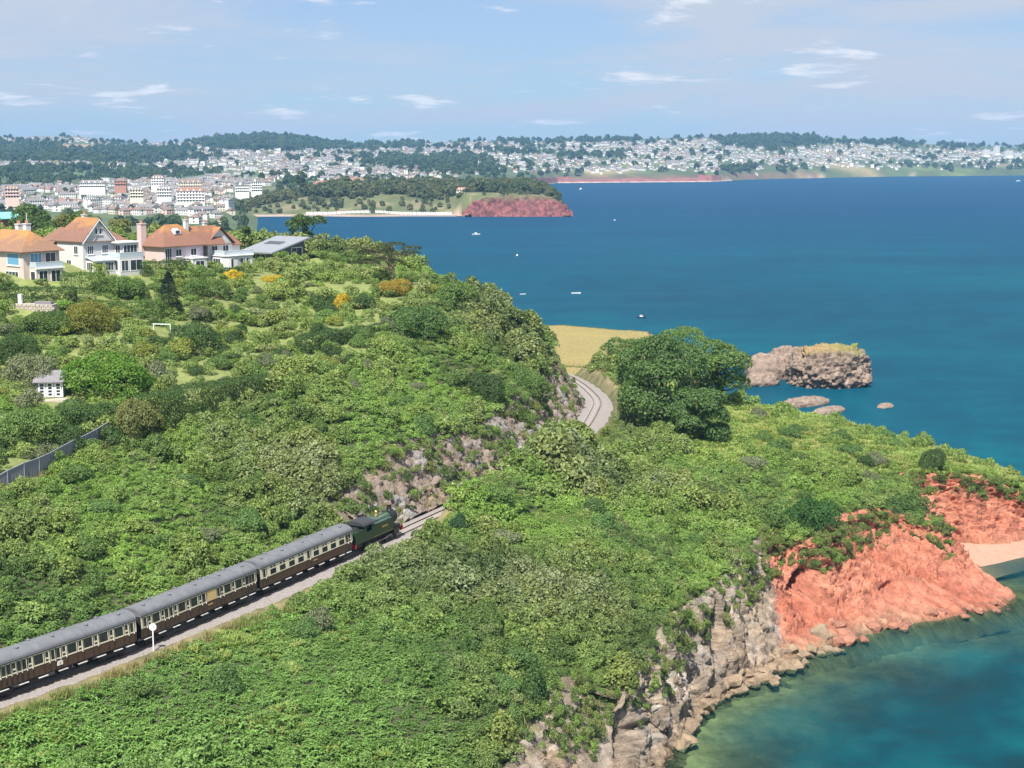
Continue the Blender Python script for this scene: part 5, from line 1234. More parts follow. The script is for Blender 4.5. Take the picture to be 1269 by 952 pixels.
for sg in (0, 1):
    ys = [-.45, 4, 4, -.45] if sg == 0 else [8.45, 4, 4, 8.45]; zs = [5.75, 10.35, 10.05, 5.45] if True else 0
    vs = [(.56, ys[i], zs[i]) for i in range(4)] + [(.64, ys[i], zs[i]) for i in range(4)]
    MB().add(vs, [(0, 1, 2, 3), (7, 6, 5, 4), (0, 4, 5, 1), (1, 5, 6, 2), (2, 6, 7, 3), (3, 7, 4, 0)]).build('barge_board', M_FRM, r)
for a in (3.5, 4.6): win(B, 'x', 0, a, 7.3, .7, 1.2, bars=0)
win(B, 'x', 0, 1.9, 3.5, 1.6, 1.6, bars=2); win(B, 'x', 0, 5.6, 3.6, 1.6, 1.6, bars=2)
win(B, 'y', 0, -2.4, 3.5, 1.4, 1.6); win(B, 'y', 1.0, -11.2, 2.9, 1.5, 1.6); win(B, 'y', 1.0, -14.6, 2.9, 2.6, 1.6, bars=3); win(B, 'y', 0, -5.0, .9, 1.6, 1.4); win(B, 'y', 1.0, -12.5, .6, 1.8, 1.5)
ext = MB().box(.0, 4.2, 6.2, 12.4, -3, 2.7).box(-1.5, 2.6, 8.05, 12.4, 2.7, 5.5).build('sea_bay', M_WW, B); MB().box(-1.7, 3.0, 7.0, 12.7, 5.5, 5.75).build('flat_roof', M_FRM, ext)
rail_balcony(ext, 0.0, 4.2, 6.2, 12.4, 2.75)
win(ext, 'x', 2.6, 10.2, 3.0, 3.6, 2.1, bars=3, sill=False); win(ext, 'y', 8.05, 1.2, 3.0, 1.6, 2.1, bars=1, sill=False); win(ext, 'x', 4.2, 10.4, .1, 3.2, 2.1, bars=1, sill=False); win(ext, 'x', 4.2, 7.4, .1, 1.8, 2.1, sill=False); win(ext, 'y', 6.2, 2.1, .2, 2.8, 2.0, bars=2, sill=False)
sun_ = MB().box(.02, 2.6, .6, 6.1, -3, 2.3).build('sun_room', M_WW, B); MB().add([(-.0, .4, 3.1), (2.9, .4, 2.35), (2.9, 6.15, 2.35), (0, 6.15, 3.1), (0, .4, 2.9), (2.9, .4, 2.2), (2.9, 6.15, 2.2), (0, 6.15, 2.9)], [(0, 1, 2, 3), (7, 6, 5, 4), (0, 4, 5, 1), (1, 5, 6, 2), (2, 6, 7, 3)]).build('glass_roof', M_GLL, sun_)
win(sun_, 'x', 2.6, 2.0, .3, 2.0, 1.7, bars=2, sill=False); win(sun_, 'x', 2.6, 4.6, .3, 2.2, 1.7, bars=2, sill=False); win(sun_, 'y', .6, 1.3, .3, 1.9, 1.7, bars=2, sill=False)
chimney(r, -7.5, 6.2, 6.5, 10.8, .9, M_WW)

# -- cream house with orange lichened roof, at the edge of view
x, y, z = at(30, 348, d=270); Hh = empty('cream_house', (x, y, z), H_ROT); tag(Hh, 'cream house with orange lichened hipped roof and big blue window', 'house')
MB().box(-15, 0, 0, 7.5, -3, 5.1).build('wall', M_WC, Hh); rA = hip(MB(), -15, 0, 0, 7.5, 5.1, 3.5, 'x', 0, 0, .7).build('roof', M_RA, Hh)
win(Hh, 'y', 0, -3.0, 2.6, 3.6, 2.1, M_GB, bars=0); win(Hh, 'y', 0, -8.3, 2.9, 1.6, 1.6, bars=1); win(Hh, 'y', 0, -12, 2.9, 1.8, 1.6, bars=1); win(Hh, 'y', 0, -3.5, -.4, 3.8, 1.9, bars=3, sill=False); win(Hh, 'y', 0, -9, -.3, 3.0, 1.8, bars=2, sill=False)
bay = MB().box(0, 2.0, 1.2, 6.8, -3, 2.2).build('sea_bay', M_WC, Hh); rail_balcony(bay, 0, 2.0, 1.2, 6.8, 2.25); MB().box(2.0, 2.3, 1.0, 7.0, 2.0, 2.25).build('fascia', M_FRM, bay)
win(Hh, 'x', 0, 2.6, 2.7, 2.4, 2.0, M_GB, bars=2); win(Hh, 'x', 0, 5.6, 2.7, 2.2, 2.0, bars=1); win(bay, 'x', 2.0, 2.6, -.5, 1.8, 2.2, sill=False); win(bay, 'x', 2.0, 5.2, -.5, 2.0, 2.2, sill=False); win(bay, 'y', 1.2, 1.0, -.4, 1.4, 2.0, bars=0, sill=False)
chimney(rA, -5.2, 4.6, 6.5, 9.6, 1.0, M_WW); chimney(rA, -8.8, 5.4, 6.5, 9.4, 1.0, M_WW)
MB().tube([(-6.5, 5.5, 7), (-6.5, 5.5, 11.6)], .05, 6).build('mast', M_FRM, rA)

# -- pink house with russet roof, shade painted on its front
x, y, z = at(204, 337, d=301); Cc = empty('pink_house', (x, y, z), H_ROT); Cc.scale = (.86, .86, .95); tag(Cc, 'pink house with shade-tinted front, wide russet hipped roof and tall pink chimney', 'house')
MB().box(-8.5, 0, .06, 11.5, -3, 5.2).build('wall', M_WP, Cc); MB().box(-.02, .06, 0, 11.5, 0, 5.15).build('front_shade', M_WPS, Cc)  # thin lilac slab paints the shaded sea front of the pink wall
rC = hip(MB(), -8.5, .06, 0, 11.5, 5.2, 4.3, 'y', 0, 0, .7).build('roof', M_RC, Cc); hip(MB(), -7.5, -1.2, 10, 18.5, 5.0, 3.9, 'y', 1, 1, .6).build('link_roof', M_RC, Cc)
for a in (4.2, 8.6): win(Cc, 'x', .06, a, 3.0, 1.7, 1.5, bars=1)
win(Cc, 'x', .06, 1.2, 1.6, 1.9, 3.2, bars=2, sill=False)
b2 = MB().box(.06, 2.6, 6.2, 10.4, -3, 2.5).build('entrance_bay', M_WW, Cc); MB().box(.0, 2.8, 6.0, 10.6, 2.5, 2.7).build('fascia', M_FRM, b2); win(b2, 'x', 2.6, 8.3, .0, 2.6, 2.0, sill=False); win(b2, 'y', 6.2, 1.4, .1, 1.6, 1.9, sill=False)
chimney(rC, -7.6, -.1, 3, 9.6, 1.5, M_WP); chimney(rC, -3.6, 9.6, 7.5, 10.2, .9, M_WW)
dm = MB().prism([(4.6, 7.5), (6.4, 7.5), (6.4, 8.3), (5.5, 8.7), (4.6, 8.3)][::-1], -3.2, -1.6).build('dormer', M_FRM, rC); MB().box(-1.62, -1.56, 4.95, 6.05, 7.65, 8.25).build('dormer_window', M_GL, dm)

# -- white sea-front house with gable and conservatory
x, y, z = at(258, 333, d=312); W = empty('white_gabled_house', (x, y, z), H_ROT); W.scale = (.92, .92, .95); tag(W, 'small white gabled house with rounded sun rooms beside the pink house', 'house')
MB().box(-8, 0, 0, 7.2, -3, 5.2).build('wall', M_WW, W); MB().add([(0, 0, 5.2), (0, 7.2, 5.2), (0, 3.6, 8.4), (-.1, 0, 5.2), (-.1, 7.2, 5.2), (-.1, 3.6, 8.4)], [(0, 1, 2), (5, 4, 3), (0, 2, 5, 3), (2, 1, 4, 5)]).build('gable_wall', M_WW, W)
rW = hip(MB(), -8, .05, 0, 7.2, 5.2, 3.6, 'x', 0, 1, .5).build('roof', M_RC, W); hip(MB(), -4.5, -.5, 7.0, 10, 4.8, 2.6, 'y', 1, 0, .4).build('side_roof', M_RC, W); MB().box(-4.5, -.6, 7.2, 10, -3, 4.8).build('side_wall', M_WW, W)
win(W, 'x', 0, 2.0, 3.0, 1.7, 1.8, bars=1); win(W, 'x', 0, 5.2, 3.0, 1.7, 1.8, bars=1); win(W, 'x', 0, 3.6, 6.0, .8, .9, bars=0); win(W, 'y', 0, -2.5, 3.1, 1.6, 1.5)
cs = MB().prism([(0, 1.0), (3.6, 1.0), (4.6, 2.2), (4.9, 4.2), (4.6, 6.4), (4.9, 8.6), (3.8, 9.8), (0, 9.8)], -3, 2.7, 'z').build('sun_room', M_WW, W)
MB().prism([(0, .8), (3.8, .8), (4.9, 2.1), (5.2, 4.2), (5.0, 6.4), (5.2, 8.8), (4.0, 10.0), (0, 10.0)], 2.7, 2.9, 'z').build('flat_roof', M_FRM, cs); rail_balcony(cs, 0, 4.2, 1.2, 9.6, 2.9)
win(cs, 'x', 4.75, 3.2, .1, 1.5, 2.1, sill=False); win(cs, 'x', 4.75, 5.3, .1, 1.5, 2.1, sill=False); win(cs, 'x', 4.78, 7.6, .1, 1.5, 2.1, sill=False); win(cs, 'y', 1.0, 1.8, .1, 2.4, 2.1, bars=2, sill=False)
chimney(rW, -6.8, 5.2, 6, 9.4, .8, M_WW)

# -- modern house under one pitched zinc roof
x, y, z = at(338, 326, d=332); D = empty('modern_house', (x, y, z), H_ROT); tag(D, 'low modern house under a single sloping pale grey roof', 'house')
MB().prism([(0, -2), (9.5, -2), (9.5, 4.6), (0, 2.2)], -9, 0).build('wall', M_DGR, D)
MB().add([(-9.6, -1.0, 2.0), (.9, -1.0, 2.0), (.9, 10.4, 4.9), (-9.6, 10.4, 4.9), (-9.6, -1.0, 2.3), (.9, -1.0, 2.3), (.9, 10.4, 5.2), (-9.6, 10.4, 5.2)], [(0, 3, 2, 1), (4, 5, 6, 7), (0, 1, 5, 4), (1, 2, 6, 5), (2, 3, 7, 6), (3, 0, 4, 7)]).build('roof', M_ZINC, D)
win(D, 'x', 0, 3.0, .2, 3.2, 1.9, bars=1, sill=False); win(D, 'x', 0, 7.2, .2, 3.2, 2.8, bars=1, sill=False); win(D, 'y', 0, -4.5, .3, 4.5, 1.5, bars=2, sill=False)
for k in range(4): MB().add([(-7.5 + k * 1.3, 4.5, 3.72), (-6.4 + k * 1.3, 4.5, 3.72), (-6.4 + k * 1.3, 6.3, 4.18), (-7.5 + k * 1.3, 6.3, 4.18)] + [(-7.5 + k * 1.3, 4.5, 3.8), (-6.4 + k * 1.3, 4.5, 3.8), (-6.4 + k * 1.3, 6.3, 4.26), (-7.5 + k * 1.3, 6.3, 4.26)], [(4, 5, 6, 7), (0, 1, 5, 4), (1, 2, 6, 5), (2, 3, 7, 6), (3, 0, 4, 7)]).build('roof_light', M_DGR, D)
# -- house just behind the cream one: brown wall and turquoise roof far left
x, y, z = at(4, 292, d=420); T = empty('bungalow', (x, y, z), H_ROT); tag(T, 'bungalow with turquoise sheet roof behind the cream house', 'bungalow'); MB().box(-9, 0, 0, 8, -4, 4.6).build('wall', plain('bungalow_brick', (0.42, 0.25, 0.17), .9), T); hip(MB(), -9, 0, 0, 8, 4.6, 1.6, 'y', 1, 1, .6).build('roof', plain('turquoise_sheet', (0.20, 0.52, 0.52), .5, 0, .1), T); win(T, 'y', 0, -3, 1.2, 2, 1.6); win(T, 'x', 0, 3, 1.2, 2, 1.6)

# ================================================================== garden things
# shed
x, y, z = on_ground(62, 493); S = empty('garden_shed', (x, y, z), math.radians(8)); tag(S, 'small grey-roofed garden shed with white paned double doors', 'shed')
M_SHD = plain('shed_grey_boards', (0.22, 0.235, 0.25), .8, 0, .12, 4); M_SHR = plain('shed_felt_roof', (0.21, 0.20, 0.215), .9, 0, .18, 3)
MB().box(-1.9, 1.9, 0, 2.6, -.3, 2.3).add([(-1.9, 0, 2.3), (1.9, 0, 2.3), (1.9, 2.6, 2.3), (-1.9, 2.6, 2.3), (-1.9, 2.6, 3.3), (1.9, 2.6, 3.3)], [(0, 1, 5, 4), (3, 0, 4), (1, 2, 5), (2, 3, 4, 5)]).build('wall', M_SHD, S)
MB().add([(-2.3, -.55, 2.2), (2.2, -.55, 2.2), (2.2, 2.9, 3.5), (-2.3, 2.9, 3.5), (-2.3, -.55, 2.3), (2.2, -.55, 2.3), (2.2, 2.9, 3.6), (-2.3, 2.9, 3.6)], [(0, 3, 2, 1), (4, 5, 6, 7), (0, 1, 5, 4), (1, 2, 6, 5), (2, 3, 7, 6), (3, 0, 4, 7)]).build('roof', M_SHR, S)
for k in range(3):
    xd = -1.1 + k * 1.15; dr = MB().box(xd - .52, xd + .52, -.06, -.01, .05, 2.1).build('door_panel', M_FRM, S)
    for r_ in range(4): MB().box(xd - .26, xd + .26, -.075, -.05, .25 + r_ * .46, .58 + r_ * .46).build('pane', M_GL, dr)
MB().box(1.3, 1.88, -.05, -.01, .05, 2.1).build('corner_board', M_FRM, S)
MB().box(-3.4, 2.6, -2.6, .1, -.7, -.12).build('deck', M_STONE, S)
# goal frame
x, y, z = on_ground(201, 415); G = empty('goal_frame', (x, y, z), math.radians(-12)); tag(G, 'white tubular goal frame standing on a garden lawn', 'goal')
for sg in (-1.5, 1.5): MB().tube([(sg, 0, -.2), (sg, 0, 1.75)], .07, 8).build('post', M_FRM, G)
MB().tube([(-1.57, 0, 1.75), (1.57, 0, 1.75)], .07, 8).build('crossbar', M_FRM, G)
for sg in (-1.5, 1.5): MB().tube([(sg, 0, 1.75), (sg, .9, 0)], .03, 6).build('brace', M_FRM, G)
# stone terrace
x, y, z = on_ground(35, 384); Tt = empty('stone_terrace', (x, y, z), H_ROT + .5); tag(Tt, 'low stone garden terrace with white pillar below the hedge', 'terrace')
rs = random.Random(4)
for r_ in range(3):
    for k in range(11):
        L_ = .75; x0 = -4 + k * .78 + (.35 if r_ % 2 else 0); MB().box(x0, x0 + L_ - rs.uniform(.02, .06), -.3 - rs.uniform(0, .06), .2, r_ * .42 - .3, r_ * .42 + .38 - .3 + rs.uniform(-.02, .02)).build('stone', M_STONE, Tt)
MB().box(-3.9, 4.4, .2, 2.6, -.6, .9).build('paving', M_STONE, Tt); MB().box(-2.3, -1.7, 1.0, 1.6, .9, 2.5).build('pillar', M_FRM, Tt); MB().box(1.0, 3.9, .5, 1.6, .9, 1.35).build('bench', M_SHR, Tt)
for (px, py, w, lab) in ((148, 408, 1.6, 'grey wooden garden box in front of dark hedge'),):
    x, y, z = on_ground(px, py); e = empty('garden_box', (x, y, z), .3); MB().box(-w / 2, w / 2, -.4, .4, -.2, .55).build('body', M_SHD, e); MB().box(-w / 2 - .06, w / 2 + .06, -.46, .46, .55, .65).build('lid', M_SHR, e); tag(e, lab, 'box')
# grey boundary fence: panels between posts under a rail
M_FEN = plain('fence_grey_boards', (0.235, 0.235, 0.255), .75, 0, .12, 2.5)
Fp = [on_ground(a, b) for a, b in ((-60, 645), (0, 614), (45, 592), (90, 568), (134, 544))]
F3 = resample([(p[0], p[1], 0) for p in Fp], 12); FN = empty('boundary_fence', (F3[0][0], F3[0][1], 0)); FN.location = (0, 0, 0); tag(FN, 'grey close-boarded boundary fence running down the slope above the railway', 'fence')
fz = ground(F3[:, 0], F3[:, 1])
for i in range(11):
    a, b = F3[i], F3[i + 1]; L_ = math.hypot(b[0] - a[0], b[1] - a[1]); ang = math.atan2(b[1] - a[1], b[0] - a[0]); nb_ = 12
    pn = empty('panel'); pn.parent = FN; pn.location = (a[0], a[1], fz[i]); pn.rotation_euler = (0, 0, ang); dz = fz[i + 1] - fz[i]
    for k in range(nb_):
        x0, x1 = L_ * k / nb_, L_ * (k + 1) / nb_ - .012; o_ = .02 * (k % 2); za, zb_ = dz * k / nb_, dz * (k + 1) / nb_
        MB().add([(x0, -o_, za - .4), (x1, -o_, zb_ - .4), (x1, -o_ + .04, zb_ - .4), (x0, -o_ + .04, za - .4), (x0, -o_, za + 2.15), (x1, -o_, zb_ + 2.15), (x1, -o_ + .04, zb_ + 2.15), (x0, -o_ + .04, za + 2.15)], [(0, 3, 2, 1), (4, 5, 6, 7), (0, 1, 5, 4), (1, 2, 6, 5), (2, 3, 7, 6), (3, 0, 4, 7)]).build('board', M_FEN, pn)
    MB().add([(0, -.06, 2.15), (L_, -.06, dz + 2.15), (L_, .09, dz + 2.15), (0, .09, 2.15), (0, -.06, 2.23), (L_, -.06, dz + 2.23), (L_, .09, dz + 2.23), (0, .09, 2.23)], [(0, 3, 2, 1), (4, 5, 6, 7), (0, 1, 5, 4), (1, 2, 6, 5), (2, 3, 7, 6), (3, 0, 4, 7)]).build('capping', M_ZINC, pn)
for i in range(12): MB().box(F3[i][0] - .07, F3[i][0] + .07, F3[i][1] - .07, F3[i][1] + .07, fz[i] - .5, fz[i] + 2.3).build('post', M_FEN, FN)
# ================================================================== vegetation
VR = np.random.default_rng(77)
def leaves(name, pos, nrm, size, aspect=0.55, jitter=0.7, lv=None, rng=VR):
    n = len(pos); nrm = nrm + np.array([0, 0, .35]); nn = nrm + jitter * rng.normal(size=(n, 3)); nn /= np.linalg.norm(nn, axis=1)[:, None] + 1e-9
    t = np.cross(nn, rng.normal(size=(n, 3))); t /= np.linalg.norm(t, axis=1)[:, None] + 1e-9; b = np.cross(nn, t)
    s = (size * rng.uniform(0.65, 1.3, n))[:, None] if np.isscalar(size) else size[:, None]
    bend = nn * s * 0.12
    V = np.stack([pos - t * s * .5, pos - b * s * aspect * .5 + bend, pos + t * s * .5, pos + b * s * aspect * .5 + bend], 1).reshape(-1, 3)
    me = mesh_np(name, V, np.arange(4 * n).reshape(n, 4))
    lv = rng.uniform(0, 1, n) if lv is None else lv
    float_attr(me, 'lv', np.repeat(lv, 4)); return me
def sph(n, rng=VR):
    d = rng.normal(size=(n, 3)); return d / np.linalg.norm(d, axis=1)[:, None]
def crown(n, lobes, rng, zmin=0.02, shell=(0.78, 1.05)):
    """leaf places on the outside of a heap of lobes [(centre, radii)]"""
    w = np.array([l[1][0] * l[1][1] + l[1][2] * l[1][0] for l in lobes]); pk = rng.choice(len(lobes), n * 2, p=w / w.sum())
    C = np.array([l[0] for l in lobes]); R = np.array([l[1] for l in lobes]); d = sph(n * 2, rng); d[:, 2] = np.where(d[:, 2] < -0.35, -d[:, 2], d[:, 2])
    P = C[pk] + d * R[pk] * rng.uniform(*shell, (n * 2, 1)); nr = d / R[pk]; nr /= np.linalg.norm(nr, axis=1)[:, None]
    ins = np.zeros(n * 2, bool)
    for c, r in zip(C, R): ins |= (((P - c) / r) ** 2).sum(1) < 0.5
    k = ~ins & (P[:, 2] > zmin); return P[k][:n], nr[k][:n]
def bush_mesh(name, seed, r=2.0, h=1.9, lobes=9, n=1500, leaf=0.30, aspect=0.6, spread=0.62):
    g = np.random.default_rng(seed); L = []
    for k in range(lobes):
        a = g.uniform(0, 6.28); q = r * spread * math.sqrt(g.uniform(0, 1)); s = r * g.uniform(0.26, 0.56)
        L.append(((q * math.cos(a), q * math.sin(a), h * g.uniform(0.22, 0.66) * (1.15 - 0.5 * q / r)), (s, s, s * h / r * g.uniform(.75, 1.05))))
    P, nr = crown(n, L, g); return leaves(name, P, nr, leaf, aspect, 0.6, rng=g)
# ---- scattered low growth: prototypes
def proto(name, me):
    me.materials.append(M_LEAF_I); return bpy.data.objects.new(name, me)
g = np.random.default_rng(1)
P_BRAM = [proto('bramble_clump', bush_mesh('bramble_clump', 100 + i, .95, .75, 7, 360, .185, .7, .6)) for i in range(3)]
P_SHRUB = [proto('scrub_clump', bush_mesh('scrub_clump', 200 + i, 1.0, 1.35, 8, 520, .185, .6, .5)) for i in range(3)]
def bracken(seed):
    g = np.random.default_rng(seed); P, Nn, S = [], [], []
    for k in range(20):
        a = g.uniform(0, 6.28); L = g.uniform(.7, 1.1); t = np.linspace(.15, 1, 12); q = L * t * .75; z = .95 * t * g.uniform(.6, 1.0) - .75 * (t ** 3) * .55
        c = g.normal(0, .25, 2); P.append(np.stack([c[0] + q * math.cos(a), c[1] + q * math.sin(a), z], 1)); Nn.append(np.tile([math.cos(a) * .35, math.sin(a) * .35, 1.0], (12, 1))); S.append(.26 * (1.15 - t * .75))
    return leaves('bracken_clump', np.concatenate(P), np.concatenate(Nn), np.concatenate(S), .8, .28, rng=g)
P_BRACK = [proto('bracken_clump', bracken(300 + i)) for i in range(3)]
def tuft(seed):
    g = np.random.default_rng(seed); V = []
    for k in range(46):
        a = g.uniform(0, 6.28); b = g.normal(0, .22, 2); h = g.uniform(.35, .8); lean = g.uniform(.05, .45); w = .035
        p = np.array([b[0], b[1], 0]); q = np.array([b[0] + lean * math.cos(a), b[1] + lean * math.sin(a), h]); s = np.array([-math.sin(a), math.cos(a), 0]) * w
        V += [p - s, p + s, q + s * .3, q - s * .3]
    me = mesh_np('grass_tuft', np.array(V), np.arange(len(V)).reshape(-1, 4)); float_attr(me, 'lv', np.repeat(g.uniform(0, 1, 46), 4)); return me
P_TUFT = [proto('grass_tuft', tuft(400 + i)) for i in range(2)]
def turf(seed):
    g = np.random.default_rng(seed); n_ = 340; b = g.uniform(-.8, .8, (n_, 2)); a = g.uniform(0, 6.28, n_); h = g.uniform(.18, .45, n_); ln = g.uniform(.2, .55, n_); w = .065
    p = np.stack([b[:, 0], b[:, 1], 0 * h], 1); q = p + np.stack([ln * np.cos(a), ln * np.sin(a), h], 1); s_ = np.stack([-np.sin(a), np.cos(a), 0 * a], 1) * w
    me = mesh_np('turf_clump', np.stack([p - s_, p + s_, q + s_ * .4, q - s_ * .4], 1).reshape(-1, 3), np.arange(4 * n_).reshape(-1, 4)); float_attr(me, 'lv', np.repeat(g.uniform(0, 1, n_), 4)); return me
P_TURF = [proto('turf_clump', turf(450 + i)) for i in range(2)]
P_TREE = [proto('far_tree', bush_mesh('far_tree', 500 + i, 1.0, 1.5, 8, 240, .36, .75, .5)) for i in range(3)]
def scatter(name, pts, scl, tint, protos, label, cat, tilt=0.12):
    """one object of many points, each carrying a copy of a prototype"""
    n = len(pts); pick = VR.integers(0, len(protos), n); objs = []
    for pi, po in enumerate(protos):
        k = pick == pi; 
        if not k.any(): continue
        me = bpy.data.meshes.new(name); me.vertices.add(int(k.sum())); me.vertices.foreach_set('co', np.asarray(pts[k], np.float32).ravel())
        rot = np.stack([VR.normal(0, tilt, k.sum()), VR.normal(0, tilt, k.sum()), VR.uniform(0, 6.28, k.sum())], 1)
        a = me.attributes.new('rot', 'FLOAT_VECTOR', 'POINT'); a.data.foreach_set('vector', rot.astype(np.float32).ravel())
        s = scl[k]; s = np.stack([s, s, s * VR.uniform(.8, 1.2, len(s))], 1) if s.ndim == 1 else s
        a = me.attributes.new('scl', 'FLOAT_VECTOR', 'POINT'); a.data.foreach_set('vector', s.astype(np.float32).ravel())
        c = np.ones((int(k.sum()), 4), np.float32); c[:, :3] = np.clip(tint[k], .004, 1); a = me.attributes.new('tint', 'FLOAT_COLOR', 'POINT'); a.data.foreach_set('color', c.ravel())
        o = link(name, me); ng = bpy.data.node_groups.new(name, 'GeometryNodeTree')
        ng.interface.new_socket('Geometry', in_out='INPUT', socket_type='NodeSocketGeometry'); ng.interface.new_socket('Geometry', in_out='OUTPUT', socket_type='NodeSocketGeometry')
        gi, go = ng.nodes.new('NodeGroupInput'), ng.nodes.new('NodeGroupOutput'); oi = ng.nodes.new('GeometryNodeObjectInfo'); oi.inputs['Object'].default_value = po; oi.inputs['As Instance'].default_value = True
        ip = ng.nodes.new('GeometryNodeInstanceOnPoints'); L = ng.links
        na_ = ng.nodes.new('GeometryNodeInputNamedAttribute'); na_.data_type = 'FLOAT_VECTOR'; na_.inputs['Name'].default_value = 'rot'
        nb_ = ng.nodes.new('GeometryNodeInputNamedAttribute'); nb_.data_type = 'FLOAT_VECTOR'; nb_.inputs['Name'].default_value = 'scl'
        L.new(gi.outputs[0], ip.inputs['Points']); L.new(oi.outputs['Geometry'], ip.inputs['Instance']); L.new(na_.outputs[0], ip.inputs['Rotation']); L.new(nb_.outputs[0], ip.inputs['Scale']); L.new(ip.outputs[0], go.inputs[0])
        md = o.modifiers.new('scatter', 'NODES'); md.node_group = ng
        tag(o, label, cat, kind='stuff'); objs.append(o)
    return objs

C_ = lambda *a: np.array(a)
T_BRIGHT, T_MID, T_DARK, T_OLIVE, T_GREY, T_YG, T_BROWN, T_STRAW = C_(.200, .320, .065), C_(.145, .230, .062), C_(.058, .100, .030), C_(.230, .250, .085), C_(.215, .245, .135), C_(.300, .345, .075), C_(.24, .195, .12), C_(.36, .29, .14)
foot = []                                       # footprints kept clear: (x, y, radius)
for o in (B, Hh, Cc, W, D): 
    for lx, ly, rr_ in ((-4, 4, 7.5), (-12, 4, 6.5), (2.5, 8, 4.5)): v = o.matrix_basis @ Vector((lx, ly, 0)); foot.append((v.x, v.y, rr_))
v = S.matrix_basis @ Vector((0, 0.3, 0)); foot.append((v.x, v.y, 3.4)); v = S.matrix_basis @ Vector((0, -3.5, 0)); foot.append((v.x, v.y, 2.6)); v = G.matrix_basis @ Vector((0, -1, 0)); foot.append((v.x, v.y, 2.8)); v = Tt.matrix_basis @ Vector((0, 0, 0)); foot.append((v.x, v.y, 4.0))
foot.append((*on_ground(754, 464)[:2], 2.5))
def cell_pts(x0, x1, y0, y1, st):
    a, b = np.meshgrid(np.arange(x0, x1, st), np.arange(y0, y1, st)); a = a.ravel() + VR.uniform(-.5, .5, a.size) * st; b = b.ravel() + VR.uniform(-.5, .5, b.size) * st
    z = ground(a, b); u, v_ = to_px(a, b, z); k = (u > -70) & (u < 1340) & (v_ < 1035) & (v_ > 150); return a[k], b[k], z[k]
parts = [cell_pts(-70, 120, 100, 215, .82), cell_pts(-110, 120, 215, 300, 1.05), cell_pts(-130, 70, 300, 420, 1.5)]
X, Y, ZZ = (np.concatenate([p[i] for p in parts]) for i in range(3)); band = np.concatenate([np.full(len(p[0]), s) for p, s in zip(parts, (.92, 1.12, 1.5))])
dt, _, sd = seg_dist(X, Y, TRK[::4]); dc, _, _ = seg_dist(X, Y, CT2); inn = inside(X, Y, LAND_POLY); fl = inside(X, Y, FIELD); ga = inside(X, Y, GARDEN)
blocked = np.zeros(len(X), bool)
for a, b, r_ in foot: blocked |= (X - a) ** 2 + (Y - b) ** 2 < r_ * r_
fdist, _, _ = seg_dist(X, Y, [(p[0], p[1]) for p in F3]); blocked |= fdist < .7
na, nb, nc, ndd = n2(X, Y, 16, 3, 1.0), n2(X, Y, 5.0, 3, 2.0), n2(X, Y, 30, 3, 4.0), n2(X, Y, 2.4, 2, 6.0)
u, v_ = to_px(X, Y, ZZ)
u, v_ = to_px(X, Y, ZZ)
base_ok = inn & ~blocked & ~fl & (dc > 0.15) & ~((ndd < -.45) & (VR.uniform(0, 1, len(X)) < .5) & (v_ < 800))
track_side = ((sd < 0) & (dt < 6.4 + 1.3 * nb + np.clip((Y - 200) / 7, 0, 1) * np.clip((262 - Y) / 8, 0, 1) * -3.2)) | ((sd > 0) & (dt < 4.6 + .8 * nb))
rockface = (sd > 0) & (dt < 9.5) & (Y > 199) & (Y < 348)
tr_ok = base_ok & ~track_side & ~rockface
# tint from patches
lowgreen = np.clip((v_ - 690) / 160, 0, 1) * np.clip((620 - u) / 150, 0, 1)        # bracken slope below the line
def blend(a, b, w): return a * (1 - w[:, None]) + b * w[:, None]
tint = np.tile(T_MID, (len(X), 1)); tint = blend(tint, T_BRIGHT, np.clip(.35 + na * 1.6, 0, 1)); tint = blend(tint, T_YG, np.clip(nb * 1.8 - .25 + .3 * nc, 0, 1) * .75)
tint = blend(tint, T_OLIVE, np.clip(.35 + nc * 1.5 + nb * .8, 0, 1) * .6); tint = blend(tint, T_GREY, np.clip(nc * 1.8 + ndd * .9 - .15, 0, 1) * .8); tint = blend(tint, T_DARK * 1.15, np.clip(-na * 1.6 - nb * 1.3 - .12, 0, 1) * .85); tint = blend(tint, T_BROWN, np.clip(ndd * 1.3 - nc - .30, 0, 1) * .6)
tint = blend(tint, C_(.170, .300, .078), lowgreen * .75)
head = np.clip((X - 22) / 10, 0, 1) * np.clip((Y - 250) / 15, 0, 1); tint = blend(tint, C_(.215, .320, .075), head * .7)
tint *= 1.22 * (1 + .30 * ndd)[:, None]
r = VR.uniform(0, 1, len(X))
shr_p = np.clip(.22 + .9 * nc + .5 * nb, .04, .75) * (1 - .75 * lowgreen) * (1 - .55 * head); brk_p = np.clip(.30 - .6 * nc + .9 * lowgreen + .4 * head, .05, .95)
gsel = ga
low = tr_ok & ~gsel
open_ = np.clip(head * .95 + .35 * lowgreen + 1.3 * n2(X, Y, 14, 3, 17.0) - .38, 0, 1)         # open grassy places
kt = low & (VR.uniform(0, 1, len(X)) < open_)
scatter('rough_grass', np.stack([X, Y, ZZ - .03], 1)[kt], band[kt] * VR.uniform(.8, 1.25, kt.sum()), (blend(np.tile(C_(.25, .33, .085), (len(X), 1)), C_(.36, .36, .13), np.clip(.3 + nb * 1.3, 0, 1)) * (1 + .25 * na)[:, None])[kt], P_TURF, 'open rough grass between the scrub on the slopes', 'grass')
thin = VR.uniform(0, 1, len(X)) < open_ * .65 * (1 - .85 * lowgreen)
low = low & ~(kt & thin)
k = low & (r < shr_p); pt = np.stack([X, Y, ZZ - .12], 1)
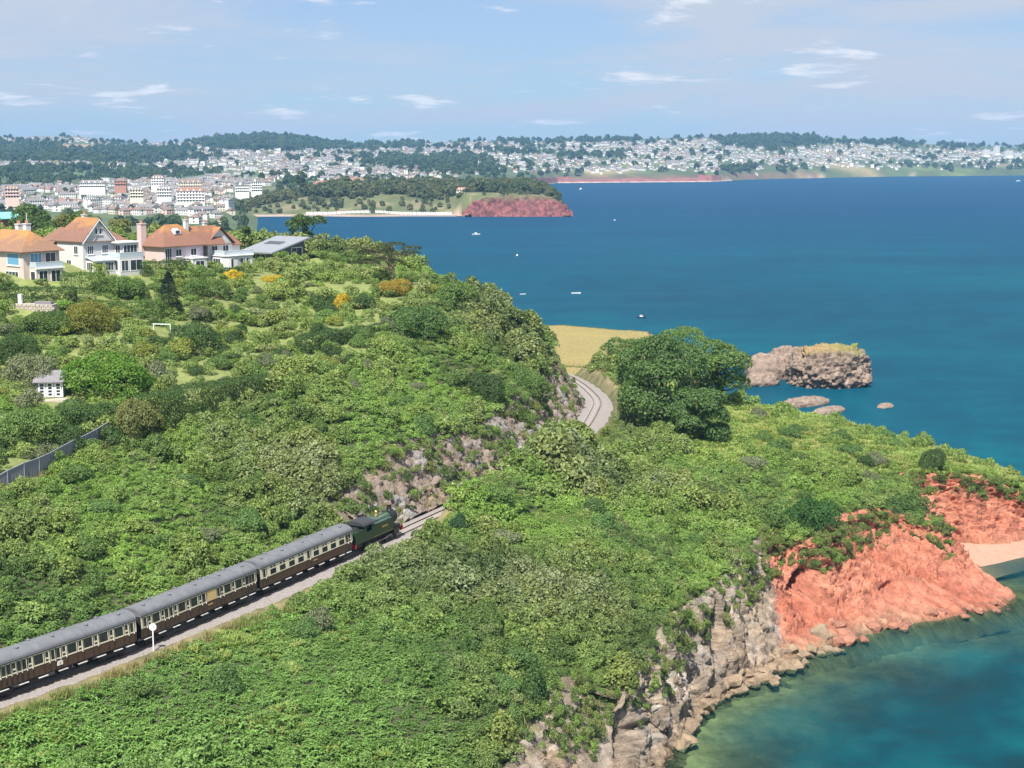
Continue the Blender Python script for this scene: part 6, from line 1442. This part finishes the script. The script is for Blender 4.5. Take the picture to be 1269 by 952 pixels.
size = band * VR.uniform(.55, 1.5, len(X)) ** 1.2 * (1 + .75 * np.clip(nb + nc, -.65, 1.2)) * np.where((sd < 0) & (dt < 16) & (Y > 203) & (Y < 250), 1.4, 1.0) * np.where((sd < 0) & (dt < 14) & (Y > 255) & (Y < 350), .6, 1.0) * (1 - .35 * head)
size = np.maximum(size, band * np.where(head > .5, .5, .78) * VR.uniform(.85, 1.15, len(X)))
scatter('hillside_scrub', pt[k], size[k] * 1.15, (tint * .86)[k], P_SHRUB, 'dense mixed scrub covering the slopes above and below the railway', 'scrub')
k2 = low & ~k & (VR.uniform(0, 1, len(X)) < brk_p / (1 - .5 * shr_p)); scatter('bracken', pt[k2], size[k2] * 1.1, tint[k2], P_BRACK, 'soft green bracken carpeting the slopes near the railway', 'bracken')
k3 = low & ~k & ~k2; scatter('brambles', pt[k3], size[k3] * 1.08, tint[k3], P_BRAM, 'brambles and ivy tangled over the coastal slopes', 'brambles')
# garden ground cover
k4 = base_ok & gsel & (VR.uniform(0, 1, len(X)) < np.clip(.30 + 1.4 * nb, .03, .95)); scatter('garden_undergrowth', pt[k4], size[k4] * np.clip(.8 + .5 * nb[k4], .5, 1.3), (tint * .95)[k4], P_BRAM + P_SHRUB[:1], 'low garden undergrowth between hedges and shrubs on the hill', 'undergrowth')
# dry grass along the line, fence and cliff edges
gx_, gy_, gz_ = cell_pts(-70, 60, 100, 390, .55); d2, _, s2 = seg_dist(gx_, gy_, TRK[::4]); c2, _, _ = seg_dist(gx_, gy_, CT2); q = n2(gx_, gy_, 4, 3, 9.0); f2, _, _ = seg_dist(gx_, gy_, [(p[0], p[1]) for p in F3])
i2 = inside(gx_, gy_, LAND_POLY)
ks = i2 & (((s2 < 0) & (d2 > 6.0) & (d2 < 7.2 + 2.5 * q)) | ((s2 > 0) & (d2 > 3.7) & (d2 < 5.6)) | ((c2 < 1.6) & (q > .1)) | ((f2 < 2.2) & (f2 > .3) & (q > -.2))) & (VR.uniform(0, 1, len(gx_)) < .75)
tt = blend(np.tile(T_STRAW, (len(gx_), 1)), C_(.22, .27, .08), np.clip(.55 + q * 1.6, 0, 1)); scatter('dry_grass', np.stack([gx_, gy_, gz_ - .05], 1)[ks], VR.uniform(.7, 1.3, ks.sum()), tt[ks], P_TUFT, 'straw-coloured dry grass along the track and cliff edges', 'grass')
# growth clinging to rock: the cutting and the cliff tops
def cling(V, thr, rows, name, lab, sc, seed, sub=3):
    Q = V[::sub, rows[0]:rows[1]:2].reshape(-1, 3); q = n2(Q[:, 0] + Q[:, 2], Q[:, 1] + Q[:, 2] * .7, 5.0, 3, seed) + .35 * VR.normal(size=len(Q)); k = q > thr
    Q = Q[k] + VR.normal(0, .25, Q[k].shape); w = VR.uniform(0, 1, len(Q)); ti = blend(np.tile(T_MID, (len(Q), 1)), T_OLIVE, w); ti = blend(ti, T_DARK, np.clip(VR.uniform(-1, 1, len(Q)), 0, 1)); ti = blend(ti, T_BRIGHT, np.clip(VR.uniform(-2, 1, len(Q)), 0, 1))
    scatter(name, Q, sc * VR.uniform(.6, 1.35, len(Q)), ti, P_SHRUB + P_BRAM[:1], lab, 'scrub', .3)
cling(CVc, .40, (0, 44), 'cutting_scrub', 'shrubs and ivy clinging to the railway cutting rock', .9, 3.0, 4)
cling(CV, .22, (0, 40), 'cliff_scrub', 'shrubs and grass clinging to the sea cliff top', .75, 8.0, 6)
# far woods
n = 26000; cp = VR.uniform(-60, 1330, n); cd = np.sqrt(VR.uniform(900. ** 2, 6900. ** 2, n)); cz = far_z(cp, cd); tx = (cp - 634.5) / F_PX * cd; qx, qy = to_px(tx, cd, cz)
ok = (cz > 4) & ((cd - f_dw(cp) > 40) | (cp < 318)); wd_ = wood(qx, qy); fieldy = (n2(tx, cd, 420, 3, 6.0) > .25)
pr = np.clip(.30 + 1.1 * wd_ - .62 * dens(qx, qy) - .4 * fieldy * (wd_ < .1) + .5 * n2(tx, cd, 160, 3, 31.0), .03, 1)
bare = ((qx > 74) & (qx < 120) & (qy > 179) & (qy < 187)) | ((qx > 438) & (qx < 498) & (qy < 179)) | ((qx > 225) & (qx < 262) & (qy > 189) & (qy < 194))
ok &= (VR.uniform(0, 1, n) < pr) & ~bare; tx, cd, cz = tx[ok], cd[ok], cz[ok]
sz = VR.uniform(5, 9.5, len(tx)) * np.clip(cd / 3000, .8, 1.5); w = VR.uniform(0, 1, len(tx)); ti = blend(np.tile(C_(.048, .085, .040), (len(tx), 1)), C_(.10, .145, .058), w)
scatter('far_woodland', np.stack([tx, cd, cz - .5], 1), sz, ti, P_TREE, 'dark woods and street trees on the far hills', 'woodland')
n = 2600; hx_ = VR.uniform(-330, 66, n); hy_ = VR.uniform(1722, 2050, n); hz_ = head_z(hx_, hy_); q = n2(hx_, hy_, 40, 3, 5.0)
cliffy = (hx_ > -58) & (hy_ < 1748)
ok = (hz_ > 3) & ~cliffy & (VR.uniform(0, 1, n) < np.clip(.34 + q + .35 * (hy_ > 1800), .06, 1)); k = ok
scatter('headland_woodland', np.stack([hx_, hy_, hz_ - .4], 1)[k], (VR.uniform(2.2, 4.6, n) * (1 + .8 * (hy_ > 1790)))[k], blend(np.tile(C_(.065, .10, .042), (n, 1)), C_(.15, .16, .07), VR.uniform(0, 1, n))[k], P_TREE, 'bushes and trees over the headland across the near bay', 'woodland')

# ---- individual bushes, hedges and trees
BM = [bush_mesh('garden_bush', 600 + i, 2.0, 1.9, 11, 3000, .23, .6, .85) for i in range(4)]
BML = [bush_mesh('garden_bush', 640 + i, 2.0, 1.9, 18, 7500, .135, .6, .82) for i in range(3)]
for me in BM + BML: me.materials.append(M_LEAF_O)
def hedge_mesh(L, W_, H_, n, seed, leaf=.34):
    g = np.random.default_rng(seed); P = np.stack([g.uniform(-L / 2, L / 2, n), g.uniform(-W_ / 2, W_ / 2, n), g.uniform(0.1, H_, n)], 1); nr = np.zeros((n, 3)); f_ = g.choice(4, n, p=[.34, .33, .2, .13])
    nr[f_ == 0] = (0, 0, 1); P[f_ == 0, 2] = H_; nr[f_ == 1] = (0, -1, .15); P[f_ == 1, 1] = -W_ / 2; nr[f_ == 2] = (0, 1, .15); P[f_ == 2, 1] = W_ / 2; k = f_ == 3; sg = np.where(g.uniform(0, 1, k.sum()) < .5, -1., 1.); P[k, 0] = sg * L / 2; nr[k, 0] = sg
    w = fbm(P / 1.1 + seed, 3); P += nr * (w * .7)[:, None] + g.normal(0, .08, P.shape); P[:, 2] *= 1 + .12 * n2(P[:, 0], P[:, 1] * 0, 3.0, 2, seed)
    P[:, 2] = np.maximum(P[:, 2], .02); me = leaves('hedge', P, nr, leaf, .6, .6, rng=g); me.materials.append(M_LEAF_O); return me
def place(name, me, x, y, z, s, tint, lab, cat, rz=None, group=None):
    o = bpy.data.objects.new(name, me); COL.objects.link(o); o.location = (x, y, z - .1); o.scale = s if isinstance(s, tuple) else (s, s, s); o.rotation_euler = (0, 0, rz if rz is not None else random.uniform(0, 6.28))
    o.color = (*tint, 1); tag(o, lab, cat, group); return o
def bush(px, py, w, h, tint, lab, i=0, name='garden_bush', cat='bush', group=None):
    x, y, z = on_ground(px, py); k = y / F_PX; return place(name, BML[i % 3] if w * k > 5.0 else BM[i % 4], x, y + w * k * .35, z, (w * k / 4.2, w * k / 4.2, h * k / 2.15), tuple(tint), lab, cat, group=group)
def hedge(pa, pb, wd, hp_, tint, lab, seed, leaf=.25):
    a, b = on_ground(*pa), on_ground(*pb); L = math.hypot(b[0] - a[0], b[1] - a[1]); k = (a[1] + b[1]) / 2 / F_PX; H_ = hp_ * k
    me = hedge_mesh(L, wd, H_, int(L * (wd + 2 * H_) * 48), seed, leaf)
    return place('hedge', me, (a[0] + b[0]) / 2, (a[1] + b[1]) / 2 + wd * .3, min(a[2], b[2]), 1.0, tuple(tint), lab, 'hedge', math.atan2(b[1] - a[1], b[0] - a[0]))
hedge((176, 540), (336, 486), 3.6, 46, T_DARK * 1.35, 'long tall hedge with a dark shaded face above the bare slope', 1)
hedge((0, 372), (92, 382), 2.2, 26, T_DARK * 1.35, 'dark clipped hedge below the cream house', 2); hedge((96, 382), (200, 400), 2.4, 26, T_MID * .8, 'thick hedge stepping down behind the goal frame', 3)
hedge((75, 362), (128, 366), 2.4, 28, T_MID * .95, 'rounded green hedge under the white house', 4); hedge((174, 343), (232, 341), 2.0, 19, T_DARK * 1.4, 'clipped dark hedge in front of the pink house', 5); hedge((262, 340), (300, 340), 1.6, 9, T_DARK * 1.3, 'low hedge at the foot of the white sun rooms', 6)
hedge((270, 372), (345, 390), 2.0, 13, T_MID * .9, 'low garden hedge slanting across the gardens below the yellow broom', 7); hedge((372, 440), (470, 408), 3.0, 22, T_DARK * 1.25, 'dark hedge bank climbing across the hilltop', 8); hedge((150, 425), (235, 440), 2.4, 20, T_DARK * 1.4, 'dark hedge in front of the goal lawn', 9)
bush(32, 486, 76, 52, T_GREY * .95, 'grey-green domed bush beside the garden shed', 0); bush(130, 500, 112, 62, C_(.115, .225, .028), 'large bright lime-green bush beyond the garden shed', 1); bush(168, 550, 68, 64, T_OLIVE * .85, 'olive domed bush at the end of the grey fence', 2)
bush(90, 535, 90, 40, T_DARK * 1.6, 'dark bush in front of the garden shed', 3); bush(28, 560, 90, 55, T_MID, 'green bush behind the lower end of grey fence', 1); bush(75, 565, 60, 42, T_DARK * 1.35, 'dark bush crowding the grey fence', 2)
bush(108, 418, 62, 46, C_(.20, .205, .04), 'yellow-green bush in the middle of the terraced gardens', 1); bush(150, 372, 56, 34, T_MID * .95, 'rounded green bush under the white house bay', 2); bush(45, 420, 70, 36, T_MID * .8, 'green bush below the stone terrace', 3); bush(15, 455, 60, 44, T_DARK * 1.35, 'dark bush behind the grey-green dome', 0)
bush(245, 372, 60, 30, T_MID * .85, 'blue-green mound between conifer and yellow broom', 0); bush(240, 440, 64, 40, T_DARK * 1.35, 'dark bush right beside the goal lawn', 1); bush(290, 400, 44, 18, T_BRIGHT, 'small bright mound among the terraced gardens', 2); bush(288, 348, 30, 14, C_(.58, .43, .03), 'bright yellow broom bush near the white sun rooms', 1); bush(335, 350, 34, 9, C_(.55, .42, .05), 'low yellow flowering bush near the modern house', 2)
bush(425, 386, 28, 22, C_(.55, .40, .03), 'golden yellow bush on the open hilltop', 0); bush(491, 368, 48, 24, C_(.36, .27, .05), 'golden brown bush under the flat-topped pine', 3); bush(515, 424, 70, 52, T_DARK * 1.9, 'big leafy dark tree-bush on the hill brow', 2); bush(560, 385, 60, 36, T_MID, 'round bush on the seaward skyline of the hill', 1)
bush(1010, 668, 66, 52, C_(.062, .145, .035), 'bright green bush at the edge of the red cliff', 1, 'coastal_bush'); bush(1085, 648, 96, 34, T_DARK * 1.7, 'dark green thicket hanging over the red cliff', 0, 'coastal_bush'); bush(1158, 590, 36, 34, T_DARK * 1.3, 'dark upright bush on the headland skyline', 2, 'coastal_bush'); bush(1076, 582, 24, 22, T_DARK * 1.25, 'small dark upright bush on the headland grass', 3, 'coastal_bush')
bush(600, 500, 58, 42, T_DARK * 1.2, 'dark ivy-clad bush on the cutting brow', 0, 'coastal_bush'); bush(655, 500, 60, 42, T_MID * .9, 'tall green bush on the corner of the cutting', 1, 'coastal_bush'); bush(566, 660, 30, 22, C_(.05, .11, .045), 'small spruce-green bush near the engine', 2, 'coastal_bush')
bush(395, 785, 46, 40, T_GREY * .85, 'grey-green shrub standing beside the ballast', 3, 'coastal_bush'); bush(960, 668, 40, 34, T_MID * .9, 'mid-green bush above the sea cave', 2, 'coastal_bush'); bush(665, 880, 46, 50, T_DARK * 1.6, 'dark bush on the brow of the pale cliff', 0, 'coastal_bush')
# fill: shrubs that only their place tells apart
KIN = [('dark glossy rounded garden shrub on the terraced hillside', T_DARK * 1.355, 'dark garden shrubs'), ('mid-green rounded garden shrub on the terraced hillside', T_MID, 'mid-green garden shrubs'), ('pale yellow-green garden shrub on the terraced hillside', T_YG * .85, 'yellow-green garden shrubs'), ('grey-green garden shrub on the terraced hillside', T_GREY * .9, 'grey-green garden shrubs'), ('bright green garden shrub on the terraced hillside', T_BRIGHT, 'bright garden shrubs')]
rf_ = random.Random(12); placed = []
gp = list(GARDEN); 
for t in range(4000):
    if len(placed) >= 135: break
    px, py = rf_.uniform(-20, 560), rf_.uniform(332, 580); x, y, z = on_ground(px, py)
    if not inside([x], [y], gp)[0] or any((x - a) ** 2 + (y - b) ** 2 < (r_ + 1.4) ** 2 for a, b, r_ in foot) or any((x - a) ** 2 + (y - b) ** 2 < 3.1 ** 2 for a, b in placed): continue
    placed.append((x, y)); kk = rf_.choices(range(5), (.32, .34, .12, .12, .10))[0]; s = rf_.uniform(.6, 1.25)
    place('garden_shrub', BM[rf_.randrange(4)], x, y, z, (s, s, s * rf_.uniform(.75, 1.2)), tuple(KIN[kk][1] * rf_.uniform(.85, 1.15)), KIN[kk][0], 'shrub', group=KIN[kk][2])
placed = []
for t in range(3000):
    if len(placed) >= 80: break
    px, py = rf_.uniform(0, 1120), rf_.uniform(360, 900); x, y, z = on_ground(px, py)
    d_, _, s_ = seg_dist([x], [y], TRK[::4]); dcl, _, _ = seg_dist([x], [y], CT2)
    if inside([x], [y], gp)[0] or not inside([x], [y], LAND_POLY)[0] or inside([x], [y], FIELD)[0] or d_[0] < (10 if s_[0] > 0 else 9) or dcl[0] < 2.5 or any((x - a) ** 2 + (y - b) ** 2 < 36 for a, b in placed): continue
    if (py > 720 and px < 560) and rf_.random() < .85: continue
    placed.append((x, y)); kk = rf_.choices((0, 1, 2), (.3, .4, .3))[0]; s = rf_.uniform(.7, 1.25); lb = [('dark rounded shrub rising out of the hillside scrub', T_DARK * 2.2, 'dark shrubs in the scrub'), ('mid-green shrub rising out of the hillside scrub', T_MID * .9, 'mid-green shrubs in the scrub'), ('grey-green thorn shrub rising out of the hillside scrub', T_GREY * .9, 'grey-green shrubs in the scrub')][kk]
    place('hillside_shrub', BM[rf_.randrange(4)], x, y, z, (s, s, s * rf_.uniform(.7, 1.1)), tuple(lb[1] * rf_.uniform(.85, 1.15)), lb[0], 'shrub', group=lb[2])

def tree(px, py, wpx, hpx, tint, lab, seed, lobes=16, n=7000, leaf=.42, name='broadleaf_tree', d=None, flat=False, trunk_h=.14):
    x, y, z = on_ground(px, py) if d is None else at(px, py, d=d); k = y / F_PX; Wd, H_ = wpx * k, hpx * k; g = np.random.default_rng(seed); e = empty(name, (x, y, z - .3)); Lb = []; r = Wd / 2
    for i in range(lobes):
        a = g.uniform(0, 6.28); q = r * .68 * math.sqrt(g.uniform(0, 1)); s = r * g.uniform(.30, .46); zz = H_ * (trunk_h + (.92 - trunk_h) * g.uniform(0, 1) * (1 - .45 * (q / r) ** 2))
        zz = min(zz, H_ - s * .8); Lb.append(((q * math.cos(a), q * math.sin(a), zz), (s, s, s * g.uniform(.65, .95))))
    P, nr = crown(n, Lb, g, zmin=H_ * .04); me = leaves('crown', P, nr, leaf, .65, .65, rng=g); me.materials.append(M_LEAF_O); c = link('crown', me, None, e); c.color = (*tint, 1)
    t = MB().tube([(0, 0, -.5), (.1, .05, H_ * .25), (.25, .1, H_ * .55)], [r * .085, r * .06, r * .03], 9)
    for l in Lb[:9]: t.tube([(.1, .05, H_ * g.uniform(.18, .35)), tuple(np.array(l[0]) * (.55, .55, .8)), l[0]], [r * .035, r * .022, r * .01], 6)
    t.build('trunk', M_BARK, e, smooth=True); tag(e, lab, 'tree'); return e
tree(818, 532, 118, 122, T_DARK * 1.8, 'tall dense dark broadleaf tree beside the railway curve', 1, 40, 20000, .5); tree(868, 548, 78, 78, T_DARK * 1.8, 'lower dark broadleaf tree on the seaward side of the tall tree', 2, 28, 12000, .48); tree(890, 505, 80, 88, T_MID * .9, 'rounded green tree behind the dark trees facing the islet', 3, 28, 12000, .48); tree(850, 480, 80, 78, T_BRIGHT * .75, 'lighter green tree topping the clump by the meadow', 4, 28, 12000, .48); tree(768, 462, 62, 46, T_MID * .9, 'low spreading green tree at the meadow edge', 5, 18, 6000, .5)
tree(380, 305, 52, 40, T_DARK * 1.35, 'dark spreading tree on the skyline beyond the modern house', 6, 14, 3000, .5, d=372); tree(305, 308, 26, 32, T_DARK * 1.4, 'small dark tree behind the white gabled house', 7, 10, 1600, .5, d=350); tree(42, 300, 66, 52, T_DARK * 1.6, 'dense dark tree behind the cream house chimneys', 8, 16, 4500, .6, d=420); tree(100, 300, 50, 38, T_MID * .8, 'green tree behind the white house roof', 9, 12, 2800, .6, d=410); tree(75, 297, 40, 36, T_OLIVE * .8, 'olive tree between the cream and white houses', 10, 12, 2400, .6, d=430); tree(150, 300, 40, 30, T_OLIVE * .9, 'brownish tree behind the white house bay', 11, 10, 2000, .6, d=430); tree(350, 330, 26, 22, T_BRIGHT * .9, 'small light green tree in front of the modern house', 12, 8, 1400, .36)
tree(372, 238, 22, 26, T_DARK * 1.1, 'dark conical tree standing on the far seafront slope', 13, 10, 700, 2.6, d=1880)
# conifer: tiers of drooping boughs
x, y, z = on_ground(210, 390); e = empty('conifer', (x, y, z - .2)); g = np.random.default_rng(8); P, Nn = [], []; Hc = 8.0
for i in range(2600):
    t = g.uniform(0, 1) ** .8; rr_ = (2.6 * (1 - t) ** .75 + .15) * g.uniform(.25, 1.15) ** .5; a = round(g.uniform(0, 6.28) * 5) / 5 * 1.0 + g.normal(0, .12) + t * 9; P.append((rr_ * math.cos(a), rr_ * math.sin(a), .4 + t * (Hc - .6) - rr_ * .25)); Nn.append((math.cos(a) * .5, math.sin(a) * .5, .8))
me = leaves('crown', np.array(P), np.array(Nn), .42, .35, .5, rng=g); me.materials.append(M_LEAF_O); c = link('crown', me, None, e); c.color = (.028, .050, .030, 1); MB().tube([(0, 0, -.4), (0, 0, Hc * .9)], [.22, .04], 8).build('trunk', M_BARK, e); tag(e, 'dark pointed conifer standing among the terraced gardens', 'tree')
# flat-topped pine with bare pale trunk
x, y, z = on_ground(487, 352); e = empty('pine_tree', (x, y, z - .2)); g = np.random.default_rng(9); Lb = []
for i in range(26):
    t = g.uniform(0, 1); a = g.uniform(0, 6.28); q = 6.0 * math.sqrt(g.uniform(0.02, 1)); s = g.uniform(.9, 1.9); Lb.append(((q * math.cos(a) * 1.15 - .5, q * math.sin(a) * .8, [5.2, 6.9, 8.1][i % 3] - .10 * q + g.normal(0, .15)), (s * 1.25, s, .5)))
P, nr = crown(8000, Lb, g, zmin=.3); me = leaves('crown', P, nr, .34, .4, .6, rng=g); me.materials.append(M_LEAF_O); c = link('crown', me, None, e); c.color = (.075, .095, .038, 1)
t = MB().tube([(0, 0, -.4), (.1, 0, 2.4), (-.2, 0, 5.2), (-.3, 0, 8.0)], [.34, .28, .2, .08], 9)
for l in Lb: t.tube([(-.1, 0, l[0][2] - 1.6), tuple(np.array(l[0]) * (.6, .6, .95)), l[0]], [.12, .08, .04], 5)
t.build('trunk', plain('pine_bark_pale', (0.30, 0.23, 0.16), .9, 0, .3, 4), e); tag(e, 'flat-topped wind-swept pine with bare pale trunk on the brow', 'tree')

# ================================================================== air
hz = MB().box(-10500, 10500, -300, 9400, -11, 235).build('haze', None); tag(hz, 'thin blue sea haze over the whole bay', 'haze', kind='stuff')
m = bpy.data.materials.new('haze_air'); m.use_nodes = True; nt = m.node_tree; nt.nodes.clear(); out = nt.nodes.new('ShaderNodeOutputMaterial'); pv = nt.nodes.new('ShaderNodeVolumePrincipled')
pv.inputs['Color'].default_value = (.27, .58, 1.0, 1); pv.inputs['Density'].default_value = 6.3e-5; pv.inputs['Anisotropy'].default_value = 0.0; nt.links.new(pv.outputs[0], out.inputs['Volume']); hz.data.materials.append(m)
